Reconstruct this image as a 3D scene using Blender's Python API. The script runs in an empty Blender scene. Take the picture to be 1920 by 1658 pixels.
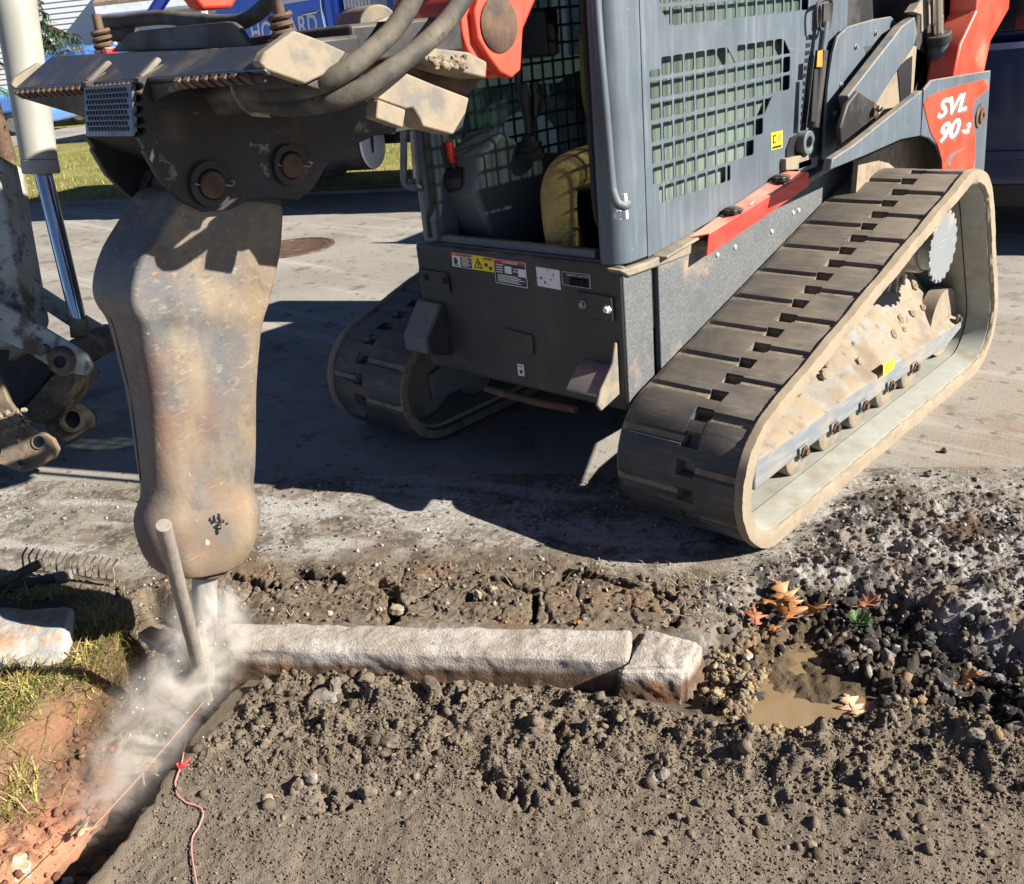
import bpy, bmesh, math, random
import numpy as np
from mathutils import Vector, Matrix
random.seed(7); RNG = np.random.default_rng(11)
rad = math.radians
scene = bpy.context.scene
COL = scene.collection
# ---------------------------------------------------------------- camera
PW, PH = 1920.0, 1658.0
FPX = 1753.0
YAW, PIT, ROL = -0.790, 0.415, -0.101
CAM = np.array([2.168, -2.303, 1.508])
def _cam():
    cy, sy, cp, sp = math.cos(YAW), math.sin(YAW), math.cos(PIT), math.sin(PIT)
    f = np.array([sy*cp, cy*cp, -sp]); r = np.array([cy, -sy, 0.0]); u = np.cross(r, f)
    cr, sr = math.cos(ROL), math.sin(ROL)
    return np.array([cr*r+sr*u, -sr*r+cr*u, f])
RM = _cam()
cd = bpy.data.cameras.new('camera'); cam = bpy.data.objects.new('camera', cd); COL.objects.link(cam)
cd.sensor_fit = 'HORIZONTAL'; cd.sensor_width = 36.0; cd.lens = FPX/PW*36.0
cd.clip_start = 0.05; cd.clip_end = 400
M = Matrix(((RM[0][0], RM[1][0], -RM[2][0], CAM[0]), (RM[0][1], RM[1][1], -RM[2][1], CAM[1]),
            (RM[0][2], RM[1][2], -RM[2][2], CAM[2]), (0, 0, 0, 1)))
cam.matrix_world = M
scene.camera = cam
# ---------------------------------------------------------------- world, sun, exposure
SUN_AZ, SUN_EL = rad(24), rad(31.5)
w = bpy.data.worlds.new('World'); scene.world = w; w.use_nodes = True
nt = w.node_tree; bg = nt.nodes['Background']
sky = nt.nodes.new('ShaderNodeTexSky'); sky.sky_type = 'NISHITA'; sky.sun_disc = False
sky.altitude = 1500; sky.air_density = .45; sky.dust_density = .1; sky.ozone_density = 2.5; sky.sun_elevation = SUN_EL; sky.sun_rotation = math.pi/2-SUN_AZ
nt.links.new(sky.outputs[0], bg.inputs[0]); bg.inputs[1].default_value = 0.05
sd_ = bpy.data.lights.new('sun', 'SUN'); sun = bpy.data.objects.new('sun', sd_); COL.objects.link(sun)
sd_.energy = 5.0; sd_.angle = rad(0.5); sd_.color = (1.0, 0.93, 0.82)
sun.rotation_euler = Vector((math.cos(SUN_AZ)*math.cos(SUN_EL), math.sin(SUN_AZ)*math.cos(SUN_EL), math.sin(SUN_EL))).to_track_quat('Z', 'Y').to_euler()
vs = scene.view_settings; vs.view_transform = 'Standard'; vs.look = 'None'; vs.gamma = 1.0
vs.use_curve_mapping = False; vs.exposure = 1.45
scene.render.engine = 'CYCLES'
scene.cycles.max_bounces = 6; scene.cycles.transparent_max_bounces = 12
scene.cycles.volume_step_rate = 1.0; scene.cycles.volume_bounces = 2
# ---------------------------------------------------------------- a photo point on a plane that stands in the place
def ray(x, y): return np.array([(x-PW/2)/FPX, -(y-PH/2)/FPX, 1.0])@RM
def onx(x, y, v): d = ray(x, y); return CAM+d*(v-CAM[0])/d[0]
def ony(x, y, v): d = ray(x, y); return CAM+d*(v-CAM[1])/d[1]
def onz(x, y, v=0.0): d = ray(x, y); return CAM+d*(v-CAM[2])/d[2]
def onp(x, y, p, n): d = ray(x, y); n = np.array(n, float); return CAM+d*((np.array(p)-CAM)@n)/(d@n)
def dep(x, y, t): return CAM+ray(x, y)*t
# ---------------------------------------------------------------- mesh builder
class MB:
    def __init__(s): s.v = []; s.f = []
    def add(s, V, F):
        o = len(s.v); s.v += [tuple(map(float, p)) for p in V]; s.f += [tuple(i+o for i in f) for f in F]; return s
    def prism(s, P, vec):
        n = len(P); P = [np.array(p, float) for p in P]; vec = np.array(vec, float)
        nrm = sum((np.cross(P[i]-P[0], P[(i+1) % n]-P[0]) for i in range(n)), np.zeros(3))
        if nrm@vec > 0: P = P[::-1]
        V = P+[p+vec for p in P]
        F = [tuple(range(n)), tuple(range(2*n-1, n-1, -1))]+[(i, i+n, (i+1) % n+n, (i+1) % n) for i in range(n)]
        return s.add(V, F)
    def boxa(s, o, ex, ey, ez):
        o, ex, ey, ez = [np.array(a, float) for a in (o, ex, ey, ez)]
        return s.prism([o, o+ex, o+ex+ey, o+ey], ez)
    def box(s, x0, x1, y0, y1, z0, z1): return s.boxa((x0, y0, z0), (x1-x0, 0, 0), (0, y1-y0, 0), (0, 0, z1-z0))
    def ring(s, c, a, b, r, n): 
        return [c+a*(r*math.cos(2*math.pi*i/n))+b*(r*math.sin(2*math.pi*i/n)) for i in range(n)]
    def revolve(s, p0, ax, prof, n=28):   # prof: (distance along axis, radius)
        p0 = np.array(p0, float); ax = np.array(ax, float); ax = ax/np.linalg.norm(ax)
        t = np.array([0, 0, 1.]) if abs(ax[2]) < .9 else np.array([1., 0, 0])
        a = np.cross(t, ax); a /= np.linalg.norm(a); b = np.cross(ax, a)
        V = []; F = []
        for (h, r) in prof: V += s.ring(p0+ax*h, a, b, max(r, 1e-4), n)
        for k in range(len(prof)-1):
            for i in range(n):
                j = (i+1) % n; F.append((k*n+i, k*n+j, (k+1)*n+j, (k+1)*n+i))
        F.append(tuple(range(n-1, -1, -1))); F.append(tuple((len(prof)-1)*n+i for i in range(n)))
        return s.add(V, F)
    def cyl(s, p0, p1, r0, r1=None, n=24, ch=0.0):
        p0 = np.array(p0, float); p1 = np.array(p1, float); L = np.linalg.norm(p1-p0); r1 = r0 if r1 is None else r1
        pr = [(0, r0), (L, r1)] if ch <= 0 else [(0, r0-ch), (ch, r0), (L-ch, r1), (L, r1-ch)]
        return s.revolve(p0, p1-p0, pr, n)
    def pipe(s, p0, p1, ro, ri, n=28):
        p0 = np.array(p0, float); p1 = np.array(p1, float); ax = p1-p0; L = np.linalg.norm(ax); ax = ax/L
        t = np.array([0, 0, 1.]) if abs(ax[2]) < .9 else np.array([1., 0, 0])
        a = np.cross(t, ax); a /= np.linalg.norm(a); b = np.cross(ax, a); V = []; F = []
        for (h, r) in ((0, ri), (0, ro), (L, ro), (L, ri)): V += s.ring(p0+ax*h, a, b, r, n)
        for k in range(4):
            for i in range(n):
                j = (i+1) % n; F.append((k*n+i, k*n+j, ((k+1) % 4)*n+j, ((k+1) % 4)*n+i))
        return s.add(V, F)
    def tube(s, path, r, n=10, rr=None):
        P = [np.array(p, float) for p in path]; V = []; F = []; m = len(P)
        T = [P[min(i+1, m-1)]-P[max(i-1, 0)] for i in range(m)]; T = [t/np.linalg.norm(t) for t in T]
        a = np.cross(T[0], [0.3, 0.2, 0.93]); a /= np.linalg.norm(a)
        for i in range(m):
            a = a-T[i]*(a@T[i]); a /= np.linalg.norm(a); b = np.cross(T[i], a)
            q = r if rr is None else rr[i]
            V += s.ring(P[i], a, b, q, n)
        for k in range(m-1):
            for i in range(n):
                j = (i+1) % n; F.append((k*n+i, k*n+j, (k+1)*n+j, (k+1)*n+i))
        F.append(tuple(range(n-1, -1, -1))); F.append(tuple((m-1)*n+i for i in range(n)))
        return s.add(V, F)
    def grid(s, rows, close=False):       # rows of points -> quads
        n = len(rows[0]); V = [p for r in rows for p in r]; F = []
        for k in range(len(rows)-1):
            for i in range(n if close else n-1):
                j = (i+1) % n; F.append((k*n+i, k*n+j, (k+1)*n+j, (k+1)*n+i))
        return s.add(V, F)
def spline(P, n=8):
    P = [np.array(p, float) for p in P]; Q = [2*P[0]-P[1]]+P+[2*P[-1]-P[-2]]; out = []
    for i in range(1, len(Q)-2):
        a, b, c, d = Q[i-1:i+3]
        for k in range(n):
            t = k/n; out.append(.5*((2*b)+(c-a)*t+(2*a-5*b+4*c-d)*t*t+(3*b-a-3*c+d)*t**3))
    return out+[P[-1]]
ORG = {}
def obj(name, mb, m=None, parent=None, bevel=0.0, smooth=True, ang=38, solid=0.0, seg=2, kind=None):
    o0 = ORG.get(parent.name, np.zeros(3)) if parent is not None else np.zeros(3)
    me = bpy.data.meshes.new(name)
    me.from_pydata([tuple(np.array(p)-o0) for p in mb.v], [], mb.f)
    bm = bmesh.new(); bm.from_mesh(me); bmesh.ops.recalc_face_normals(bm, faces=bm.faces); bm.to_mesh(me); bm.free()
    if smooth:
        me.polygons.foreach_set('use_smooth', [True]*len(me.polygons)); me.set_sharp_from_angle(angle=rad(ang))
    if m is not None: me.materials.append(m)
    o = bpy.data.objects.new(name, me); COL.objects.link(o)
    if parent is not None: o.parent = parent
    ORG[o.name] = o0
    if solid: s = o.modifiers.new('thickness', 'SOLIDIFY'); s.thickness = solid; s.offset = -1
    if bevel: b = o.modifiers.new('bevel', 'BEVEL'); b.width = bevel; b.segments = seg; b.limit_method = 'ANGLE'; b.angle_limit = rad(40)
    if kind: o['kind'] = kind
    return o
def thing(name, label, cat, loc=(0, 0, 0), group=None):
    o = bpy.data.objects.new(name, None); COL.objects.link(o); o.location = loc; o.empty_display_size = .1
    ORG[o.name] = np.array(loc, float); o['label'] = label; o['category'] = cat
    if group: o['group'] = group
    return o
def tag(o, label, cat, group=None):
    o['label'] = label; o['category'] = cat
    if group: o['group'] = group
    return o
def top(name, mb, m, label, cat, group=None, **k): return tag(obj(name, mb, m, None, **k), label, cat, group)
# ---------------------------------------------------------------- materials
def mat(name, col, rough=.6, metal=0.0, layers=(), bump=(), spec=.5, coat=0.0, var=None):
    """layers: dict(c=colour, s=scale, lo, hi, det, st=(x,y,z) stretch, up=(lo,hi), amt, r=rough, t='noise'|'vor'|'musg')"""
    m = bpy.data.materials.new(name); m.use_nodes = True; nt = m.node_tree; N = nt.nodes; L = nt.links
    b = N['Principled BSDF']; tc = N.new('ShaderNodeTexCoord')
    def tex(d):
        mp = N.new('ShaderNodeMapping'); st = d.get('st', (1, 1, 1)); mp.inputs['Scale'].default_value = st
        mp.inputs['Rotation'].default_value = d.get('rot', (0, 0, 0)); mp.inputs['Location'].default_value = d.get('loc', (0, 0, 0))
        L.new(tc.outputs['Object'], mp.inputs[0])
        if d.get('t') == 'vor':
            n = N.new('ShaderNodeTexVoronoi'); n.feature = d.get('feat', 'DISTANCE_TO_EDGE'); n.inputs['Scale'].default_value = d['s']
            L.new(mp.outputs[0], n.inputs['Vector']); return n.outputs['Distance']
        n = N.new('ShaderNodeTexNoise'); n.inputs['Scale'].default_value = d['s']; n.inputs['Detail'].default_value = d.get('det', 6)
        n.inputs['Roughness'].default_value = d.get('nr', .6); n.inputs['Distortion'].default_value = d.get('dist', 0)
        L.new(mp.outputs[0], n.inputs['Vector']); return n.outputs['Fac']
    def rng(o, lo, hi, amt=1.0):
        r = N.new('ShaderNodeMapRange'); r.inputs['From Min'].default_value = lo; r.inputs['From Max'].default_value = hi
        r.inputs['To Max'].default_value = amt; L.new(o, r.inputs['Value']); return r.outputs[0]
    cur = None; rcur = None
    if var == 'attr':
        a = N.new('ShaderNodeAttribute'); a.attribute_name = 'tone'; cur = a.outputs['Color']
    for d in layers:
        if 's' in d: f = rng(tex(d), d.get('lo', .45), d.get('hi', .6), d.get('amt', 1.0))
        else: f = None
        if 'up' in d:
            g = N.new('ShaderNodeNewGeometry'); sx = N.new('ShaderNodeSeparateXYZ'); L.new(g.outputs['Normal'], sx.inputs[0])
            u = rng(sx.outputs['Z'], *d['up'])
            if f is None: f = rng(u, 0, 1, d.get('amt', 1.0))
            else:
                mu = N.new('ShaderNodeMath'); mu.operation = 'MULTIPLY'; L.new(f, mu.inputs[0]); L.new(u, mu.inputs[1]); f = mu.outputs[0]
        if 'axis' in d:                       # ramp along an object axis: wear / mud with a shape of its own
            ax, lo, hi = d['axis']; sx = N.new('ShaderNodeSeparateXYZ'); L.new(tc.outputs['Object'], sx.inputs[0])
            u = rng(sx.outputs[ax], lo, hi)
            mu = N.new('ShaderNodeMath'); mu.operation = 'MULTIPLY'; L.new(f, mu.inputs[0]); L.new(u, mu.inputs[1]); f = mu.outputs[0]
        mx = N.new('ShaderNodeMix'); mx.data_type = 'RGBA'; L.new(f, mx.inputs['Factor'])
        if cur is None: mx.inputs['A'].default_value = (*col, 1)
        else: L.new(cur, mx.inputs['A'])
        mx.inputs['B'].default_value = (*d['c'], 1); cur = mx.outputs['Result']
        if 'r' in d:
            mr = N.new('ShaderNodeMix'); L.new(f, mr.inputs['Factor'])
            if rcur is None: mr.inputs['A'].default_value = rough
            else: L.new(rcur, mr.inputs['A'])
            mr.inputs['B'].default_value = d['r']; rcur = mr.outputs['Result']
    if cur is None: b.inputs['Base Color'].default_value = (*col, 1)
    else: L.new(cur, b.inputs['Base Color'])
    b.inputs['Roughness'].default_value = rough
    if rcur is not None: L.new(rcur, b.inputs['Roughness'])
    b.inputs['Metallic'].default_value = metal; b.inputs['Specular IOR Level'].default_value = spec
    if coat: b.inputs['Coat Weight'].default_value = coat; b.inputs['Coat Roughness'].default_value = .08
    prev = None
    for d in bump:
        bp = N.new('ShaderNodeBump'); bp.inputs['Strength'].default_value = d.get('str', .5); bp.inputs['Distance'].default_value = d['h']
        L.new(tex(d), bp.inputs['Height'])
        if prev is not None: L.new(prev, bp.inputs['Normal'])
        prev = bp.outputs[0]
    if prev is not None: L.new(prev, b.inputs['Normal'])
    return m
DUST = (.25, .20, .14)
def dusty(a=.8, s=9, lo=.42, hi=.62, c=DUST, **k): return dict(c=c, s=s, lo=lo, hi=hi, amt=a, r=.9, **k)
def updust(a=.9, c=DUST, up=(.2, .8), s=14): return dict(c=c, s=s, lo=.3, hi=.55, amt=a, r=.92, up=up)
SCR = dict(c=(.32, .31, .28), s=30, st=(.12, .35, 3.0), lo=.66, hi=.72, amt=.5)
CM = {}
CM['grey'] = mat('grey paint', (.075, .098, .122), .5, .1, [dict(c=(.10, .125, .15), s=5, lo=.35, hi=.7), dict(c=(.2, .175, .135), s=3.5, lo=.55, hi=.78, amt=.5, r=.8, st=(1, 1, .35)), dict(c=(.35, .30, .22), s=60, lo=.68, hi=.73, amt=.6), dict(c=(.17, .19, .21), s=14, st=(1, 3, .22), lo=.52, hi=.7, amt=.6), dict(c=(.05, .062, .08), s=2.2, lo=.48, hi=.7, amt=.6), dict(c=(.3, .29, .27), s=45, st=(1, .25, 2.5), rot=(.6, 0, 0), lo=.70, hi=.74, amt=.6), updust(.75)], [dict(s=120, h=.0006, str=.25)])
CM['greyrough'] = mat('rough grey paint', (.075, .083, .09), .75, .0, [dict(c=(.16, .165, .165), s=160, lo=.45, hi=.62, amt=.65), dict(c=(.06, .062, .065), s=7, lo=.5, hi=.7, amt=.6), dict(c=(.36, .25, .16), s=6, lo=.55, hi=.75, amt=.8, r=.9), updust(.85)], [dict(s=260, h=.0012, str=.5)])
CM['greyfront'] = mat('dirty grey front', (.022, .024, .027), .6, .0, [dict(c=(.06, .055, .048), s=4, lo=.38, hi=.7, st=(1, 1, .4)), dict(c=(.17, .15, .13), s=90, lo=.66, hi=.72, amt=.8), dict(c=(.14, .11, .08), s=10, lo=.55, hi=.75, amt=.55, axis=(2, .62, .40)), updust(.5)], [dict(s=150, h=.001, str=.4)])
CM['dark'] = mat('black steel', (.020, .020, .022), .5, .2, [dict(c=(.055, .048, .042), s=9, lo=.45, hi=.68, r=.8), updust(.5, c=(.14, .11, .08))], [dict(s=90, h=.001, str=.3)])
CM['black'] = mat('black plastic', (.014, .014, .016), .45)
CM['blackrub'] = mat('black rubber', (.018, .018, .018), .7)
CM['red'] = mat('orange red paint', (.62, .045, .02), .42, .0, [dict(c=(.52, .11, .07), s=7, lo=.4, hi=.7, amt=.6), dict(c=(.40, .26, .17), s=5, lo=.57, hi=.78, amt=.7, r=.9), updust(.55, up=(.55, .95))], [dict(s=60, h=.0006, str=.2)], coat=.15)
CM['redbar'] = mat('red cover paint', (.66, .035, .025), .36, .0, [dict(c=(.5, .10, .08), s=11, lo=.45, hi=.75, amt=.55), updust(.75, c=(.4, .30, .23), up=(.55, .9), s=5), dict(c=(.33, .26, .18), s=9, lo=.35, hi=.5, amt=.9, r=.9, axis=(1, -.42, -.56), up=(.3, .7))], [dict(s=50, h=.0004, str=.2)], coat=.3)
CM['mud'] = mat('caked dry mud', (.27, .215, .15), .95, 0, [dict(c=(.17, .13, .09), s=12, lo=.4, hi=.65), dict(c=(.36, .30, .22), s=40, lo=.55, hi=.7, amt=.7)], [dict(s=45, h=.006, str=.7), dict(s=160, h=.002, str=.5)])
CM['tan'] = mat('dust covered steel', (.23, .19, .135), .85, .0, [dict(c=(.13, .125, .115), s=14, lo=.44, hi=.60, amt=.95), dict(c=(.26, .205, .14), s=5, lo=.4, hi=.65, amt=.6), dict(c=(.20, .13, .08), s=9, lo=.62, hi=.72, amt=.7), dict(c=(.12, .12, .13), s=55, lo=.62, hi=.7, amt=.5)], [dict(s=35, h=.003, str=.5), dict(s=160, h=.001, str=.5)])
CM['under'] = mat('scratched undercarriage paint', (.15, .17, .19), .6, .1, [dict(c=(.24, .24, .23), s=22, st=(1, .4, 2.5), lo=.45, hi=.62, amt=.7), dict(c=(.27, .215, .15), s=4.5, lo=.5, hi=.68, amt=.9, r=.9), dict(c=(.30, .16, .09), s=7, lo=.6, hi=.75, amt=.8, r=.9, axis=(1, .3, .8)), updust(1.0, c=(.25, .20, .135), up=(.1, .45)), dict(c=(.14, .11, .08), s=6, lo=.5, hi=.66, amt=.8, up=(.1, .4)), dict(c=(.10, .08, .06), s=22, lo=.6, hi=.68, amt=.7, up=(.1, .4))], [dict(s=60, h=.0015, str=.4)])
CM['rubber'] = mat('worn track rubber', (.058, .058, .057), .6, .0, [dict(c=(.125, .11, .085), s=7, lo=.42, hi=.70, amt=.7, r=.85), dict(c=(.17, .16, .145), s=42, st=(.3, 2.6, 2.6), rot=(0, 0, .4), lo=.52, hi=.68, amt=.75), dict(c=(.03, .03, .031), s=18, st=(.4, 2.2, 2.2), rot=(0, 0, -.3), lo=.58, hi=.7, amt=.8), dict(c=(.22, .175, .125), s=4.2, lo=.50, hi=.74, amt=.65, r=.95), dict(c=(.3, .28, .25), s=90, st=(.2, 2, 2), rot=(0, 0, .7), lo=.70, hi=.74, amt=.6), dict(c=(.026, .028, .032), s=8, st=(.6, 1.5, 1.5), lo=.36, hi=.58, amt=.85, r=.5, axis=(1, -.30, -.85)), updust(.3, c=(.25, .2, .145), up=(.5, 1.0), s=5)], [dict(s=70, h=.0015, str=.4), dict(s=30, st=(.3, 3, 3), rot=(0, 0, .4), h=.001, str=.4)])
CM['rubdust'] = mat('dusty track groove', (.22, .175, .12), .95, .0, [dict(c=(.12, .10, .075), s=16, lo=.42, hi=.64), dict(c=(.30, .24, .17), s=50, lo=.5, hi=.7, amt=.7)], [dict(s=70, h=.003, str=.5)])
CM['rubedge'] = mat('dusty track edge', (.25, .205, .145), .92, .0, [dict(c=(.20, .165, .12), s=20, st=(2, .5, .5), lo=.45, hi=.65, amt=.8), dict(c=(.12, .11, .09), s=60, lo=.6, hi=.72, amt=.5)], [dict(s=60, h=.0015, str=.4)])
CM['rubin'] = mat('inner track rubber', (.27, .275, .245), .6, .0, [dict(c=(.20, .175, .125), s=6, lo=.45, hi=.65, amt=.8), dict(c=(.32, .33, .31), s=14, lo=.5, hi=.7, amt=.7)], [dict(s=40, h=.001, str=.3)])
CM['chrome'] = mat('chromed rod', (.72, .72, .70), .09, 1.0, [dict(c=(.55, .54, .5), s=4, lo=.4, hi=.7)])
CM['steel'] = mat('bare steel', (.34, .32, .30), .45, .7, [dict(c=(.2, .15, .10), s=16, lo=.48, hi=.68, r=.8, amt=.8)], [dict(s=80, h=.0008, str=.4)])
CM['rust'] = mat('rusty steel', (.11, .065, .04), .8, .2, [dict(c=(.05, .035, .03), s=20, lo=.45, hi=.65), dict(c=(.23, .15, .09), s=9, lo=.55, hi=.7, amt=.7)], [dict(s=60, h=.002, str=.5)])
CM['hose'] = mat('dusty spiral hose', (.028, .026, .023), .75, .0, [dict(c=(.13, .11, .08), s=10, lo=.42, hi=.66, amt=.85), dict(c=(.02, .018, .017), s=34, lo=.58, hi=.68, amt=.8), updust(.45, c=(.15, .125, .09))], [dict(s=130, h=.0015, str=.5)])
CM['white'] = mat('white paint', (.75, .76, .76), .45, .0, [dict(c=(.6, .6, .58), s=4, lo=.45, hi=.7)])
CM['yellow'] = mat('yellow sticker', (.82, .62, .02), .5)
CM['orangest'] = mat('orange sticker band', (.80, .22, .02), .5)
CM['redst'] = mat('red sticker band', (.60, .02, .02), .5)
CM['whitest'] = mat('white sticker', (.72, .72, .72), .5, 0, [dict(c=(.45, .44, .42), s=40, lo=.55, hi=.65)])
CM['blackst'] = mat('black print', (.02, .02, .02), .5)
CM['seat'] = mat('black seat vinyl', (.02, .021, .023), .6)
CM['console'] = mat('grey console plastic', (.10, .118, .128), .5, 0, [updust(.3)])
CM['redplast'] = mat('red lever plastic', (.70, .04, .02), .4)
# ---------------------------------------------------------------- terrain: kerb frame  s along the kerb, d towards the viewer
KO = np.array([-.121, -1.293]); KE = np.array([.828, .561]); KN = np.array([.561, -.828])
def to_sd(X, Y): return (X-KO[0])*KE[0]+(Y-KO[1])*KE[1], (X-KO[0])*KN[0]+(Y-KO[1])*KN[1]
def to_xy(s, d): return KO[0]+s*KE[0]+d*KN[0], KO[1]+s*KE[1]+d*KN[1]
def psd(pts, z=0.0):
    out = []
    for p in pts:
        P = onz(p[0], p[1], z); out.append(to_sd(P[0], P[1]))
    return np.array(out)
def _h(ix, iy, seed):
    n = (ix.astype(np.int64)*374761393+iy.astype(np.int64)*668265263+seed*974711) & 0x7fffffff
    n = ((n ^ (n >> 13))*1274126177) & 0x7fffffff
    return ((n ^ (n >> 16)) & 0xffff)/65535.0
def vnoise(x, y, seed=0):
    ix = np.floor(x); iy = np.floor(y); fx = x-ix; fy = y-iy
    fx = fx*fx*fx*(fx*(fx*6-15)+10); fy = fy*fy*fy*(fy*(fy*6-15)+10)
    a = _h(ix, iy, seed); b = _h(ix+1, iy, seed); c = _h(ix, iy+1, seed); d = _h(ix+1, iy+1, seed)
    return (a*(1-fx)+b*fx)*(1-fy)+(c*(1-fx)+d*fx)*fy
def fbm(x, y, sc, octv=4, seed=0, gain=.5):
    t = 0; a = 1; n = 0; c, s = math.cos(.6), math.sin(.6)
    x, y = x*sc, y*sc
    for k in range(octv):
        t = t+a*vnoise(x+13.7*k, y-7.1*k, seed+k); n += a; a *= gain; x, y = (c*x-s*y)*2.03, (s*x+c*y)*2.03
    return t/n
def sdf(poly, S, D):       # signed distance, positive inside
    S0 = S.ravel(); D0 = D.ravel(); best = np.full(S0.shape, 1e9); ins = np.zeros(S0.shape, bool); n = len(poly)
    for i in range(n):
        a = poly[i]; b = poly[(i+1) % n]; ab = b-a
        t = np.clip(((S0-a[0])*ab[0]+(D0-a[1])*ab[1])/max(ab@ab, 1e-12), 0, 1)
        best = np.minimum(best, np.hypot(S0-a[0]-t*ab[0], D0-a[1]-t*ab[1]))
        c = ((a[1] > D0) != (b[1] > D0)) & (S0 < (b[0]-a[0])*(D0-a[1])/((b[1]-a[1]) if b[1] != a[1] else 1e-9)+a[0]); ins ^= c
    return np.where(ins, best, -best).reshape(S.shape)
def ldist(line, S, D):
    best = np.full(S.shape, 1e9)
    for a, b in zip(line[:-1], line[1:]):
        ab = b-a; t = np.clip(((S-a[0])*ab[0]+(D-a[1])*ab[1])/max(ab@ab, 1e-12), 0, 1)
        best = np.minimum(best, np.hypot(S-a[0]-t*ab[0], D-a[1]-t*ab[1]))
    return best
def sm(x, a, b): t = np.clip((x-a)/(b-a), 0, 1); return t*t*(3-2*t)
RG = dict(
 dirt=psd([(470, 1300), (560, 1272), (700, 1268), (950, 1290), (1140, 1310), (1290, 1350), (1380, 1365), (1500, 1378), (1640, 1352), (1750, 1345), (1850, 1380), (2100, 1470), (2500, 2000), (150, 2300), (150, 1700), (215, 1620), (300, 1500), (380, 1390)], -.1),
 trench=psd([(310, 1215), (420, 1225), (480, 1290), (390, 1395), (300, 1510), (150, 1720), (-120, 2100), (-260, 2000), (80, 1660), (190, 1550), (240, 1430), (280, 1310)], -.2),
 clay=psd([(-700, 1480), (-40, 1470), (60, 1400), (150, 1330), (230, 1262), (290, 1225), (330, 1250), (260, 1440), (180, 1560), (-60, 1780), (-500, 2200), (-1200, 2000)], -.05),
 grass=psd([(-900, 1140), (0, 1125), (150, 1118), (250, 1150), (315, 1175), (300, 1215), (230, 1262), (150, 1330), (60, 1400), (-40, 1470), (-900, 1500)], 0),
 puddle=psd([(1380, 1352), (1392, 1318), (1398, 1290), (1425, 1262), (1440, 1238), (1475, 1232), (1500, 1212), (1535, 1208), (1552, 1232), (1570, 1262), (1600, 1282), (1640, 1300), (1668, 1322), (1650, 1346), (1605, 1352), (1570, 1366), (1520, 1360), (1480, 1382), (1430, 1368)], -.1),
 pit=psd([(1335, 1250), (1370, 1180), (1420, 1130), (1560, 1110), (1690, 1120), (1760, 1180), (1850, 1210), (2100, 1290), (2100, 1440), (1900, 1390), (1760, 1350), (1640, 1356), (1500, 1382), (1395, 1368), (1345, 1310)], -.06),
 crumb=psd([(1290, 1075), (1420, 1060), (1560, 960), (1680, 880), (1920, 840), (2200, 900), (2400, 1300), (1990, 1330), (1850, 1200), (1760, 1150), (1560, 1095), (1420, 1115), (1330, 1190), (1270, 1150)], 0),
 strip=psd([(180, 1100), (420, 1065), (700, 1055), (1000, 1065), (1290, 1075), (1340, 1180), (1190, 1185), (700, 1170), (420, 1170), (250, 1150)], 0),
)
CRACKS = [psd(l) for l in ([(462, 1120), (500, 1095), (545, 1075), (580, 1078)], [(708, 1092), (732, 1100), (738, 1130), (728, 1165)], [(745, 1150), (780, 1115), (820, 1100), (850, 1085)], [(890, 1083), (935, 1088), (975, 1100), (1003, 1104), (1050, 1085), (1062, 1070)], [(1003, 1104), (1000, 1150), (996, 1165)], [(560, 1083), (610, 1085), (640, 1095)], [(1062, 1075), (1150, 1092), (1245, 1108), (1262, 1120)], [(1265, 1150), (1262, 1175)], [(430, 1080), (462, 1088), (520, 1100)], [(850, 1130), (905, 1118), (960, 1112)])]
def worley(x, y, sc, seed=0):
    x, y = x*sc, y*sc; ix, iy = np.floor(x), np.floor(y); f1 = np.full(x.shape, 9.); f2 = f1.copy(); rnd = np.zeros(x.shape); gx = rnd.copy(); gy = rnd.copy()
    for a in (-1, 0, 1):
        for b in (-1, 0, 1):
            cx, cy = ix+a, iy+b; dx = x-(cx+_h(cx, cy, seed)); dy = y-(cy+_h(cx, cy, seed+77)); d = np.hypot(dx, dy); r = _h(cx, cy, seed+191)
            nb = d < f1; f2 = np.where(nb, f1, np.minimum(f2, d)); rnd = np.where(nb, r, rnd); gx = np.where(nb, dx, gx); gy = np.where(nb, dy, gy); f1 = np.where(nb, d, f1)
    return f1, f2, rnd, gx, gy
def clods(S, D, sc, seed, keep, hgt):
    f1, f2, r, gx, gy = worley(S+.004*(vnoise(S*90, D*90, seed)-.5)*2, D+.004*(vnoise(S*90, D*90, seed+5)-.5)*2, sc, seed)
    a = np.clip((r-(1-keep))/keep, 0, 1); tilt = (np.modf(r*37.3)[0]-.5)*gx+(np.modf(r*91.7)[0]-.5)*gy
    return hgt*a*np.clip(sm(f2-f1, .02, .35)*(.75+.5*tilt)+.25*(1-f1), 0, 2)
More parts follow.
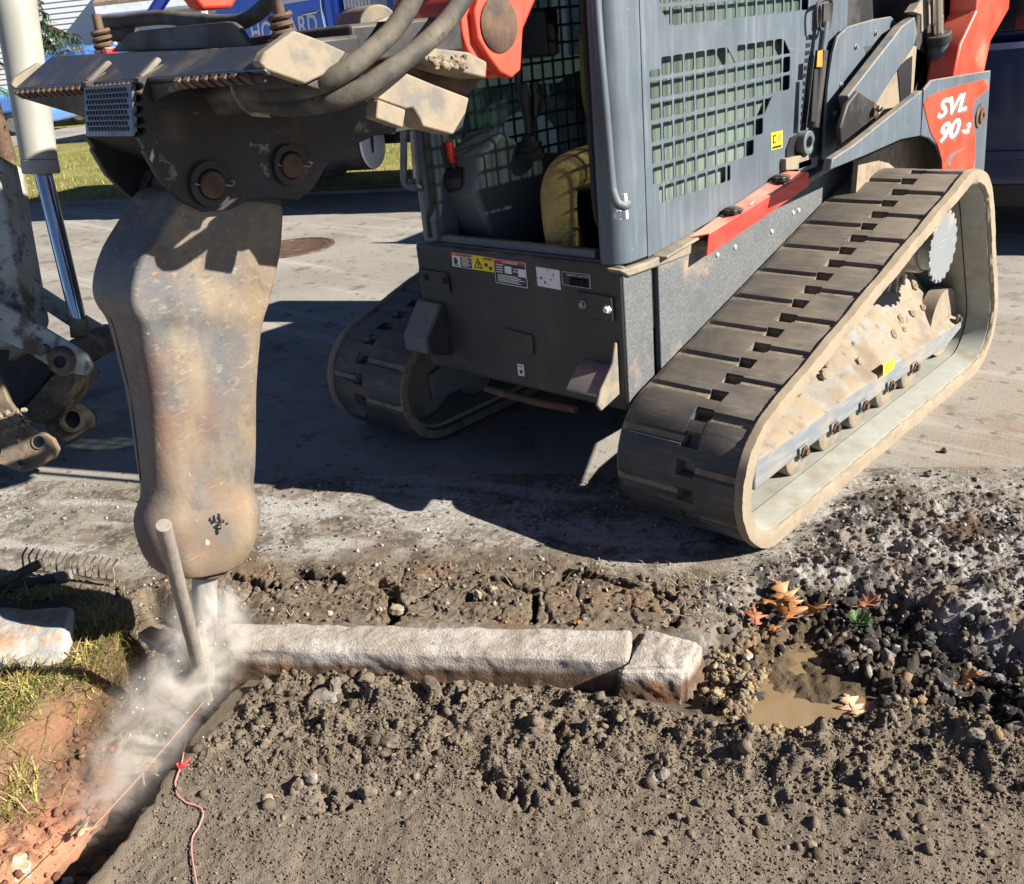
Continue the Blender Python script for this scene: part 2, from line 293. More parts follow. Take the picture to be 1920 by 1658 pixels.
def height(S, D):
    n1 = fbm(S, D, 3.2, 4, 1); n2 = fbm(S, D, 14, 4, 5); n3 = fbm(S, D, 48, 3, 9)
    wob = (n1-.5)*.10+(n2-.5)*.05
    z = -.10*sm(D+(n1-.5)*.04, .03, .10)*sm(-S, -2.75, -2.0); fade = sm(D, -.93, -.7)*sm(S, -4.2, -3)*sm(-S, -4.6, -3.6)
    m = {k: sdf(RG[k], S, D)+wob*(.5 if k in('puddle', 'dirt', 'trench') else 1) for k in RG}
    z += ((n3-.5)*.006+(n2-.5)*.008)*sm(m['strip'], -.12, .02)
    st = sm(m['strip'], -.03, .06)
    f1, f2, r_, gx, gy = worley(S+(n2-.5)*.06, D+(n3-.5)*.03, 8.5, 300)
    z += st*((n2-.5)*.009+(n3-.5)*.007+(r_-.5)*.008+(gx*(np.modf(r_*37.)[0]-.5)+gy*(np.modf(r_*91.)[0]-.5))*.010-.012*(1-sm(f2-f1, .01, .05)))+st*clods(S, D, 70, 310, .3, .005)
    for i, c in enumerate(CRACKS):
        dd = ldist(c, S+(n3-.5)*.03, D+(n2-.5)*.04); wd = .008+.012*(n2) if i != 1 else .03
        z -= .05*(1-sm(dd, wd*.3, wd))
    cr = sm(m['crumb'], -.05, .1)*sm(D+(n1-.5)*.3, -.95, -.55); z = z*(1-cr)+cr*((n2-.5)*.035+(n3-.5)*.02+(n1-.5)*.03-.02*sm(D, -.15, .2)+clods(S, D, 40, 511, .4, .016)+clods(S, D, 85, 521, .5, .007))
    g = sm(m['grass'], -.02, .06); z = z*(1-g)+g*(.03+(n2-.5)*.04)
    cl = sm(m['clay'], -.04, .03)
    cd_ = np.clip(m['clay'], 0, .5)
    slope = .02-.20*sm(m['trench'], -.50, .02)
    z = z*(1-cl)+cl*(slope+(n2-.5)*.05+(n3-.5)*.014+(n1-.5)*.05+clods(S, D, 45, 531, .3, .014)+clods(S, D, 95, 541, .4, .006))
    di = sm(m['dirt'], -.035, .03)
    near = sm(D+(n1-.5)*.25, .54, .30)                       # rough close to the kerb, raked smooth nearer the viewer
    rid = np.exp(-((m['dirt']-.06)/.06)**2)*sm(S, 1.25, 1.5)*.05
    pat = sm(fbm(S, D, 4.2, 3, 95), .40, .58); lump = np.clip(fbm(S, D, 22, 3, 21)-.52, 0, 1)*.10+pat*(clods(S, D, 34, 401, .42, .022)+clods(S, D, 62, 411, .55, .010))+clods(S, D, 95, 421, .45, .0055)
    zd = -.088-.04*sm(D, .1, .9)+(n1-.5)*.05+(n2-.5)*.02*near+lump*(near*.93+.07)+rid+(n3-.5)*.009
    for pl in ([(1030, 1370), (1062, 1440), (1062, 1475)], [(905, 1440), (975, 1490), (990, 1500)], [(650, 1390), (690, 1420)], [(585, 1470), (640, 1505)]):
        zd -= .026*(1-sm(ldist(psd(pl, -.1), S+(n2-.5)*.10, D+(n3-.5)*.06), .003, .022))
    z = z*(1-di)+di*zd
    pit = sm(m['pit'], -.09, .08); deep = -.085-.035*sm(S, 1.75, 2.1)+clods(S, D, 26, 501, .55, .035)+clods(S, D, 55, 502, .5, .014)
    z = z*(1-pit*(1-di))+pit*(1-di)*(deep+(n2-.5)*.07+(n3-.5)*.03)
    pu = sm(m['puddle'], -.025, .025); z = z*(1-pu)+pu*(np.minimum(z, -.097-.06*sm(D, .13, .30)+(n2-.5)*.04+(n3-.5)*.012))
    tr = sm(m['trench'], -.05, .03); z = z*(1-tr)+tr*(-.25+(n2-.5)*.05+(n3-.5)*.02)
    z *= np.where(D < 0.2, fade, 1.0)
    return z, m, n1, n2, n3
def ldist_all(S, D, n2, n3):
    k = np.zeros(S.shape)
    for c in CRACKS: k = np.maximum(k, 1-sm(ldist(c, S+(n3-.5)*.03, D+(n2-.5)*.04), .004, .014))
    return k
def tone(S, D, z, m, n1, n2, n3):
    c = np.empty(S.shape+(3,)); f = fbm(S, D, 90, 3, 41); g = fbm(S, D, 7, 4, 51)
    def mix(a, k): 
        nonlocal c
        k = np.clip(k, 0, 1)[..., None]; c = c*(1-k)+np.array(a)*k
    c[:] = (.26, .235, .195)
    X, Y = to_xy(S, D)
    mix((.17, .135, .10), sm(g, .43, .62)*.85); mix((.07, .062, .055), sm(fbm(S, D, 11, 5, 66), .54, .66)*.6); mix((.03, .027, .025), (1-sm(np.abs(fbm(S, D, 3.2, 4, 67)-.5), .0015, .006))*.8)
    al = X*.914+Y*.407; ac = -X*.407+Y*.914
    stre = fbm(al*.25, ac, 9, 4, 71)
    mix((.40, .385, .37), sm(stre, .48, .66)*sm(m['strip'], .0, -.12)*.85)
    mix((.055, .05, .045), sm(fbm(S, D, 18, 4, 61), .55, .64)*sm(D, -.95, -.5)*.6); mix((.44, .43, .42), sm(fbm(S, D, 6, 5, 63), .52, .66)*sm(f, .35, .6)*sm(m['strip'], -.02, -.10)*.75)
    mix((.36, .335, .30), sm(f, .56, .70)*.55); mix((.14, .125, .105), sm(fbm(S, D, 120, 2, 47), .55, .7)*.5)
    mix((.105, .085, .064), sm(D, .03, .10))
    st = sm(m['strip']+(g-.5)*.12+(n2-.5)*.08, -.13, .05); mix((.135, .105, .075), st*.95); mix((.075, .055, .04), st*sm(n2, .5, .7)*.8); mix((.20, .165, .125), st*sm(f, .55, .72)*.7)
    mix((.21, .12, .075), st*sm(g, .58, .7)*.4)
    cr = sm(m['crumb'], -.05, .08)*sm(D+(n1-.5)*.4+(n2-.5)*.15, -.95, -.5); mix((.17, .15, .13), cr*.8); mix((.34, .33, .32), cr*sm(g+(f-.5)*.7, .50, .66)*.75); mix((.03, .027, .025), cr*sm(n2+(f-.5)*.3, .53, .63)*.9)
    mix((.13, .08, .05), cr*sm(fbm(S, D, 5, 3, 81), .66, .76)*.55)
    g_ = sm(m['grass'], -.03, .05); mix((.12, .085, .05), g_)
    cl = sm(m['clay'], -.04, .04); mix((.30, .135, .08), cl); mix((.42, .20, .115), cl*sm(g, .42, .60)); mix((.19, .085, .055), cl*sm(n2, .56, .70)*.8); mix((.10, .075, .055), cl*sm(m['grass'], -.10, .0)*.7)
    mix((.30, .20, .14), cl*sm(f, .6, .72)*.5)
    pit = sm(m['pit'], -.05, .05); mix((.055, .047, .04), pit); mix((.16, .115, .07), pit*sm(m['puddle'], -.12, 0)); mix((.025, .022, .02), pit*sm(n2, .5, .6)*sm(S, 1.5, 1.8))
    mix((.30, .21, .12), pit*sm(S, 1.62, 1.45)*sm(g, .35, .55)*.8)
    di = sm(m['dirt'], -.03, .03); mix((.148, .119, .089), di); mix((.11, .089, .068), di*sm(n2, .52, .70)*.6); mix((.188, .154, .118), di*sm(f, .55, .72)*.7); mix((.172, .143, .113), di*sm(D, .3, .7)*.75)
    we = sm(m['puddle'], -.07, -.015); mix((.085, .062, .038), we*.75)
    crk = ldist_all(S, D, n2, n3); mix((.03, .026, .022), crk*.9)
    tr = sm(m['trench'], -.04, .03); mix((.06, .052, .045), tr); mix((.11, .075, .055), tr*sm(g, .5, .65)*.7)
    return c
def attr(me, name, cols):
    a = me.color_attributes.new(name, 'FLOAT_COLOR', 'POINT')
    buf = np.ones((len(cols), 4), np.float32); buf[:, :3] = cols; a.data.foreach_set('color', buf.ravel())
def npmesh(name, V, F, m, cols=None, smooth=True):
    me = bpy.data.meshes.new(name); nV, nF, k = len(V), len(F), F.shape[1]
    me.vertices.add(nV); me.vertices.foreach_set('co', np.asarray(V, np.float32).ravel())
    me.loops.add(nF*k); me.loops.foreach_set('vertex_index', F.astype(np.int32).ravel())
    me.polygons.add(nF); me.polygons.foreach_set('loop_start', np.arange(0, nF*k, k, dtype=np.int32)); me.polygons.foreach_set('loop_total', np.full(nF, k, np.int32))
    me.update(calc_edges=True)
    if cols is not None: attr(me, 'tone', cols)
    if smooth: me.polygons.foreach_set('use_smooth', np.ones(nF, bool))
    me.materials.append(m); o = bpy.data.objects.new(name, me); COL.objects.link(o); ORG[o.name] = np.zeros(3); return o
SOIL = mat('loose soil', (.1, .08, .06), .95, 0, [dict(c=(.30, .26, .21), s=330, lo=.62, hi=.70, amt=.55), dict(c=(.04, .034, .028), s=210, lo=.60, hi=.70, amt=.5)], [dict(s=95, h=.007, str=.6, det=8), dict(s=260, h=.006, str=.85, det=4)], var='attr', spec=.2)
S0, S1, D0, D1, ST = -1.75, 2.75, -.95, 1.15, .0046
gs = np.arange(S0, S1+1e-6, ST); gd = np.arange(D0, D1+1e-6, ST)
GS, GD = np.meshgrid(gs, gd); GZ, GM, N1, N2, N3 = height(GS, GD); GC = tone(GS, GD, GZ, GM, N1, N2, N3)
GX, GY = to_xy(GS, GD)
ny_, nx_ = GS.shape; idx = np.arange(ny_*nx_).reshape(ny_, nx_)
quads = np.stack([idx[:-1, :-1], idx[:-1, 1:], idx[1:, 1:], idx[1:, :-1]], -1).reshape(-1, 4)[:, ::-1]
zone = np.zeros(GS.shape, int)                     # 0 road, 1 strip, 2 subbase dirt, 3 clay bank
zone[GM['strip'] > 0] = 1; zone[GM['crumb'] > 0] = 1; zone[GM['pit'] > 0] = 1
zone[(GM['clay'] > 0) | (GM['trench'] > 0) | (GM['grass'] > 0)] = 3
zone[(GM['dirt'] > 0) & (GM['trench'] < 0)] = 2
zq = zone[:-1, :-1].ravel(); VV = np.stack([GX, GY, GZ], -1).reshape(-1, 3); CC = GC.reshape(-1, 3)
for k, nm in enumerate(('road', 'broken_road_edge', 'dirt_ground', 'clay_bank')):
    q = quads[zq == k]; u, inv = np.unique(q, return_inverse=True)
    o = npmesh(nm, VV[u], inv.reshape(q.shape), SOIL, CC[u]); o['kind'] = 'structure'
def ground_z(s, d):
    i = np.clip(((np.asarray(d)-D0)/ST), 0, ny_-1).astype(int); j = np.clip(((np.asarray(s)-S0)/ST), 0, nx_-1).astype(int); return GZ[i, j]
# the road and the ground beyond, butting against the close piece
ASPH = mat('old asphalt', (.27, .255, .23), .9, 0, [dict(c=(.21, .19, .165), s=.9, lo=.4, hi=.65), dict(c=(.34, .32, .29), s=120, lo=.56, hi=.66, amt=.7), dict(c=(.05, .05, .05), s=95, lo=.57, hi=.66, amt=.6), dict(c=(.36, .35, .335), s=3.2, st=(.10, 1.0, 1), rot=(0, 0, -rad(24)), lo=.53, hi=.66, amt=.75), dict(c=(.06, .055, .05), s=4.5, lo=.57, hi=.68, amt=.6), dict(c=(.24, .165, .105), s=.7, lo=.40, hi=.6, amt=.75, axis=(0, .5, 1.6)), dict(c=(.33, .31, .29), s=2.2, st=(.05, 1.6, 1), rot=(0, 0, -rad(31)), loc=(5, 2, 0), lo=.60, hi=.64, amt=.7), dict(c=(.03, .028, .026), s=2.1, dist=1.2, lo=.498, hi=.502, amt=.0), dict(c=(.06, .055, .05), s=14, lo=.60, hi=.66, amt=.6)], [dict(s=140, h=.004, str=.6), dict(s=30, h=.004, str=.3)], spec=.25)
def flat_ring(name, ss, ds, m, z=0.0):
    mb = MB()
    for i in range(len(ss)-1):
        for j in range(len(ds)-1):
            if ss[i] >= S0-1e-6 and ss[i+1] <= gs[-1]+1e-6 and ds[j] >= D0-1e-6 and ds[j+1] <= gd[-1]+1e-6: continue
            if ds[j] > gd[-1]-1e-3: zz = -.13
            else: zz = z
            c = [to_xy(a, b) for a, b in ((ss[i], ds[j]), (ss[i+1], ds[j]), (ss[i+1], ds[j+1]), (ss[i], ds[j+1]))]
            mb.add([(x, y, zz) for x, y in c], [(0, 3, 2, 1)])
    o = obj(name, mb, m, smooth=False); o['kind'] = 'structure'; return o
flat_ring('road', [-60, -30, -15, -8, -4, S0, gs[-1], 5, 9, 20, 60], [-80, -40, -20, -9, -5, -2.5, D0, gd[-1], 3, 8], ASPH)
# ---------------------------------------------------------------- compact track loader
LD = thing('track_loader', 'grey and red compact track loader with mesh sided cab, straddling the broken road', 'track loader', (0.05, .8, 0))
X0, X1 = .517, .967
CIRC = ((0, .229, .229), (1.40, .598, .277), (1.647, .211, .211))
def hull_path():
    P = []
    for (cy, cz, r) in CIRC:
        for t in np.linspace(0, 2*np.pi, 500, endpoint=False): P.append((cy+r*math.cos(t), cz+r*math.sin(t)))
    P = sorted(set(P))
    def half(P):
        h = []
        for p in P:
            while len(h) > 1 and (h[-1][0]-h[-2][0])*(p[1]-h[-2][1])-(h[-1][1]-h[-2][1])*(p[0]-h[-2][0]) <= 0: h.pop()
            h.append(p)
        return h
    lo = half(P); up = half(P[::-1]); return np.array((lo[:-1]+up[:-1])[::-1])
HP = hull_path(); HP = np.vstack([HP, HP[:1]])
HL = np.r_[0, np.cumsum(np.hypot(*np.diff(HP, axis=0).T))]; HT = HL[-1]
NP = int(round(HT/.086)); PIT_ = HT/NP
def hp(s): s = s % HT; return np.array([np.interp(s, HL, HP[:, 0]), np.interp(s, HL, HP[:, 1])])
def hpt(s, h, x):
    a, b = hp(s-.006), hp(s+.006); t = b-a; t /= np.hypot(*t); n = np.array([-t[1], t[0]])
    c = np.array([CIRC[0][0]+.9, .35]); p = hp(s)
    if (p-c)@n < 0: n = -n
    p = p+n*h; return (x, p[0], p[1])
# phase: one hole sits .064 m before the front tangent point
_r = (CIRC[0][2]-CIRC[1][2]); _d = np.array([CIRC[1][0]-CIRC[0][0], CIRC[1][1]-CIRC[0][1]]); _L = np.hypot(*_d); _e = _d/_L; _n = np.array([-_e[1], _e[0]])
_sa = _r/_L; _p = np.array(CIRC[0][:2])+(_n*math.sqrt(1-_sa*_sa)+_e*_sa)*CIRC[0][2]
_i = np.argmin(np.hypot(*(HP-_p).T)); SH = HL[_i]-.064*(1 if hp(HL[_i]+.1)[0] > hp(HL[_i])[0] else -1)
SGN = 1 if hp(HL[_i]+.1)[0] > hp(HL[_i])[0] else -1
GD_ = -.010                       # groove depth
def wob_(s, k): return (math.sin(s*23+k)+math.sin(s*61+2.1*k)*.7+math.sin(s*137+k*3.3)*.5+math.sin(s*311+k)*.35)/2.5
def strip(mb, s0, s1, prof, step=.016, caps=True, jit=0.0):
    """prof: closed list of (x, h) swept along the track path"""
    n = max(2, int(math.ceil((s1-s0)/step))+1); rows = [[hpt(s, h+jit*wob_(s, i*1.7), x+jit*.8*wob_(s, i*2.9+1)) for i, (x, h) in enumerate(prof)] for s in np.linspace(s0, s1, n)]
    o = len(mb.v); mb.grid(rows, close=True); k = len(prof)
    if caps: mb.f.append(tuple(o+i for i in range(k))[::-1]); mb.f.append(tuple(o+(n-1)*k+i for i in range(k)))
HX, HW, HLN = .771, .058, .046
def make_track(side):
    S = lambda mb: (setattr(mb, 'v', [(-x, y, z) for x, y, z in mb.v]) or mb) if side < 0 else mb
    mb = MB(); strip(mb, 0, HT, [(X0, GD_-.004), (X0+.012, GD_), (HX-HW/2, GD_), (HX-HW/2, -.050), (X0, -.046)], .02, False)
    strip(mb, 0, HT, [(HX+HW/2, GD_), (X1-.012, GD_), (X1, GD_-.004), (X1, -.044), (X1-.05, -.052), (HX+HW/2, -.050)], .02, False)
    for k in range(NP):
        s = SH+k*PIT_; strip(mb, s+HLN/2, s+PIT_-HLN/2, [(HX-HW/2, GD_), (HX+HW/2, GD_), (HX+HW/2, -.05), (HX-HW/2, -.05)])
    tr = obj('track', S(mb), CM['rubdust'], LD)
    mb = MB(); strip(mb, 0, HT, [(X1+.0015, GD_+.012), (X1+.003, GD_-.002), (X1+.003, -.042), (X1-.006, -.049), (X1-.02, -.049), (X1-.02, -.030), (X1-.03, GD_+.006), (X1-.022, GD_+.016)], .010, False, .0026)
    obj('track_edge', S(mb), CM['rubedge'], tr)
    mb = MB()
    strip(mb, 0, HT, [(X0+.03, -.049), (X1-.105, -.049), (X1-.105, -.058), (X1-.1045, -.0655), (X0+.03, -.064)], .02, False)
    strip(mb, 0, HT, [(X1-.099, -.049), (X1-.012, -.046), (X1-.012, -.054), (X1-.05, -.062), (X1-.0985, -.0668)], .02, False)
    obj('inner_belt', S(mb), CM['rubin'], tr)
    for k in range(NP):
        s = SH+k*PIT_
        # bridge between two holes
        mb = MB(); strip(mb, s+HLN/2+.001, s+PIT_-HLN/2-.001, [(HX-HW/2-.0005, GD_-.003), (HX-HW/2-.0005, -.0003), (HX+HW/2+.0005, -.0003), (HX+HW/2+.0005, GD_-.003)])
        obj('tread_bridge', S(mb), CM['rubber'], tr)
        gw = .0175
        if k % 2 == 0: a, b, xa, xb = s+gw, s+2*PIT_-gw, HX+HW/2, X1-.022
        else: a, b, xa, xb = s+gw, s+2*PIT_-gw, X0+.012, HX-HW/2
        if xa > HX: prof = [(xa, GD_-.003), (xa+.0005, 0), (xb-.02, 0), (xb+.014, GD_-.002)]
        else: prof = [(xa-.008, GD_-.002), (xa+.022, 0), (xb-.0005, 0), (xb, GD_-.003)]
        mb = MB(); n = max(3, int((b-a)/.016)+1); rows = []
        for i, q in enumerate(np.linspace(a, b, n)):
            rows.append([hpt(q, h+(.0012*wob_(q, k_*1.3) if h > -.001 else 0), x+(.003*wob_(q, 5+k_) if k_ == 3 or xa < HX and k_ == 0 else 0)) for k_, (x, h) in enumerate(prof)])
        o = len(mb.v); q0 = a-.010; q1 = b+.010
        rows = [[hpt(q0, GD_-.003, x) for (x, h) in prof]]+rows+[[hpt(q1, GD_-.003, x) for (x, h) in prof]]
        mb.grid(rows, close=True)
        obj('tread_lug', S(mb), CM['rubber'], tr, bevel=.0018, seg=1)
    return tr
make_track(1); make_track(-1)
# undercarriage of each side: frame, rollers, bolts, sprocket, cover plate
def make_under(side):
    S = lambda mb: (setattr(mb, 'v', [(-x, y, z) for x, y, z in mb.v]) or mb) if side < 0 else mb
    mb = MB(); xo = .860
    # closed section along y: outer face, sloping dusty top, inner face
    sec = [(.03, .125, .225, .245), (.30, .135, .223, .30), (.9, .135, .22, .36), (1.45, .13, .21, .425), (1.60, .12, .195, .43), (1.775, .16, .20, .30)]
    rows = [[(xo, y, zb), (xo, y, zc), (xo-.035, y, zc+.025), (xo-.17, y, zt), (xo-.24, y, zt), (xo-.24, y, zb)] for y, zb, zc, zt in sec]
    mb.grid(rows, close=True); mb.f.append(tuple(range(6))[::-1]); o = len(mb.v)-6; mb.f.append(tuple(o+i for i in range(6)))
    fr = obj('track_frame', S(mb), CM['under'], LD, bevel=.006)
    for y in (.33, .56, .79, 1.02, 1.25):
        c = np.array([0, y, .118]); mb = MB()
        mb.revolve((.66, y, .136), (1, 0, 0), [(0, .03), (.0, .082), (.05, .082), (.055, .045), (.135, .045), (.14, .082), (.187, .082), (.192, .074), (.192, .02)], 32)
        r = obj('roller', S(mb), CM['tan'], fr, bevel=.003)
        mb = MB(); mb.prism([(xo+.002, y-.028, .165), (xo+.002, y+.028, .165), (xo+.002, y+.024, .126), (xo+.002, y, .116), (xo+.002, y-.024, .126)], (.008, 0, 0)); obj('roller_bracket', S(mb), CM['under'], fr, bevel=.003)
        mb = MB(); mb.revolve((xo+.010, y, .145), (1, 0, 0), [(0, .022), (.006, .022), (.007, .014), (.016, .013)], 6); obj('bolt', S(mb), CM['rust'], fr)
    mb = MB(); mb.revolve((xo, 1.70, .215), (1, 0, 0), [(0, .02), (.008, .02), (.009, .012), (.02, .011)], 6); obj('bolt', S(mb), CM['rust'], fr)
    # front idler and rear idler inside the belt
    for (cy, cz, r) in (CIRC[0], CIRC[2]):
        mb = MB(); mb.revolve((.645, cy, cz), (1, 0, 0), [(0, r-.09), (0, r-.068), (.06, r-.068), (.065, r-.085), (.115, r-.085), (.12, r-.068), (.18, r-.068), (.18, r-.09), (.185, .05)], 36); obj('idler', S(mb), CM['tan'], fr)
    # sprocket with round lug pins
    cy, cz, r = CIRC[1]; mb = MB(); n = 15; P = []
    for i in range(n):
        for da, rr in ((-.16, .145), (-.09, .195), (.02, .205), (.10, .195), (.17, .145)): a = 2*math.pi*(i+da)/n; P.append((.70, cy+rr*math.cos(a), cz+rr*math.sin(a)))
    mb.prism(P, (.025, 0, 0)); mb.cyl((.62, cy, cz), (.82, cy, cz), .115, .115, 28, .01)
    sp = obj('sprocket', S(mb), CM['steel'], LD, bevel=.003)
    mb = MB(); P = []; n = 20
    for i in range(n):
        for da, rr in ((-.3, .128), (-.22, .139), (.22, .139), (.3, .128)): a = 2*math.pi*(i+da)/n; P.append((.872, cy+.005+rr*math.cos(a), cz-.01+rr*math.sin(a)))
    mb.prism(P, (.008, 0, 0)); mb.cyl((.80, cy, cz), (.875, cy, cz), .10, .10, 26)
    obj('sprocket_cover', S(mb), CM['coverpl'], sp, bevel=.001)
    mb = MB()
    rr = np.random.default_rng(3)
    for i in range(44):                     # crumbs of dry mud lying on the frame
        y = rr.uniform(.1, 1.6) if i < 85 else rr.uniform(1.25, 1.6); x = rr.uniform(.64, .80); k = (xo-.035-x)/.135
        zc = np.interp(y, [a[0] for a in sec], [a[2]+.025 for a in sec]); zt = np.interp(y, [a[0] for a in sec], [a[3] for a in sec])
        z = zc+(zt-zc)*min(max(k, 0), 1); r = rr.uniform(.006, .024)*(1.3 if i > 84 else 1)
        Q = [np.array(v)*r*rr.uniform(.7, 1.2)+np.array([x, y, z]) for v in ICO_V]; mb.add(Q, ICO_F)
    obj('mud_crumbs', S(mb), CM['mud'], fr, smooth=False, kind='stuff')
    return fr
_t = (1+5**.5)/2; ICO_V = np.array([(-1, _t, 0), (1, _t, 0), (-1, -_t, 0), (1, -_t, 0), (0, -1, _t), (0, 1, _t), (0, -1, -_t), (0, 1, -_t), (_t, 0, -1), (_t, 0, 1), (-_t, 0, -1), (-_t, 0, 1)])/1.9
ICO_F = [(0, 11, 5), (0, 5, 1), (0, 1, 7), (0, 7, 10), (0, 10, 11), (1, 5, 9), (5, 11, 4), (11, 10, 2), (10, 7, 6), (7, 1, 8), (3, 9, 4), (3, 4, 2), (3, 2, 6), (3, 6, 8), (3, 8, 9), (4, 9, 5), (2, 4, 11), (6, 2, 10), (8, 6, 7), (9, 8, 1)]
CM['coverpl'] = mat('scuffed bluish plate', (.26, .285, .30), .45, .4, [dict(c=(.42, .43, .42), s=30, st=(1, .3, 2.5), lo=.58, hi=.68, amt=.7), dict(c=(.33, .27, .19), s=7, lo=.55, hi=.7, amt=.7, r=.9)], [dict(s=40, h=.001, str=.3)])
UF = make_under(1); make_under(-1)
q = [onx(1655, 706, .876), onx(1677, 689, .876), onx(1675, 672, .876), onx(1656, 685, .876)]
mb = MB(); mb.prism(q, (.0015, 0, 0)); obj('yellow_sticker', mb, CM['yellow'], UF, smooth=False)
mb = MB()
for i in range(3):
    a = q[0]+(q[3]-q[0])*(.25+.22*i); b = q[1]+(q[2]-q[1])*(.25+.22*i); e = (b-a); mb.boxa(a+e*.15+np.array([.0016, 0, 0]), e*(.4+.15*(i % 2)), (.0006, 0, 0), (0, 0, .004))
obj('sticker_print', mb, CM['blackst'], UF, smooth=False)
# ---------------------------------------------------------------- chassis between the tracks
YF = -.124
def polyx(pts, x): return [onx(a, b, x) for a, b in pts]
def polyy(pts, y): return [ony(a, b, y) for a, b in pts]
mb = MB(); mb.box(-.425, .50, YF, -.095, .37, .835)
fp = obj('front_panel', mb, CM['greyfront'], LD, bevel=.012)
mb = MB(); mb.box(-.42, .497, -.095, .02, .40, .60); mb.box(-.43, .485, .02, 2.05, .30, .59); mb.box(-.43, .485, 1.1, 2.05, .58, .80)
obj('chassis', mb, CM['dark'], LD, bevel=.005)
# right light grey return of the front panel, then the rough side wall with a gap between
mb = MB(); mb.prism([(.502, YF+.005, .375), (.502, .022, .41), (.502, .022, .80), (.502, YF+.005, .832)], (-.006, 0, 0)); obj('front_side_plate', mb, CM['greyrough'], LD, bevel=.003)
mb = MB(); mb.prism([(.508, .05, .36), (.508, 1.65, .42), (.508, 1.65, .93), (.508, 1.0, .90), (.508, .05, .82)], (-.02, 0, 0)); obj('side_wall', mb, CM['greyrough'], LD, bevel=.003)
mb = MB()
for (px, py) in ((1345, 478), (1378, 463), (1447, 434), (1487, 399), (1497, 394)):
    p = onx(px, py, .509); mb.revolve(p, (1, 0, 0), [(0, .008), (.004, .006)], 8)
obj('rivet', mb, CM['whitest'], LD)
# floor pan lip under the cab
mb = MB(); mb.prism(polyx([(1164, 508), (1215, 492), (1262, 470), (1330, 445), (1334, 460), (1300, 476), (1245, 497), (1180, 520)], .512), (-.06, 0, 0)); obj('cab_sill', mb, CM['tan'], LD, bevel=.006)
mb = MB(); mb.box(-.45, .46, -.095, .04, .828, .838); mb.box(-.40, .37, -.085, -.06, .838, .866); obj('sill_rail', mb, CM['grey'], LD, bevel=.006)
# step brackets
mb = MB()      # right: plate with a step tongue, sunlit
mb.prism([(.462, YF, .60), (.462, YF, .43), (.462, YF-.10, .405), (.462, YF-.118, .43), (.462, YF-.095, .475), (.462, YF-.03, .54), (.462, YF-.012, .60)], (.012, 0, 0))
rb = obj('step_bracket', mb, CM['tan'], LD, bevel=.004)
mb = MB(); mb.prism([(.462, YF, .525), (.462, YF-.05, .51), (.462, YF-.105, .455), (.462, YF-.097, .445), (.462, YF-.045, .498), (.462, YF, .512)], (-.125, 0, 0)); obj('step_tread', mb, CM['steel'], rb, bevel=.004)
mb = MB(); mb.prism([(-.43, YF, .63), (-.43, YF-.02, .63), (-.43, YF-.105, .525), (-.43, YF-.105, .465), (-.43, YF-.09, .465), (-.43, YF-.09, .515), (-.43, YF, .615)], (.12, 0, 0))
lb = obj('step_bracket', mb, CM['grey'], LD, bevel=.005)
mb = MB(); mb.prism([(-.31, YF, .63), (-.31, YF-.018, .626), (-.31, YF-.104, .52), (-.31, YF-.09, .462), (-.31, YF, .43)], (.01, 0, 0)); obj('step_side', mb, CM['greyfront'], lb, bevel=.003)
def front_plate(name, pts, m, t=.006, parent=None, y=YF, **k):
    mb = MB(); mb.prism(polyy(pts, y-.0005), (0, -t, 0)); return obj(name, mb, m, parent or fp, **k)
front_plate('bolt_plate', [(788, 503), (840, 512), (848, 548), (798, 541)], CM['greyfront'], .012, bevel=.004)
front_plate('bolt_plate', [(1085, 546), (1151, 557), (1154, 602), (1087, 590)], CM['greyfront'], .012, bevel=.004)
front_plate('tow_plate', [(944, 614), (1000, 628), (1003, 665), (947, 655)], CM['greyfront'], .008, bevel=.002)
for px, py, mm in ((799, 520, 'dark'), (834, 526, 'dark'), (1094, 571, 'steel'), (1140, 580, 'whitest')):
    mb = MB(); mb.revolve(ony(px, py, YF-.012), (0, -1, 0), [(0, .014), (.004, .014), (.005, .010), (.014, .009)], 6); obj('bolt', mb, CM[mm], fp)
mb = MB(); mb.tube([ony(912, 728, YF-.01), ony(960, 742, YF-.015), ony(1020, 757, YF-.015), ony(1080, 768, YF-.01)], .014, 10); obj('lower_bar', mb, CM['rust'], LD)
# stickers
def sticker(pts, layers, name='warning_sticker'):
    P = polyy(pts, YF-.0012); mb = MB(); mb.prism(P, (0, -.0008, 0)); s = obj(name, mb, layers[0], fp, smooth=False)
    P = [p+np.array([0, -.0011, 0]) for p in P]
    def uv(u, v): a = P[0]+(P[1]-P[0])*u; b = P[3]+(P[2]-P[3])*u; return a+(b-a)*v
    for (nm, m, rects) in layers[1]:
        mb = MB()
        for r in rects:
            if len(r) == 4: Q = [uv(r[0], r[1]), uv(r[2], r[1]), uv(r[2], r[3]), uv(r[0], r[3])]
            else: Q = [uv(r[i], r[i+1]) for i in range(0, len(r), 2)]
            mb.prism(Q, (0, -.0006, 0))
        obj(nm, mb, m, s, smooth=False)
    return s, uv
lines = lambda u0, u1, v0, v1, n: [(u0, v0+(v1-v0)*i/n, u0+(u1-u0)*(.75+.25*((i*7) % 3)/2), v0+(v1-v0)*(i+.5)/n) for i in range(n)]
sticker([(847, 473), (884, 478), (887, 505), (849, 499)], (CM['whitest'], [('sticker_band', CM['orangest'], [(0.02, .02, .98, .22)]), ('text_block', CM['blackst'], [(.42, .26, .97, .96)]), ('pictogram', CM['blackst'], [(.1, .35, .2, .35, .3, .6, .22, .85, .1, .8), (.08, .86, .34, .92)])]))
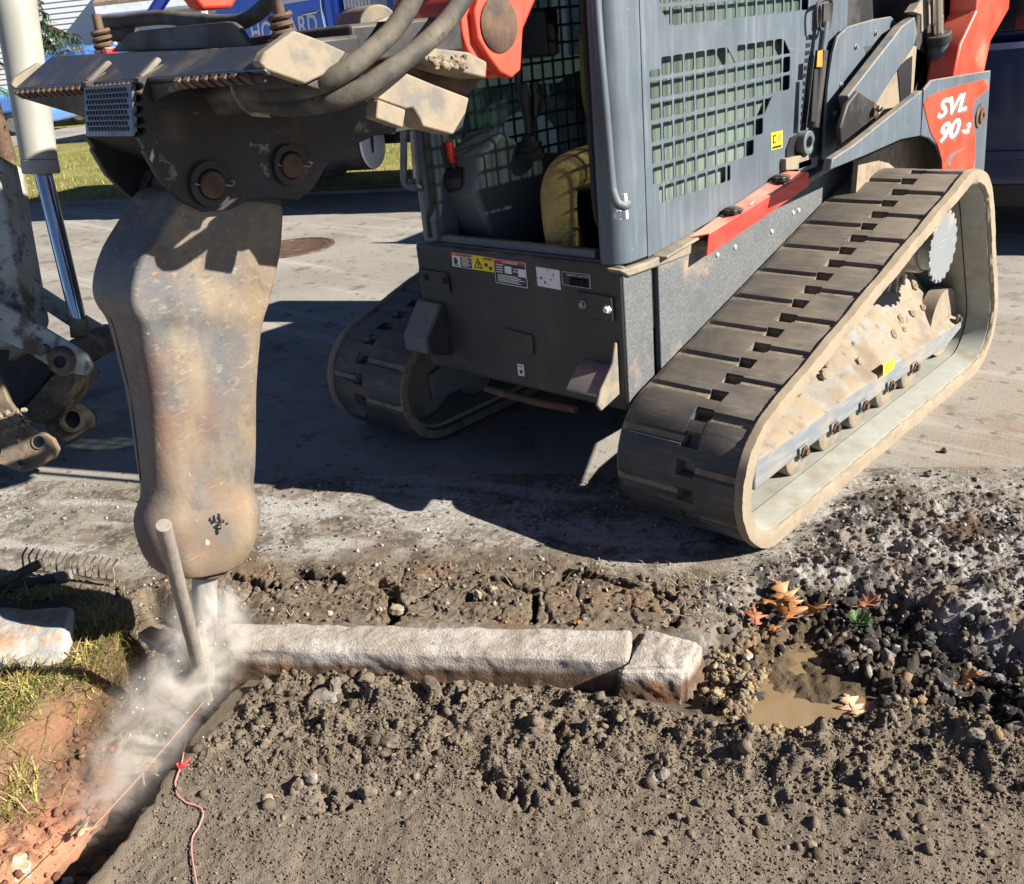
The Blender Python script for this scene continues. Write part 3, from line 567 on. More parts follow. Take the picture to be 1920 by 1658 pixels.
sticker([(885, 478), (925, 484), (927, 511), (887, 505)], (CM['yellow'], [('sticker_band', CM['orangest'], [(.5, .06, .95, .26)]), ('pictogram', CM['blackst'], [(.09, .85, .25, .17, .29, .17, .13, .85), (.25, .17, .29, .17, .48, .85, .43, .85), (.09, .79, .48, .79, .48, .86, .09, .86), (.24, .42, .30, .42, .33, .72, .27, .72), (.58, .45, .68, .40, .74, .55, .66, .72, .57, .62), (.78, .65, .90, .60, .92, .85, .80, .9)])]))
sticker([(926, 485), (985, 493), (990, 541), (930, 530)], (CM['whitest'], [('sticker_panel', CM['blackst'], [(.02, .14, .98, .97)]), ('sticker_band', CM['redst'], [(0.02, .02, .98, .15)]), ]))
sticker([(1005, 500), (1049, 507), (1052, 544), (1008, 536)], (CM['whitest'], [('scuff_mark', CM['greyfront'], [(.15, .5, .22, .47, .25, .6, .17, .62), (.3, .7, .36, .66, .4, .8, .33, .82), (.55, .55, .6, .5, .64, .6), (.7, .2, .75, .25, .72, .35)])]))
sticker([(1053, 509), (1106, 515), (1108, 542), (1055, 534)], (CM['whitest'], [('sticker_panel', CM['blackst'], [(.02, .03, .98, .97)]), ('text_field', CM['whitest'], [(.27, .36, .93, .50), (.27, .54, .93, .64), (.27, .68, .93, .78), (.27, .82, .93, .90)])]), 'maker_plate')
sticker([(970, 682), (982, 684), (984, 706), (972, 704)], (CM['whitest'], [('pictogram', CM['blackst'], [(.2, .15, .85, .22), (.3, .5, .7, .5, .7, .8, .3, .8)])]))
def panel_prints(pts, items):
    P = polyy(pts, YF-.0030)
    def uv(u, v): a = P[0]+(P[1]-P[0])*u; b = P[3]+(P[2]-P[3])*u; return a+(b-a)*v
    mb = MB()
    for r in items: mb.prism([uv(r[0], r[1]), uv(r[2], r[1]), uv(r[2], r[3]), uv(r[0], r[3])], (0, -.0004, 0))
    obj('text_line', mb, CM['whitest'], fp, smooth=False)
panel_prints([(847, 473), (884, 478), (887, 505), (849, 499)], lines(.46, .92, .30, .92, 7))
panel_prints([(926, 485), (985, 493), (990, 541), (930, 530)], lines(.08, .92, .62, .94, 5)+[(.32, .24, .54, .54), (.74, .28, .97, .60), (.05, .2, .28, .24), (.05, .3, .26, .34), (.05, .4, .27, .44), (.05, .5, .25, .54), (.58, .3, .72, .34), (.58, .4, .72, .44)])
# ---------------------------------------------------------------- text as flat print
def text(name, s, BL, BR, TL, m, parent=None, off=(0, 0, 0), space=1.0, bold=0.0, shear=0.0):
    cu = bpy.data.curves.new(name, 'FONT'); cu.body = s; cu.resolution_u = 3; cu.offset = bold; cu.shear = shear; cu.space_character = space
    to = bpy.data.objects.new('text_source', cu); COL.objects.link(to)
    dg = bpy.context.evaluated_depsgraph_get(); me = bpy.data.meshes.new_from_object(to.evaluated_get(dg)); bpy.data.objects.remove(to)
    co = np.array([v.co[:] for v in me.vertices]); mn = co.min(0); mx = co.max(0); uv = (co-mn)/np.maximum(mx-mn, 1e-9)
    BL, BR, TL, off = [np.array(a, float) for a in (BL, BR, TL, off)]; P = BL+off+uv[:, :1]*(BR-BL)+uv[:, 1:2]*(TL-BL)
    mb = MB(); mb.v = [tuple(p) for p in P]; mb.f = [tuple(f.vertices) for f in me.polygons]
    bpy.data.meshes.remove(me); return obj(name, mb, m, parent, smooth=False, solid=.0008)
sy = YF-.0036
text('sticker_lettering', 'DANGER', ony(941, 493.5, sy), ony(970, 497.5, sy), ony(940.7, 489.5, sy), CM['whitest'], fp)
text('sticker_lettering', 'WARNING', ony(855, 479.5, sy), ony(881, 483, sy), ony(855, 476, sy), CM['blackst'], fp)
text('sticker_lettering', 'CAUTION', ony(907, 486.2, sy), ony(922, 488.3, sy), ony(907, 483.2, sy), CM['blackst'], fp)
text('sticker_lettering', 'KUBOTA Corporation', ony(1062, 517.5, sy), ony(1103, 521.5, sy), ony(1062, 513.6, sy), CM['whitest'], fp)
# ---------------------------------------------------------------- cab
XS = .498
def zb(y): return .832+.108*max(y-.0, 0)*1.02
# rounded front pillars
def pillar(xa, xb, ya, yb, z0, z1, r, mirror=False):
    pts = []; n = 6
    cx = xb-r; cyy = ya+r
    sec = [(xa, yb), (xa, ya+.02), (xa+.02, ya)]+[(cx+r*math.sin(t), cyy-r*math.cos(t)) for t in np.linspace(0, math.pi/2, n)]+[(xb, yb)]
    mb = MB(); rows = [[(x, y, z) for x, y in sec] for z in (z0, z0+.04, z1)]
    mb.grid(rows, close=True); k = len(sec); mb.f.append(tuple(range(k))[::-1]); mb.f.append(tuple(2*k+i for i in range(k)))
    if mirror: mb.v = [(.10-x, y, z) for x, y, z in mb.v]
    return mb
obj('cab_pillar', pillar(.405, XS, -.125, .012, .836, 2.05, .055), CM['grey'], LD, bevel=.004, ang=50)
obj('cab_pillar', pillar(.425, XS+.012, -.118, .012, .845, 2.05, .055, True), CM['grey'], LD, bevel=.004, ang=50)
for sgn, xq in ((1, .398), (-1, -.318)):
    mb = MB(); mb.tube([(xq, -.105, 2.0), (xq, -.105, 1.05), (xq+.006*sgn, -.105, .97), (xq+.03*sgn, -.108, .93), (xq+.03*sgn, -.11, .86)], .011, 8); obj('door_seal', mb, CM['blackrub'], LD)
mb = MB(); mb.box(-.46, XS, -.12, 1.35, 2.05, 2.12); obj('cab_roof', mb, CM['grey'], LD, bevel=.03)
mb = MB(); mb.box(-.38, .42, -.11, -.02, 1.93, 2.05); obj('door_header', mb, CM['grey'], LD, bevel=.01)
# punched right side panel: every window of the guard is an opening
YB = [.045, .104]+[.164+.0597*k for k in range(0, 15)]
ZB = [.977, 1.037, 1.097, 1.159, 1.220, 1.278, 1.337, 1.397]
LOW = {6: list(range(1, 7))+list(range(8, 13)), 5: list(range(0, 14)), 4: list(range(0, 14)), 3: list(range(0, 11)), 2: list(range(0, 11)), 1: list(range(0, 10)), 0: list(range(1, 7))}
ZU = [1.467+.0597*k for k in range(0, 9)]
mb = MB(); b_ = .0047
def P3(y, z): return (XS, y, z)
def full(y0, y1, z0a, z0b, z1a, z1b): mb.add([P3(y0, z0a), P3(y1, z0b), P3(y1, z1b), P3(y0, z1a)], [(0, 1, 2, 3)])
def ringcell(y0, y1, z0, z1, hole):
    O = [P3(y0, z0), P3(y1, z0), P3(y1, z1), P3(y0, z1)]; H = [P3(*h) for h in hole]
    if len(H) == 8: mb.add(O+H, [(0, 1, 5, 4), (1, 6, 5), (1, 2, 7, 6), (2, 8, 7), (2, 3, 9, 8), (3, 10, 9), (3, 0, 11, 10), (0, 4, 11)])
    else: mb.add(O+H, [(0, 1, 5, 4), (1, 2, 6, 5), (2, 3, 4, 6), (3, 0, 4)]) if len(H) == 3 else mb.add(O+H, [(0, 1, 5, 4), (1, 2, 6, 5), (2, 3, 7, 6), (3, 0, 4, 7)])
def oct_(y0, y1, z0, z1, b=b_, c=.005): a0, a1, c0, c1 = y0+b, y1-b, z0+b, z1-b; return [(a0+c, c0), (a1-c, c0), (a1, c0+c), (a1, c1-c), (a1-c, c1), (a0+c, c1), (a0, c1-c), (a0, c0+c)]
Y1 = YB[-1]
for r in range(7):
    z0, z1 = ZB[r], ZB[r+1]
    full(.014, YB[0], z0, z0, z1, z1)
    for c in range(14):
        y0, y1 = YB[c], YB[c+1]
        if r == 6 and c in (7, 13): ringcell(y0, y1, z0, z1, [(y0+b_, z0+b_), (y1-b_, z0+b_), (y0+b_, z1-b_)])
        elif r == 3 and c == 11: ringcell(y0, y1, z0, z1, [(y0+b_, z0+b_), (y1-b_, z1-b_), (y0+b_, z1-b_)])
        elif c in LOW[r]: ringcell(y0, y1, z0, z1, oct_(y0, y1, z0, z1))
        elif r == 6 and c == 0: zm = (z0+z1)/2; ringcell(y0, y1, z0, zm, oct_(y0, y1, z0, zm)); full(y0, y1, zm, zm, z1, z1)
        elif r == 0 and c == 0: ym = (y0+y1)/2; full(y0, ym, z0, z0, z1, z1); ringcell(ym, y1, z0, z1, oct_(ym, y1, z0, z1, b_, .004))
        elif r in (0,) and c == 7: ym = (y0+y1)/2; ringcell(y0, ym, z0, z1, oct_(y0, ym, z0, z1, b_, .004)); full(ym, y1, z0, z0, z1, z1)
        else: full(y0, y1, z0, z0, z1, z1)
for r in range(8):
    z0, z1 = ZU[r], ZU[r+1]; full(.014, YB[0], z0, z0, z1, z1); full(YB[0], YB[1], z0, z0, z1, z1)
    for c in range(1, 16):
        y0, y1 = YB[c], YB[c+1]
        if r == 0 and c == 1: ringcell(y0, y1, z0, z1, [(y1-b_, z0+b_), (y1-b_, z1-b_), (y0+b_, z1-b_)])
        else: ringcell(y0, y1, z0, z1, oct_(y0, y1, z0, z1))
ye = [.014]+YB+[1.30]
for i in range(len(ye)-1): full(ye[i], ye[i+1], ZB[7], ZB[7], ZU[0], ZU[0]); full(ye[i], ye[i+1], ZU[8], ZU[8], 2.05, 2.05)
for i in range(len(ye)-1): full(ye[i], ye[i+1], zb(ye[i]), zb(ye[i+1]), ZB[0], ZB[0])
for r in range(7):
    for a, b in ((YB[14], Y1), (YB[15], Y1), (Y1, 1.30)):
        if b > a and (a, b) != (YB[14], Y1): full(a, b, ZB[r], ZB[r], ZB[r+1], ZB[r+1])
    full(YB[14], YB[15], ZB[r], ZB[r], ZB[r+1], ZB[r+1])
for r in range(8): full(Y1, 1.30, ZU[r], ZU[r], ZU[r+1], ZU[r+1])
_w = {}; _v = []; _ix = []
for p in mb.v:
    k = (round(p[1], 5), round(p[2], 5))
    if k not in _w: _w[k] = len(_v); _v.append(p)
    _ix.append(_w[k])
mb.v = _v; mb.f = [tuple(_ix[i] for i in f) for f in mb.f]
sp_ = obj('side_panel', mb, CM['grey'], LD, smooth=False, solid=.0035)
mb = MB()      # stack of black bars painting the dark of vent slots beside the strut
for i in range(12):
    p = onx(1512-1.0*i, 75+i*14.2, XS+.001); mb.boxa(p, (0, .030, 0), (.0015, 0, 0), (0, 0, .013))
obj('slot_dark_bar', mb, CM['black'], sp_, smooth=False)
GLS = bpy.data.materials.new('dusty green window'); GLS.use_nodes = True
_n = GLS.node_tree; _b = _n.nodes['Principled BSDF']; _b.inputs['Base Color'].default_value = (.17, .225, .19, 1); _b.inputs['Roughness'].default_value = .25
_tc = _n.nodes.new('ShaderNodeTexCoord'); _mp = _n.nodes.new('ShaderNodeMapping'); _mp.inputs['Scale'].default_value = (1, 60, .7); _nz = _n.nodes.new('ShaderNodeTexNoise'); _nz.inputs['Scale'].default_value = 1.0
_n.links.new(_tc.outputs['Object'], _mp.inputs[0]); _n.links.new(_mp.outputs[0], _nz.inputs['Vector'])
_mr = _n.nodes.new('ShaderNodeMapRange'); _mr.inputs['From Min'].default_value = .35; _mr.inputs['From Max'].default_value = .65; _mr.inputs['To Min'].default_value = .45; _mr.inputs['To Max'].default_value = 1.0; _n.links.new(_nz.outputs['Fac'], _mr.inputs['Value'])
_sx = _n.nodes.new('ShaderNodeSeparateXYZ'); _n.links.new(_tc.outputs['Object'], _sx.inputs[0]); _mz = _n.nodes.new('ShaderNodeMapRange'); _mz.inputs['From Min'].default_value = 1.30; _mz.inputs['From Max'].default_value = 1.02; _mz.inputs['To Min'].default_value = .62; _mz.inputs['To Max'].default_value = 1.0; _n.links.new(_sx.outputs['Z'], _mz.inputs['Value'])
_mm = _n.nodes.new('ShaderNodeMath'); _mm.operation = 'MULTIPLY'; _n.links.new(_mr.outputs[0], _mm.inputs[0]); _n.links.new(_mz.outputs[0], _mm.inputs[1])
_tr = _n.nodes.new('ShaderNodeBsdfTransparent'); _tr.inputs[0].default_value = (.46, .5, .47, 1); _mx = _n.nodes.new('ShaderNodeMixShader')
_n.links.new(_mm.outputs[0], _mx.inputs[0]); _n.links.new(_tr.outputs[0], _mx.inputs[1]); _n.links.new(_b.outputs[0], _mx.inputs[2]); _n.links.new(_mx.outputs[0], _n.nodes['Material Output'].inputs['Surface'])
mb = MB(); mb.box(XS-.034, XS-.030, .02, 1.10, .95, 2.0); obj('window_pane', mb, GLS, LD, smooth=False)
# left side guard: bars seen from the inside
mb = MB(); xl = -.405
for k in range(16): y = .05+.062*k; mb.box(xl, xl+.006, y, y+.010, 1.0, 2.0)
for k in range(17): z = 1.0+.062*k; mb.box(xl+.0005, xl+.0055, .0, 1.05, z, z+.010)
mb.box(xl, xl+.008, -.01, 1.3, .84, 1.0); mb.box(xl, xl+.008, 1.0, 1.3, 1.0, 2.05)
obj('window_guard', mb, CM['grey'], LD, smooth=False)
GL2 = bpy.data.materials.new('clear tinted window'); GL2.use_nodes = True; _n = GL2.node_tree; _b = _n.nodes['Principled BSDF']; _b.inputs['Base Color'].default_value = (.25, .42, .38, 1); _b.inputs['Roughness'].default_value = .15
_tr = _n.nodes.new('ShaderNodeBsdfTransparent'); _tr.inputs[0].default_value = (.55, .61, .59, 1); _mx = _n.nodes.new('ShaderNodeMixShader'); _mx.inputs[0].default_value = .16
_n.links.new(_tr.outputs[0], _mx.inputs[1]); _n.links.new(_b.outputs[0], _mx.inputs[2]); _n.links.new(_mx.outputs[0], _n.nodes['Material Output'].inputs['Surface'])
mb = MB(); mb.box(xl+.03, xl+.034, .0, 1.0, 1.0, 2.0); obj('window_pane', mb, GL2, LD, smooth=False)
# rear of the cab, engine hood behind it
mb = MB(); mb.box(-.40, .46, 1.10, 1.16, .62, 2.05); obj('cab_rear_wall', mb, CM['black'], LD)
mb = MB(); mb.box(-.42, .45, 1.32, 2.2, .80, 1.52); mb.box(-.40, .44, 1.16, 1.32, .60, 1.40); obj('engine_hood', mb, CM['dark'], LD, bevel=.03)
mb = MB(); mb.box(-.40, .44, -.085, 1.10, .585, .60); obj('cab_floor', mb, CM['black'], LD)
for xa, xb, zt in ((-.40, -.36, .86), (.42, .49, .83)): mb = MB(); mb.box(xa, xb, -.09, 1.1, .60, zt); obj('cab_side_rail', mb, CM['black'], LD)
# seat
mb = MB(); mb.box(-.16, .28, .38, .86, .86, 1.0); st = obj('seat', mb, CM['seat'], LD, bevel=.04, seg=3)
mb = MB(); mb.prism([(-.15, .84, .98), (.27, .84, .98), (.27, .98, 1.55), (-.15, .98, 1.55)], (0, .10, .0)); obj('seat_back', mb, CM['seat'], st, bevel=.03, seg=3)
# left console, joystick with boot, dark box, red lever
mb = MB(); mb.prism([(-.36, -.02, 1.0), (-.36, .02, 1.12), (-.36, .13, 1.19), (-.36, .34, 1.08), (-.36, .5, 1.06), (-.36, .5, .62), (-.36, .12, .62)], (.17, 0, 0)); cn = obj('console', mb, CM['console'], LD, bevel=.02, seg=3)
mb = MB(); mb.revolve((-.16, .24, 1.08), (0, 0.1, 1), [(0, .055), (.015, .06), (.02, .048), (.035, .052), (.04, .04), (.055, .044), (.06, .032), (.08, .03)], 20); jb = obj('joystick_boot', mb, CM['blackrub'], LD)
mb = MB(); mb.tube([(-.16, .245, 1.14), (-.16, .25, 1.20), (-.158, .245, 1.25), (-.155, .24, 1.30), (-.153, .235, 1.335)], .02, 14, [.014, .019, .026, .031, .018])
mb.tube([(-.185, .235, 1.30), (-.175, .23, 1.36), (-.165, .23, 1.375)], .012, 8, [.014, .015, .01]); mb.tube([(-.12, .25, 1.33), (-.115, .255, 1.28), (-.125, .25, 1.22)], .016, 8, [.012, .018, .01])
obj('joystick', mb, CM['black'], jb)
mb = MB(); mb.cyl((-.33, .0, 1.04), (-.27, .02, 1.04), .045); mb.tube([(-.30, .0, 1.05), (-.305, -.005, 1.10)], .009); lv = obj('lever_base', mb, CM['black'], LD)
mb = MB(); mb.tube([(-.305, -.005, 1.10), (-.305, -.008, 1.125), (-.305, -.01, 1.165), (-.304, -.01, 1.175)], .014, 10, [.010, .014, .017, .012]); obj('lever_grip', mb, CM['redplast'], lv)
mb = MB(); mb.boxa(onx(972, 40, -.25)+np.array([0, 0, -.12]), (.11, .02, 0), (-.02, .09, 0), (0, 0, .15)); obj('display_box', mb, CM['black'], LD, bevel=.008)
mb = MB(); mb.box(-.2, .42, 1.02, 1.09, 1.30, 1.55); obj('rear_box', mb, CM['black'], LD, bevel=.02)
mb = MB(); mb.revolve(onx(835, 382, -.392), (1, 0, 0), [(0, .022), (.006, .02)], 16); obj('reflector', mb, CM['redplast'], LD)
mb = MB(); mb.prism([onx(a, b, -.39) for a, b in ((842, 358), (880, 352), (883, 388), (848, 397))], (.002, 0, 0)); obj('document_holder', mb, CM['console'], LD)
# grab handles
mb = MB(); mb.tube(spline([ony(1114, -70, -.165), ony(1122, 60, -.165), ony(1134, 200, -.165), ony(1146, 335, -.165), ony(1150, 362, -.165), ony(1158, 382, -.16), ony(1170, 386, -.145), ony(1176, 384, -.122)], 6), .0135, 12); gh = obj('grab_handle', mb, CM['grey'], LD)
mb = MB(); mb.prism(polyy([(1166, 364), (1176, 362), (1179, 410), (1170, 413)], -.128), (0, -.012, 0)); obj('handle_bracket', mb, CM['white'], gh, bevel=.002)
mb = MB(); mb.revolve(ony(1161, 403, -.126), (0, -1, 0), [(0, .015), (.004, .015), (.005, .011), (.016, .010)], 6); obj('bolt', mb, CM['white'], gh)
mb = MB(); mb.tube(spline([ony(757, 190, -.165), ony(757, 260, -.165), ony(757, 330, -.165), ony(762, 347, -.16), ony(776, 353, -.15), ony(790, 352, -.12)], 6), .0125, 12); gh = obj('grab_handle', mb, CM['grey'], LD)
mb = MB(); mb.tube([ony(767, 190, -.14), ony(778, 334, -.14)], .006, 8); obj('stay_rod', mb, CM['steel'], gh)
mb = MB(); mb.prism(polyy([(768, 336), (784, 333), (786, 356), (772, 352)], -.13), (0, -.01, 0)); obj('handle_bracket', mb, CM['grey'], gh, bevel=.002)
# sticker beside the guard
q = [onx(a, b, XS+.001) for a, b in ((1446, 282), (1445, 250), (1467, 245), (1466, 277))]; mb = MB(); mb.prism(q, (.001, 0, 0)); ys_ = obj('yellow_sticker', mb, CM['yellow'], sp_, smooth=False)
def uvq(u, v): a = q[0]+(q[3]-q[0])*u; b = q[1]+(q[2]-q[1])*u; return a+(b-a)*v+np.array([.0012, 0, 0])
mb = MB()
for r in ((.08, .05, .92, .2), (.14, .35, .24, .85), (.24, .75, .42, .85), (.24, .35, .42, .44), (.42, .4, .46, .8)): mb.prism([uvq(r[0], r[1]), uvq(r[2], r[1]), uvq(r[2], r[3]), uvq(r[0], r[3])], (.0006, 0, 0))
obj('pictogram', mb, CM['blackst'], ys_, smooth=False)
mb = MB(); mb.prism([uvq(.74+.19*math.cos(t), .62+.24*math.sin(t)) for t in np.linspace(0, 2*math.pi, 16, endpoint=False)], (.0006, 0, 0)); obj('prohibition_disc', mb, CM['orangest'], ys_, smooth=False)
# ---------------------------------------------------------------- red cover with two knobs
A0, A1 = onx(1331, 437, .565), onx(1517, 322, .565); B0, B1 = onx(1288, 446, .502), onx(1470, 320, .502); L0, L1 = onx(1326, 481, .565), onx(1517, 350, .565)
ii = B0-A0; th_ = np.array([-.007, 0, -.007])
mb = MB(); mb.grid([[B0, A0, L0, L0+np.array([-.007, 0, 0]), A0+th_, B0+np.array([0, 0, -.007])], [B1, A1, L1, L1+np.array([-.007, 0, 0]), A1+th_, B1+np.array([0, 0, -.007])]], close=True); mb.f += [(5, 4, 3, 2, 1, 0), (6, 7, 8, 9, 10, 11)]
rbv = obj('red_cover', mb, CM['redbar'], LD, bevel=.006, seg=3)
for px, py in ((1374, 399), (1464, 338)):
    p = onx(px, py-3, .533); mb = MB(); P = []
    mb.cyl(p-np.array([0, 0, .034]), p, .012)
    for i in range(8):
        for k in range(4): a = 2*math.pi*(i+k/4)/8; rr = .033-.0045*(1 if k in (1, 2) else 0); P.append(p+np.array([rr*math.cos(a), rr*math.sin(a), -.009]))
    mb.prism(P, (0, 0, .018)); mb.revolve(p+np.array([0, 0, .009]), (0, 0, 1), [(0, .024), (.004, .02), (.0055, .01)], 20)
    obj('knob', mb, CM['dark'], rbv, bevel=.003)
for pts in ([(1398, 382), (1404, 378), (1414, 378), (1409, 385)], [(1476, 335), (1482, 331), (1494, 330), (1489, 337)]):
    q = []
    nrm = np.cross(A1-A0, ii); mb = MB(); mb.prism([onp(a, b, A0+np.array([0, 0, .0015]), nrm) for a, b in pts], (0, 0, .001)); obj('white_label', mb, CM['whitest'], rbv, smooth=False)
# sill strip under the cab side
mb = MB(); mb.prism([(.47, .04, .828), (.535, .06, .830), (.535, .27, .853), (.47, .27, .860)], (0, 0, -.010)); obj('cab_sill', mb, CM['tan'], LD, bevel=.004)
mb = MB(); mb.prism([(.44, .27, .835), (.535, .27, .830), (.535, 1.30, .945), (.44, 1.30, .950)], (0, 0, -.02)); obj('cab_sill', mb, CM['tan'], LD, bevel=.004)
# ---------------------------------------------------------------- right rear tower, fender, links, strut, cylinder
XT = .75
mb = MB(); mb.prism(polyx([(1733, 168), (1747, 150), (1858, 132), (1845, 330), (1840, 420), (1768, 420), (1768, 300), (1758, 274), (1743, 260), (1727, 255)], XT), (-.012, 0, 0)); ft = obj('rear_fender', mb, CM['grey'], LD, bevel=.004)
mb = MB(); mb.prism(polyx([(1557, 319), (1562, 297), (1600, 273), (1730, 169), (1726, 255), (1690, 262), (1625, 291)], XT-.003), (-.03, 0, 0)); obj('fender_arm', mb, CM['grey'], LD, bevel=.004)
mb = MB(); mb.prism(polyx([(1732, 196), (1740, 182), (1760, 172), (1800, 160), (1845, 149), (1851, 150), (1853, 166), (1832, 183), (1824, 196), (1823, 215), (1828, 260), (1827, 318), (1826, 360), (1769, 360), (1766, 300), (1758, 272), (1744, 246), (1736, 215)], XT+.0015), (.0012, 0, 0)); dc = obj('red_decal', mb, CM['red'], ft, smooth=False)
P_ = lambda a, b, o=.0040: onx(a, b, XT+o)
for nm, s, BL, BR, TL in (('model_lettering', 'SVL', (1757, 224), (1812, 206), (1764, 187)), ('model_lettering', '90', (1760, 270), (1797, 256), (1766, 232)), ('model_lettering', '-2', (1802, 253), (1817, 247), (1807, 234))):
    text('lettering_shadow', s, P_(BL[0]+2, BL[1]+3, .003), P_(BR[0]+2, BR[1]+3, .003), P_(TL[0]+2, TL[1]+3, .003), CM['greyrough'], ft, space=.95, bold=.025, shear=.12)
    text(nm, s, P_(*BL), P_(*BR), P_(*TL), CM['white'], ft, space=.95, bold=.025, shear=.12)
mb = MB(); mb.prism(polyx([(1776, 308), (1780, 290), (1812, 275), (1790, 291), (1783, 298), (1781, 312)], XT+.003), (.0006, 0, 0)); obj('decal_swoosh', mb, CM['greyrough'], ft, smooth=False)
mb = MB(); mb.revolve(onx(1836, 217, XT), (1, 0, 0), [(0, .050), (.006, .048), (.008, .032), (.016, .030), (.018, .012), (.012, .010)], 26); obj('pivot_cap', mb, CM['rust'], ft)
mb = MB(); mb.prism(polyx([(1600, 420), (1610, 300), (1690, 264), (1727, 257), (1745, 263), (1758, 277), (1768, 304), (1768, 420)], .62), (-.02, 0, 0)); obj('wheel_arch', mb, CM['mud'], LD)
mb = MB(); mb.box(.44, .60, 1.7, 2.15, .75, 1.75); obj('tower', mb, CM['dark'], LD, bevel=.01)
mb = MB(); mb.box(-.60, -.44, 1.7, 2.15, .75, 1.75); mb.box(-.70, -.6, 1.3, 2.15, .75, 1.2); obj('tower', mb, CM['dark'], LD, bevel=.01)
mb = MB(); mb.prism(polyx([(1543, 300), (1548, 235), (1553, 160), (1562, 100), (1572, 68), (1590, 50), (1640, 36), (1671, 31), (1683, 44), (1640, 110), (1600, 165), (1575, 230), (1566, 290)], .53), (-.012, 0, 0)); sg = obj('side_guard_plate', mb, CM['grey'], LD, bevel=.003)
for px, py in ((1641, 62), (1576, 160), (1564, 212), (1604, 88)):
    mb = MB(); mb.revolve(onx(px, py, .53), (1, 0, 0), [(0, .011), (.003, .011), (.004, .008), (.01, .007)], 6); obj('bolt', mb, CM['steel'], sg)
mb = MB(); mb.prism(polyx([(1625, 98), (1660, 80), (1650, 103), (1630, 105)], .532), (.001, 0, 0)); obj('vent_mesh', mb, CM['black'], sg, smooth=False)
mb = MB()
for i in range(6):
    a = onx(1628+5*i, 104, .534); b = onx(1634+5*i, 84, .534); c = onx(1640+5*i-12, 104, .534); mb.tube([a, b], .0012, 4); mb.tube([a+(0, 0, 0), onx(1622+5*i, 86, .534)], .0012, 4)
obj('vent_wire', mb, CM['steel'], sg)
mb = MB(); mb.prism(polyx([(1597, 215), (1590, 180), (1693, 48), (1716, 32), (1721, 62), (1716, 82), (1625, 222), (1610, 235)], .605), (-.04, 0, 0)); lk = obj('link_bar', mb, CM['grey'], LD, bevel=.005)
mb = MB(); mb.prism(polyx([(1715, 20), (1735, -10), (1748, 20), (1745, 45), (1728, 62), (1728, 28), (1712, 22)], .605), (-.04, 0, 0)); obj('link_end', mb, CM['tan'], lk, bevel=.004)
mb = MB(); mb.revolve(onx(1631, 207, .605), (1, 0, 0), [(0, .034), (.01, .034), (.012, .022), (.022, .020), (.022, .008), (.018, .006)], 24); obj('pivot_pin', mb, CM['rust'], lk)
mb = MB(); mb.revolve(onx(1646, 204, .64), (1, 0, 0), [(0, .013), (.01, .013), (.012, .008), (.02, .007)], 6); obj('bolt', mb, CM['steel'], lk)
mb = MB(); mb.prism(polyx([(1612, 232), (1700, 108), (1715, 85), (1739, 105), (1712, 180), (1690, 205), (1650, 235), (1600, 278), (1570, 290)], .60), (-.02, 0, 0)); ip = obj('inner_plate', mb, CM['tan'], LD, bevel=.003)
mb = MB(); mb.prism(polyx([(1683, 130), (1699, 112), (1710, 105), (1707, 180), (1688, 192)], .602), (.002, 0, 0)); obj('opening_dark_sheet', mb, CM['black'], ip, smooth=False)  # black sheet on the plate, painting the dark of an opening
mb = MB(); mb.prism(polyx([(1566, 240), (1580, 195), (1600, 170), (1635, 195), (1640, 215), (1610, 250), (1568, 275)], .60), (.02, 0, 0)); obj('greasy_joint', mb, CM['greasy'] if 'greasy' in CM else CM['dark'], LD, bevel=.006)
c0 = onx(1764, 190, .64); c1 = onx(1758, 62, .64); d_ = (c1-c0); c2 = onx(1755, -120, .64)
mb = MB(); mb.cyl(c0-d_*.6, c1-d_*.12, .044, n=28); cy = obj('lift_cylinder', mb, CM['grey'], LD, bevel=.002)
mb = MB(); mb.cyl(c1-d_*.14, c1, .052, n=28, ch=.004); obj('cylinder_head', mb, CM['dark'], cy)
mb = MB(); mb.cyl(c1, c2, .0245, n=24); obj('piston_rod', mb, CM['chrome'], cy)
g0 = onx(1524, 240, .53); g1 = onx(1541, 95, .53); mb = MB(); mb.cyl(g0, g1, .022, n=20); gs_ = obj('gas_strut', mb, CM['dark'], LD, bevel=.002)
mb = MB(); mb.cyl(g1, onx(1548, 40, .53), .014, n=16); obj('strut_rod', mb, CM['grey'], gs_)
mb = MB(); mb.prism([onx(a, b, .553) for a, b in ((1521, 228), (1527, 130), (1534, 130), (1530, 228))], (.001, 0, 0)); obj('black_label', mb, CM['blackst'], gs_, smooth=False)
mb = MB(); mb.prism([onx(a, b, .5545) for a, b in ((1531, 126), (1533, 96), (1542, 94), (1541, 125))], (.001, 0, 0)); obj('orange_label', mb, CM['orangest'], gs_, smooth=False)
mb = MB(); mb.tube(spline([onx(a, b, .53) for a, b in ((1531, 52), (1530, 25), (1533, 8), (1545, 0), (1558, 2), (1556, 40), (1550, 56), (1536, 55))], 5), .007, 8); mb.prism(polyx([(1541, 8), (1556, 5), (1553, 40), (1540, 44)], .525), (.008, 0, 0)); obj('latch', mb, CM['dark'], LD)
mb = MB(); p = onx(1518, 268, .535); mb.pipe(p-np.array([.09, 0, 0]), p, .042, .022); mb.box(.44, .52, p[1]-.05, p[1]+.10, p[2]-.10, p[2]-.06); obj('hook', mb, CM['grey'], LD, bevel=.003)
mb = MB(); mb.prism([onx(a, b, .5005) for a, b in ((1473, 318), (1474, 280), (1482, 258), (1497, 250), (1510, 255), (1512, 315))], (.003, 0, 0)); obj('recess_dark_sheet', mb, CM['black'], LD, smooth=False)  # black sheet painting the shade of the recess behind the hook
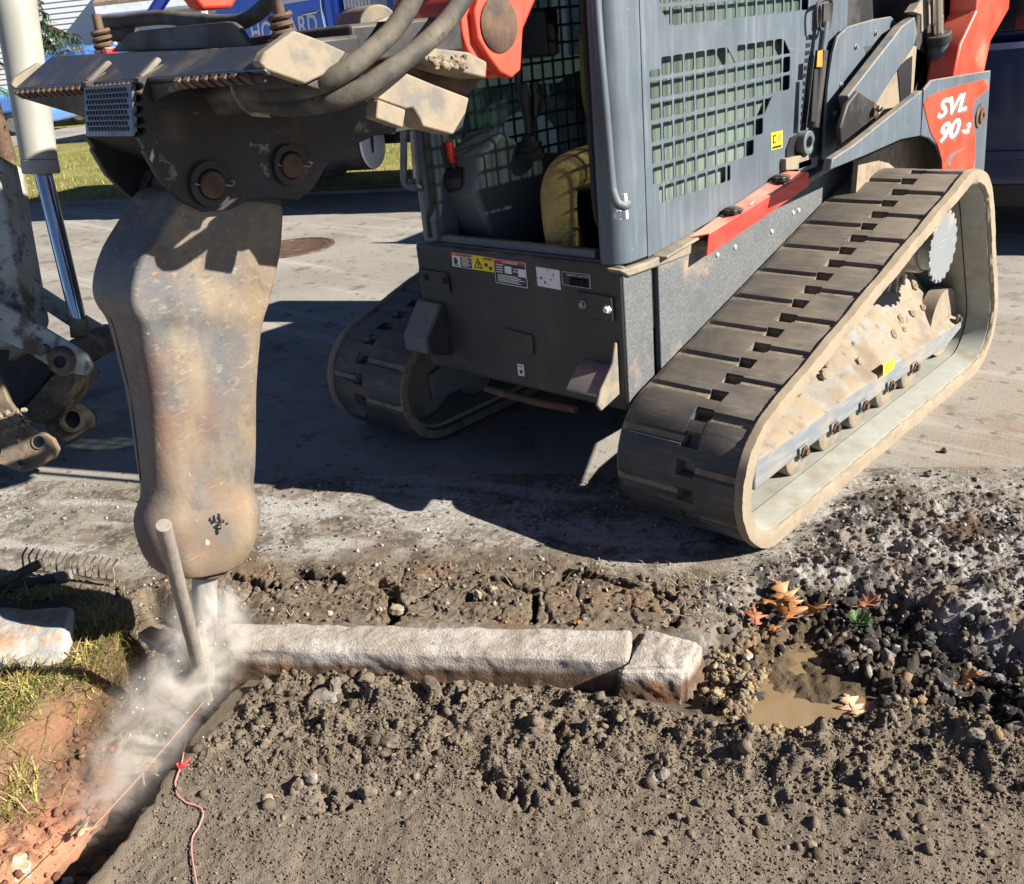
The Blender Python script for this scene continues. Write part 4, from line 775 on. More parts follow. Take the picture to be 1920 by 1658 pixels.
mb = MB(); mb.prism([onx(a, b, .52) for a, b in ((1474, 298), (1500, 292), (1520, 285), (1522, 310), (1500, 318), (1474, 320))], (-.03, 0, 0)); obj('latch_block', mb, CM['tan'], LD, bevel=.003)
# ---------------------------------------------------------------- loader arms, raised rear links
def arm(x0, x1, m):
    mb = MB(); prof = [(1.95, 1.95), (.2, 2.22), (-.30, 2.15), (-.62, 1.72), (-.66, 1.58), (-.60, 1.50), (-.50, 1.50), (-.40, 1.62), (-.24, 1.95), (.2, 2.03), (1.9, 1.78)]
    mb.prism([(x0, y, z) for y, z in prof], (x1-x0, 0, 0)); return obj('loader_arm', mb, m, LD, bevel=.01)
arm(.44, .53, CM['red'])
mb = MB(); mb.prism([(-.62, y, z) for y, z in [(1.95, 1.95), (.2, 2.22), (-.30, 2.15), (-.66, 1.95), (-.74, 1.70), (-.70, 1.64), (-.60, 1.64), (-.50, 1.74), (-.24, 1.95), (.2, 2.03), (1.9, 1.78)]], (.07, 0, 0)); obj('loader_arm', mb, CM['red'], LD, bevel=.01)
mb = MB(); P = [(905, -30), (990, -30), (981, 60), (977, 132), (960, 147), (938, 136), (916, 106), (896, 72), (890, 20)]; mb.prism(polyx(P, .556), (-.035, 0, 0)); pl = obj('arm_end_plate', mb, CM['red'], LD, bevel=.005)
pc = onx(935, 46, .556)
mb = MB(); mb.cyl(pc-np.array([.27, 0, 0]), pc-np.array([.02, 0, 0]), .098, n=40); obj('arm_boss', mb, CM['red'], LD, bevel=.004)
mb = MB(); mb.revolve(pc, (1, 0, 0), [(-.01, .060), (.004, .060), (.010, .052), (.013, .02)], 32); obj('pivot_pin', mb, CM['rust'], pl)
mb = MB(); mb.prism(polyx([(868, 95), (905, 85), (960, 120), (955, 145), (915, 147), (870, 130)], .50), (-.20, 0, 0)); obj('arm_block', mb, CM['red'], LD, bevel=.006)
mb = MB(); mb.prism([(XT-.02, y, z) for y, z in [tuple(onx(a, b, .73)[1:]) for a, b in ((1790, 140), (1802, 82), (1832, 20), (1838, -60), (1900, -60), (1892, 18), (1858, 78), (1846, 135), (1843, 160), (1788, 160))]], (-.11, 0, 0)); obj('rear_arm', mb, CM['red'], LD, bevel=.008)
# ---------------------------------------------------------------- seated operator
def skin(name, pts, edges, m, parent=None, sub=2, root=0):
    o0 = ORG.get(parent.name, np.zeros(3)) if parent is not None else np.zeros(3)
    me = bpy.data.meshes.new(name); me.from_pydata([tuple(np.array(p[:3])-o0) for p in pts], edges, []); o = bpy.data.objects.new(name, me); COL.objects.link(o)
    o.modifiers.new('skin', 'SKIN'); sv = me.skin_vertices[0].data
    for i, p in enumerate(pts): sv[i].radius = (p[3], p[4] if len(p) > 4 else p[3]); sv[i].use_root = (i == root)
    s = o.modifiers.new('sub', 'SUBSURF'); s.levels = sub; s.render_levels = sub
    o.modifiers['skin'].use_smooth_shade = True
    me.materials.append(m); ORG[o.name] = o0
    if parent is not None: o.parent = parent
    return o
SKIN = mat('skin', (.42, .22, .15), .55)
KHAKI = mat('khaki work trousers', (.47, .35, .12), .85, 0, [dict(c=(.20, .15, .06), s=9, lo=.45, hi=.65, amt=.6)], [dict(s=16, st=(1, .6, 1.6), rot=(.7, 0, 0), h=.03, str=.8), dict(s=30, st=(1, 1, .35), h=.012, str=.6), dict(s=400, h=.0006, str=.4)])
VEST = mat('hi-vis yellow jacket', (.42, .36, .03), .7, 0, [], [dict(s=14, h=.01, str=.5)])
cx = .055
per = thing('person', 'operator in khaki trousers and yellow top sitting at the controls in the cab', 'person', (cx, .55, .6))
body = skin('body', [(cx, .56, 1.02, .13, .11), (cx, .60, 1.22, .15, .10), (cx, .63, 1.42, .17, .11), (cx, .63, 1.50, .06), (cx, .61, 1.60, .055), (cx, .585, 1.66, .08, .09), (cx, .59, 1.75, .085, .095), (cx, .60, 1.80, .05),
    (cx+.19, .62, 1.43, .06), (cx+.23, .58, 1.17, .045), (cx+.20, .36, 1.13, .035), (cx+.18, .30, 1.14, .03), (cx-.19, .62, 1.43, .06), (cx-.23, .66, 1.20, .045), (cx-.22, .74, 1.06, .035), (cx-.20, .70, 1.02, .03)],
    [(0, 1), (1, 2), (2, 3), (3, 4), (4, 5), (5, 6), (6, 7), (2, 8), (8, 9), (9, 10), (10, 11), (2, 12), (12, 13), (13, 14), (14, 15)], SKIN, per)
skin('jacket', [(cx, .56, .98, .15, .13), (cx, .60, 1.22, .165, .115), (cx, .63, 1.40, .185, .125), (cx, .63, 1.49, .08), (cx+.20, .62, 1.43, .072), (cx+.235, .58, 1.17, .062), (cx+.205, .42, 1.14, .05), (cx-.20, .62, 1.43, .072), (cx-.235, .66, 1.20, .06), (cx-.225, .73, 1.08, .048)], [(0, 1), (1, 2), (2, 3), (2, 4), (4, 5), (5, 6), (2, 7), (7, 8), (8, 9)], VEST, per)
skin('trousers', [(cx, .56, 1.0, .14, .11), (cx+.09, .50, 1.01, .10), (cx+.10, .26, 1.065, .080), (cx+.087, .075, 1.068, .070), (cx+.082, .035, 1.03, .066), (cx+.08, .033, .94, .064), (cx+.075, .05, .80, .060), (cx+.075, .07, .68, .07), (cx-.09, .50, 1.01, .10), (cx-.10, .36, 1.02, .08), (cx-.11, .23, .99, .072), (cx-.11, .26, .87, .068), (cx-.11, .30, .68, .068)], [(0, 1), (1, 2), (2, 3), (3, 4), (4, 5), (5, 6), (6, 7), (0, 8), (8, 9), (9, 10), (10, 11), (11, 12)], KHAKI, per)
for sx, oy in ((.075, 0), (-.11, .23)):
    mb = MB(); mb.grid([[(cx+sx+a*wd, y+oy, .602+b*h) for a, b in ((-1, 0), (1, 0), (1, .6), (.5, 1), (-.5, 1), (-1, .6))] for y, wd, h in ((.12, .04, .10), (.06, .045, .12), (-.02, .048, .08), (-.08, .03, .05))], close=True); mb.f += [(5, 4, 3, 2, 1, 0), (18, 19, 20, 21, 22, 23)]
    obj('boot', mb, CM['seat'], per, bevel=.01)
mb = MB(); mb.revolve((cx, .59, 1.745), (0, 0, 1), [(0, .115), (.012, .118), (.014, .104), (.06, .095), (.1, .06), (.115, .01)], 28); obj('hard_hat', mb, VEST, per)
for sx, hand in ((.18, (cx+.18, .27, 1.15)), (-.19, (cx-.19, .68, 1.0))):
    for k in range(4):
        mb = MB(); b0 = np.array(hand)+np.array([-.03+.02*k, -.005, .012]); mb.tube([b0, b0+np.array([0, -.035, .004]), b0+np.array([0, -.05, -.022]), b0+np.array([0, -.03, -.04])], .009, 8, [.010, .0095, .009, .007]); obj('finger', mb, SKIN, per)
    mb = MB(); b0 = np.array(hand)+np.array([.035*(-1 if sx > 0 else 1), .01, 0]); mb.tube([b0, b0+np.array([.01, -.03, -.012]), b0+np.array([0, -.05, -.03])], .01, 8, [.011, .010, .008]); obj('thumb', mb, SKIN, per)
# ---------------------------------------------------------------- hydraulic breaker hanging from the loader arms
TL_ = rad(15); HN = np.array([0, -math.cos(TL_), math.sin(TL_)]); HA = np.array([0, math.sin(TL_), math.cos(TL_)]); HXV = np.array([1., 0, 0])
def Hp(x, u, v): return HXV*x+HN*u+HA*v
BK = thing('hydraulic_breaker', 'large worn hydraulic breaker with tan housing, its chisel driven down at the kerb end', 'breaker', (0, -1.41, .02))
HB = mat('worn hammer housing', (.165, .122, .078), .7, .08, [
    dict(c=(.095, .10, .108), s=3.2, st=(1, 1, .55), loc=(1, 2, .4), lo=.40, hi=.58, amt=.9, r=.58), dict(c=(.07, .06, .05), s=13, st=(1, 1, .7), loc=(4, 0, 2), dist=.4, lo=.55, hi=.64, amt=.55),
    dict(c=(.255, .195, .125), s=8, st=(1, 1, .5), lo=.47, hi=.68, amt=.75, r=.85),
    dict(c=(.17, .08, .048), s=3.4, loc=(3, 1, 0), lo=.50, hi=.68, amt=.6, r=.85),
    dict(c=(.32, .28, .21), s=26, st=(1, 1.2, 2.6), dist=.5, lo=.56, hi=.66, amt=.35, axis=(2, .5, .8), r=.9),
    dict(c=(.075, .078, .085), s=38, st=(1, .8, 2.0), dist=.4, lo=.60, hi=.67, amt=.6, axis=(2, .45, .8)),
    dict(c=(.40, .17, .05), s=8, st=(.6, .7, 2.6), rot=(.5, 0, 0), loc=(0, 4, 1), lo=.655, hi=.70, amt=.75),
    dict(c=(.42, .38, .31), s=60, st=(1, .5, .16), rot=(.35, 0, 0), lo=.685, hi=.72, amt=.7),
    dict(c=(.40, .37, .31), s=48, st=(1, .14, .6), rot=(-.5, 0, 0), loc=(2, 0, 5), lo=.69, hi=.72, amt=.6),
    dict(c=(.50, .47, .40), s=120, lo=.70, hi=.74, amt=.7),
    dict(c=(.06, .055, .05), s=4.5, loc=(1, 0, 3), lo=.55, hi=.70, amt=.75, axis=(2, .62, .35))],
    [dict(s=7, h=.010, str=.4), dict(s=26, h=.003, str=.4), dict(s=90, h=.0018, str=.55), dict(s=48, st=(1, .14, .6), rot=(-.5, 0, 0), h=.001, str=.3)])
BRK = mat('dark bracket steel', (.022, .022, .024), .5, .35, [dict(c=(.042, .034, .03), s=6, lo=.45, hi=.68, r=.75), dict(c=(.30, .26, .2), s=11, lo=.63, hi=.68, amt=.75, r=.9), dict(c=(.10, .06, .04), s=7, loc=(2, 2, 0), lo=.55, hi=.68, amt=.6), dict(c=(.15, .14, .13), s=50, st=(1, .4, 1.5), lo=.67, hi=.73, amt=.6), updust(.6, c=(.22, .17, .11))], [dict(s=25, h=.002, str=.4), dict(s=110, h=.001, str=.4)])
PLT = mat('polished plate steel', (.13, .135, .15), .36, .75, [dict(c=(.20, .17, .135), s=7, lo=.48, hi=.66, r=.75, amt=.8), dict(c=(.28, .27, .26), s=24, st=(.4, 2, 2), lo=.60, hi=.70, amt=.6), dict(c=(.34, .28, .20), s=4, lo=.62, hi=.75, r=.9, amt=.8)], [dict(s=60, h=.001, str=.3)])
LV = [(.90, .118, 1.50, 1.245), (.84, .120, 1.535, 1.245), (.80, .118, 1.56, 1.245), (.75, .114, 1.595, 1.245), (.715, .110, 1.615, 1.25), (.66, .109, 1.632, 1.262), (.62, .109, 1.634, 1.27), (.592, .109, 1.628, 1.275), (.572, .105, 1.612, 1.277), (.545, .100, 1.602, 1.279), (.459, .098, 1.585, 1.281), (.381, .095, 1.567, 1.280), (.256, .090, 1.556, 1.268), (.17, .088, 1.548, 1.264), (.14, .089, 1.549, 1.258), (.10, .092, 1.553, 1.254), (.075, .097, 1.564, 1.240), (.045, .098, 1.567, 1.236), (.015, .0965, 1.562, 1.240), (-.02, .094, 1.553, 1.247), (-.05, .091, 1.542, 1.256), (-.075, .085, 1.524, 1.268), (-.089, .080, 1.510, 1.280), (-.0955, .074, 1.492, 1.294), (-.096, .06, 1.46, 1.315), (-.096, .04, 1.42, 1.345)]
def sect(v, hx, uf, ub, rc, n=6, push=0):
    out = []; r = min(rc, hx*.98, (uf-ub)*.49)
    for cx_, cu, a0 in ((hx-r, uf-r, 0), (hx-r, ub+r, 1), (-hx+r, ub+r, 2), (-hx+r, uf-r, 3)):
        for k in range(n+1):
            a = math.pi/2-(a0*math.pi/2+k*math.pi/2/n)
            out.append(Hp(cx_+r*math.cos(a), cu+r*math.sin(a), v))
    return out
mb = MB()
rows = []
for (v, hx, uf, ub) in LV:
    rc = .016 if v > .6 else (.03+(.58-min(v, .58))*.07)
    if v < .16: rc = .085
    rows.append(sect(v, hx, uf, ub, rc))
mb.grid(rows, close=True); k = len(rows[0]); mb.f.append(tuple(range(k))); o = (len(rows)-1)*k; mb.f.append(tuple(o+i for i in range(k))[::-1])
hb = obj('housing', mb, HB, BK, ang=55)
ss = hb.modifiers.new('sub', 'SUBSURF'); ss.levels = 2; ss.render_levels = 2
# seam plate on the front edge, lower bushing and chisel
mb = MB(); mb.cyl(Hp(0, 1.382, -.115), Hp(0, 1.382, -.085), .058, .052, 32, .004); obj('bushing', mb, CM['rust'], BK)
mb = MB(); mb.cyl(Hp(0, 1.382, -.44), Hp(0, 1.382, -.08), .030, .0335, 28); obj('chisel', mb, mat('powdered chisel steel', (.30, .28, .26), .5, .5, [dict(c=(.5, .48, .46), s=14, st=(1, 1, .4), lo=.45, hi=.62, amt=.8, r=.9), dict(c=(.12, .09, .07), s=9, lo=.58, hi=.7, amt=.8)], [dict(s=60, h=.002, str=.5)]), BK)
mb = MB(); mb.tube([Hp(-.050+.03*(.58-v)/.5, np.interp(v, [l[0] for l in LV[::-1]], [l[2] for l in LV[::-1]])+.0002, v) for v in np.linspace(.57, .16, 24)], .0024, 5); obj('housing_seam', mb, CM['dark'], hb)
rr_ = np.random.default_rng(5); mb = MB()
for i in range(30):
    c = onx(406+rr_.normal(0, 6), 982+rr_.normal(0, 9), .0965); mb.add([np.array(v)*rr_.uniform(.003, .008)*rr_.uniform(.7, 1.3)+c for v in ICO_V], ICO_F)
obj('grease_lumps', mb, CM['black'], hb, smooth=False, kind='stuff')
# ears of the housing between the bracket plates
for sx in (-1, 1):
    mb = MB(); mb.prism([Hp(sx*.116, u, v) for u, v in ((1.25, .78), (1.535, .80), (1.50, .90), (1.43, 1.0), (1.40, 1.06), (1.25, 1.06))], (-sx*.03, 0, 0)); obj('housing_ear', mb, BRK, hb, bevel=.006)
# bracket side plates with scalloped front edge
def pxp(pts, x): return [onx(a, b, x) for a, b in pts]
fe = []
y_, z_ = -1.30, 1.475
edge = [(-1.292, 1.485)]
for i in range(5):
    zt = 1.478-.022*i; 
    for t in np.linspace(0, math.pi, 6): edge.append((-1.296-.004*i+.012*math.sin(t), zt-.003-.016*(1-math.cos(t))/2))
edge += [(-1.322, 1.368), (-1.312, 1.345)]
low = [tuple(onx(a, b, .14)[1:]) for a, b in ((272, 285), (300, 335), (340, 376), (385, 398), (432, 394), (470, 374), (520, 372), (560, 376), (590, 352), (608, 318), (650, 280), (700, 256), (770, 244), (850, 252), (868, 238), (878, 190))]
topz = [(-.66, 1.47), (-.75, 1.50), (-1.0, 1.515), (-1.2, 1.515)]
for sx in (1, -1):
    mb = MB(); mb.prism([(sx*.140, y, z) for y, z in edge+low+topz], (-sx*.022, 0, 0)); bp = obj('bracket_plate', mb, BRK, BK, bevel=.003)
    for (px, py, r) in ((392, 346, .036), (541, 310, .034)):
        c = onx(px, py, .14); c[0] = sx*.140
        mb = MB(); mb.pipe(c, c+np.array([sx*.014, 0, 0]), r*1.45, r*.95, 30); obj('pin_collar', mb, BRK, bp, bevel=.002)
        mb = MB(); mb.cyl(c-np.array([sx*.03, 0, 0]), c+np.array([sx*.024, 0, 0]), r*.86, n=28, ch=.004); pn = obj('pin', mb, CM['rust'], bp)
        mb = MB(); a = c+np.array([sx*.026, 0, 0]); mb.tube([a+np.array([-.004*sx, -.046, .010]), a+np.array([-.012*sx, -.030, .004]), a+np.array([-.012*sx, .030, -.006]), a+np.array([-.004*sx, .046, -.010]), a+np.array([0, .052, -.002]), a+np.array([0, .042, .002])], .0022, 6); obj('split_pin', mb, CM['steel'], pn)
# dimpled front plate
fl, fr_ = np.array([-.118, -1.300, 1.475]), np.array([.118, -1.300, 1.475]); dn = np.array([0, -.024, -.105])
mb = MB(); mb.boxa(fl, fr_-fl, dn, (0, .012, 0)); fpz = obj('grip_plate', mb, PLT, BK, bevel=.002)
mb = MB()
for r in range(8):
    for c in range(13):
        u = (c+.5+(.5 if r % 2 else 0))/14; v = (r+.9)/9.3
        p = fl+(fr_-fl)*(.03+.94*u)+dn*v+np.array([0, -.0006, 0]); mb.revolve(p, (0, -1, .25), [(0, .0052), (.0012, .0048), (.0022, .003)], 7)
obj('grip_studs', mb, CM['dark'], fpz, kind='stuff')
mb = MB(); mb.boxa(fl+dn, fr_-fl, (0, .13, -.08), (0, .008, .012)); obj('lower_plate', mb, BRK, BK, bevel=.002)
mb = MB(); mb.cyl((-.12, -1.18, 1.235), (.12, -1.18, 1.235), .032); mb.cyl((-.12, -.96, 1.25), (.12, -.96, 1.25), .032); obj('cross_pin', mb, CM['rust'], BK)
# mount plate across the top
FY, FZ, BY, BZ = -1.275, 1.482, -1.185, 1.560
FL_, FR_, BL_, BR_ = np.array([-.60, FY, FZ]), np.array([.59, FY, FZ]), ony(98, 104, -1.195), ony(512, 84, -1.195)
_o = np.array([0, .012, -.014]); mb = MB(); mb.grid([[FL_, BL_, BL_+_o, FL_+_o], [FR_, BR_, BR_+_o, FR_+_o]], close=True); mb.f += [(3, 2, 1, 0), (4, 5, 6, 7)]; mp = obj('mount_plate', mb, PLT, BK, bevel=.004)
for sx in (-1, 1):
    mb = MB(); x = sx*.13; f_ = (x+.6)/1.19; pa = FL_+(FR_-FL_)*f_; pb_ = BL_+(BR_-BL_)*f_; pc = pa+(pb_-pa)*.62; sd_x = np.array([.010, 0, 0]); mb.prism([pa-sd_x+(0, -.003, -.002), pa+sd_x+(0, -.003, -.002), pc+sd_x*.8, pc-sd_x*.8], (0, -.008, .008)); obj('weld_bar', mb, CM['tan'], mp, bevel=.003)
for (xa, xb, n) in ((-.58, -.17, 12), (-.125, .118, 11), (.27, .55, 8)):
    w = (xb-xa)/n
    for i in range(n):
        x = xa+w*i; mb = MB(); mb.prism([(x, FY-.002, FZ-.003), (x+w*.55, FY-.002, FZ-.003), (x+w*.8, FY+.014, FZ-.020), (x+w*.25, FY+.014, FZ-.020)], (0, -.008, -.006)); obj('tooth', mb, CM['rust'], mp)
mb = MB(); mb.prism([(.145, FY+.003, FZ-.012), (.57, FY+.003, FZ-.010), (.57, FY+.006, FZ-.024), (.30, FY+.008, FZ-.024), (.22, FY+.004, FZ-.032), (.145, FY, FZ-.05)], (0, .010, 0)); obj('front_skirt', mb, BRK, mp, bevel=.002)
mb = MB(); mb.prism([(-.60, FY+.006, FZ-.02), (-.145, FY+.006, FZ-.02), (-.145, FY+.02, FZ-.10), (-.30, FY+.02, FZ-.07)], (0, .10, 0)); obj('underside_gusset', mb, BRK, mp)
capR = pxp([(487, 118), (497, 97), (552, 57), (600, 75), (650, 98), (636, 118), (622, 134), (574, 158), (500, 132)], .585)
mb = MB(); mb.prism(capR, (-.030, 0, 0)); obj('end_cap', mb, CM['tan'], mp, bevel=.004)
capL = [(-.60, y, z) for _, y, z in capR]; mb = MB(); mb.prism(capL, (-.02, 0, 0)); obj('end_cap', mb, CM['tan'], mp, bevel=.004)
# loader coupler behind the mount plate
mb = MB(); mb.box(-.58, .56, -1.17, -1.02, 1.44, 1.525); mb.box(-.5, .545, -1.03, -.72, 1.47, 1.545); cpl = obj('coupler_frame', mb, CM['dark'], LD, bevel=.008)  # frame lengthened to the right to keep sun off the bracket plate
mb = MB(); mb.prism(pxp([(622, 134), (650, 98), (660, 101), (648, 135), (600, 170), (575, 160)], .575), (-.05, 0, 0)); obj('coupler_cheek', mb, CM['dark'], cpl, bevel=.003)
mb = MB(); mb.prism(pxp([(687, 172), (742, 128), (752, 133), (812, 158), (880, 184), (874, 212), (850, 253), (793, 238), (787, 222), (775, 202), (762, 205), (705, 185)], .56), (-.06, 0, 0)); fk = obj('coupler_fork', mb, CM['tan'], LD, bevel=.004)
mb = MB(); mb.prism(pxp([(709, 187), (761, 206), (756, 240), (705, 222)], .575), (-.035, 0, 0)); obj('coupler_tab', mb, CM['tan'], fk, bevel=.003)
mb = MB(); mb.prism(pxp([(798, 88), (880, 98), (914, 116), (912, 147), (860, 135), (802, 118), (792, 105)], .575), (-.09, 0, 0)); sb_ = obj('stop_block', mb, CM['tan'], LD, bevel=.005)
mb = MB()
for i in range(60):
    c = onx(rr_.uniform(805, 870), rr_.uniform(108, 128), .577)+np.array([rr_.uniform(-.004, .006), 0, 0]); mb.add([np.array(v)*rr_.uniform(.004, .010)+c for v in ICO_V], ICO_F)
obj('caked_grease', mb, CM['mud'], sb_, smooth=False, kind='stuff')
mb = MB(); mb.prism(pxp([(638, 90), (700, 45), (726, 32), (834, 5), (846, 22), (800, 70), (745, 128), (690, 168), (640, 172)], .38), (-.03, 0, 0)); obj('coupler_plate', mb, CM['tan'], LD, bevel=.004)
mb = MB(); mb.cyl(onx(664, 55, .10), onx(712, 52, .30), .05, n=26); obj('coupler_tube', mb, CM['tan'], LD, bevel=.004)
mb = MB(); mb.prism(pxp([(845, 90), (800, 100), (760, 130), (880, 180), (905, 150), (915, 147), (905, 100)], .47), (-.30, 0, 0)); obj('coupler_body', mb, CM['rust'], LD, bevel=.008)
mb = MB(); mb.box(-.12, .12, -1.28, -.70, 1.40, 1.46); obj('bracket_top', mb, BRK, BK)
mb = MB(); mb.prism([(.02, y, z) for y, z in ((-.74, 1.55), (-.74, 1.30), (-.95, 1.22), (-1.05, 1.40))], (.05, 0, 0)); obj('bracket_rib', mb, BRK, BK)
# black guard sheet, springs, hoses
mb = MB(); mb.prism(polyy([(206, 98), (238, 64), (262, 57), (420, 41), (434, 42), (446, 50), (468, 84), (466, 90)], -1.17), (0, .012, 0)); obj('guard_sheet', mb, CM['dark'], cpl, bevel=.003)
for px, py in ((197, 96), (533, 76)):
    b0 = ony(px, py, -1.13); mb = MB()
    pth = [b0+np.array([.020*math.cos(t), .020*math.sin(t), t*.0024]) for t in np.linspace(0, 2*math.pi*3.5, 46)]
    mb.tube(pth, .0055, 6); mb.cyl(b0-np.array([0, 0, .02]), b0+np.array([0, 0, .085]), .011, n=12); obj('latch_spring', mb, CM['rust'], cpl)
    mb = MB(); mb.boxa(b0+np.array([-.045, -.01, -.012]), (.07, 0, .004), (0, .03, 0), (0, 0, .016)); obj('latch_handle', mb, CM['redbar'], cpl, bevel=.003)
mb = MB(); mb.tube(spline([ony(x, y, -1.04) for x, y in ((250, 62), (215, 66), (190, 56), (196, 42), (235, 40), (300, 33), (360, 38), (420, 42), (460, 38), (500, 10), (525, -30))], 6), .017, 12); obj('hose_sleeve', mb, CM['hose'], LD)
mb = MB(); mb.tube(spline([onx(x, y, v) for x, y, v in ((800, -60, .60), (765, 15, .60), (735, 58, .60), (700, 92, .60), (655, 128, .60), (600, 158, .56), (540, 172, .45), (470, 172, .32), (400, 180, .2))], 7), .0205, 14); obj('hydraulic_hose', mb, CM['hose'], BK)
mb = MB(); mb.tube(spline([onx(x, y, v) for x, y, v in ((905, -60, .60), (850, 25, .61), (815, 65, .62), (765, 108, .62), (720, 140, .62), (670, 172, .60), (610, 192, .55), (540, 200, .42), (470, 192, .3), (410, 200, .2))], 7), .0205, 14); obj('hydraulic_hose', mb, CM['hose'], BK)
mb = MB()
for a, b in (((430, 138), (480, 218)), ):
    mb.prism(pxp([(431, 136), (436, 172), (452, 200), (474, 218), (508, 221), (484, 186), (468, 165), (466, 138)], .30), (-.006, 0, 0))
obj('hose_strap', mb, CM['steel'], BK)
# ---------------------------------------------------------------- background: lawn, truck, SUV, car, house, tree
RE = np.array([math.cos(rad(24)), math.sin(rad(24))]); RN = np.array([-RE[1], RE[0]]); RO = np.array([-5.95, 4.54])
def rp(a, b, z=0.0): p = RO+RE*a+RN*b; return (p[0], p[1], z)
LAWN = mat('dry lawn', (.16, .17, .045), .95, 0, [dict(c=(.30, .26, .10), s=1.2, lo=.4, hi=.62, amt=.9), dict(c=(.10, .13, .03), s=3, lo=.55, hi=.7, amt=.7), dict(c=(.36, .32, .16), s=60, lo=.55, hi=.7, amt=.5)], [dict(s=60, h=.04, str=.8)], spec=.1)
mb = MB(); mb.prism([rp(-70, .0, .0), rp(40, .0, .0), rp(40, 40, .0), rp(-70, 40, .0)], (0, 0, .06)); o = obj('lawn', mb, LAWN); o['kind'] = 'structure'
V = []; F = []; C = []
for i in range(9000):
    b = abs(RNG.normal(0, 1.0))*RNG.uniform(0, 1)*7; a = RNG.uniform(-16, 3); p = rp(a, b+.02, .05); h = RNG.uniform(.03, .09); w_ = .006; an = RNG.uniform(0, 6.3); l = RNG.uniform(-.04, .04, 2); k = len(V)
    V += [(p[0]-w_*math.cos(an), p[1]-w_*math.sin(an), .05), (p[0]+w_*math.cos(an), p[1]+w_*math.sin(an), .05), (p[0]+l[0], p[1]+l[1], .06+h)]; F.append((k, k+1, k+2))
    c = np.array([.16, .19, .04]) if RNG.random() < .5 else np.array([.34, .30, .12]); C += [c*RNG.uniform(.7, 1.2)]*3
GRM = mat('grass blades', (.2, .2, .05), .7, var='attr', spec=.2)
o = npmesh('grass', np.array(V), np.array(F), GRM, np.array(C), smooth=False); o['kind'] = 'stuff'
mb = MB(); mb.prism([rp(-70, -.14, .0), rp(40, -.14, .0), rp(40, 0, .0), rp(-70, 0, .0)], (0, 0, .035)); o = obj('road_edging', mb, ASPH); o['kind'] = 'structure'
# manhole
mc = onz(545, 466); mb = MB(); mb.revolve((mc[0], mc[1], .002), (0, 0, 1), [(0, .33), (.006, .33), (.007, .30), (.004, .295), (.005, .1)], 40)
mh = thing('manhole_cover', 'round rusty manhole cover set in the asphalt behind the breaker', 'manhole cover', (mc[0], mc[1], 0)); obj('cover', mb, CM['rust'], mh)
mb = MB(); mb.pipe((mc[0], mc[1], .001), (mc[0], mc[1], .012), .37, .335, 40); obj('rim', mb, CM['rust'], mh)
# --- blue dump truck on the far side
TRU = np.array([-5.4, 3.5]); TA = rad(22); TE = np.array([math.cos(TA), math.sin(TA)]); TN = np.array([-TE[1], TE[0]])
def tq(u, w, z): p = TRU+TE*u+TN*w; return (p[0], p[1], z)
def tx(px, py, w=0.0):
    P = onp(px, py, (TRU[0]+TN[0]*w, TRU[1]+TN[1]*w, 0), (TN[0], TN[1], 0)); q = P[:2]-TRU; return (q@TE, P[2])
BLUE = mat('truck blue paint', (.015, .085, .62), .25, .0, [dict(c=(.02, .10, .66), s=3, lo=.4, hi=.7)], coat=.8)
TK = thing('dump_truck', 'royal blue dump truck lettered on its door, parked across the road', 'truck', tq(0, 1, 0))
def tprism(name, prof, w0, w1, m, parent=None, **k):
    mb = MB(); mb.prism([tq(u, w0, z) for u, z in prof], tuple(np.array(tq(0, w1, 0))-np.array(tq(0, w0, 0)))); return obj(name, mb, m, parent or TK, **k)
WGL = mat('dark vehicle glass', (.015, .02, .025), .05, 0, spec=.8)
tprism('cab', [(-1.35, .75), (.02, .75), (.02, 2.95), (-.95, 2.95), (-1.35, 2.05)], 0.0, 2.2, BLUE, bevel=.05)
tprism('hood', [(-2.30, .80), (-1.35, .80), (-1.35, 1.95), (-2.15, 1.85), (-2.30, 1.5)], .25, 1.95, BLUE, bevel=.10, seg=3)
tprism('fender', [(-2.35, .7), (-2.35, 1.1), (-2.2, 1.3), (-1.4, 1.3), (-1.1, 1.0), (-1.1, .7), (-1.25, .8), (-1.5, 1.1), (-2.0, 1.1), (-2.2, .8)], .0, .5, BLUE, bevel=.05)
d0, d1 = tx(441, 60)[0], tx(633, 30)[0]
dr = tprism('door', [(d0, .85), (d1-.05, .85), (d1-.03, 2.0), (d0+.1, 2.0)], -.02, .02, BLUE, bevel=.012)
tprism('door_window', [(d0+.15, 2.02), (d1-.06, 2.02), (d1-.06, 2.75), (d0+.45, 2.75)], -.006, .02, WGL, bevel=.01)
tprism('windshield', [(-1.37, 2.08), (-1.33, 2.08), (-.95, 2.9), (-.99, 2.9)], .2, 2.0, WGL)
u0, z0 = tx(373, 10); 
mb = MB(); mb.tube([tq(*(lambda a: (a[0], -.01, a[1]))(tx(283, 34))), tq(*(lambda a: (a[0], -.01, a[1]))(tx(318, -20)))], .06, 12); obj('windshield_pillar', mb, BLUE, TK)
for s_, BLx, BRx, TLx in (('HOWARD', (477, 80), (600, 62), (472, 44)),):
    B = [tq(*(lambda a: (a[0], -.026, a[1]))(tx(*p))) for p in (BLx, BRx, TLx)]; text('door_lettering', s_, B[0], B[1], B[2], CM['white'], dr, space=1.05, bold=.018)
hu, hz = tx(588, 28); mb = MB(); mb.tube([tq(hu-.10, -.03, hz), tq(hu-.08, -.06, hz+.01), tq(hu+.08, -.06, hz+.02), tq(hu+.10, -.03, hz+.02)], .012, 8); obj('door_handle', mb, CM['chrome'], dr)
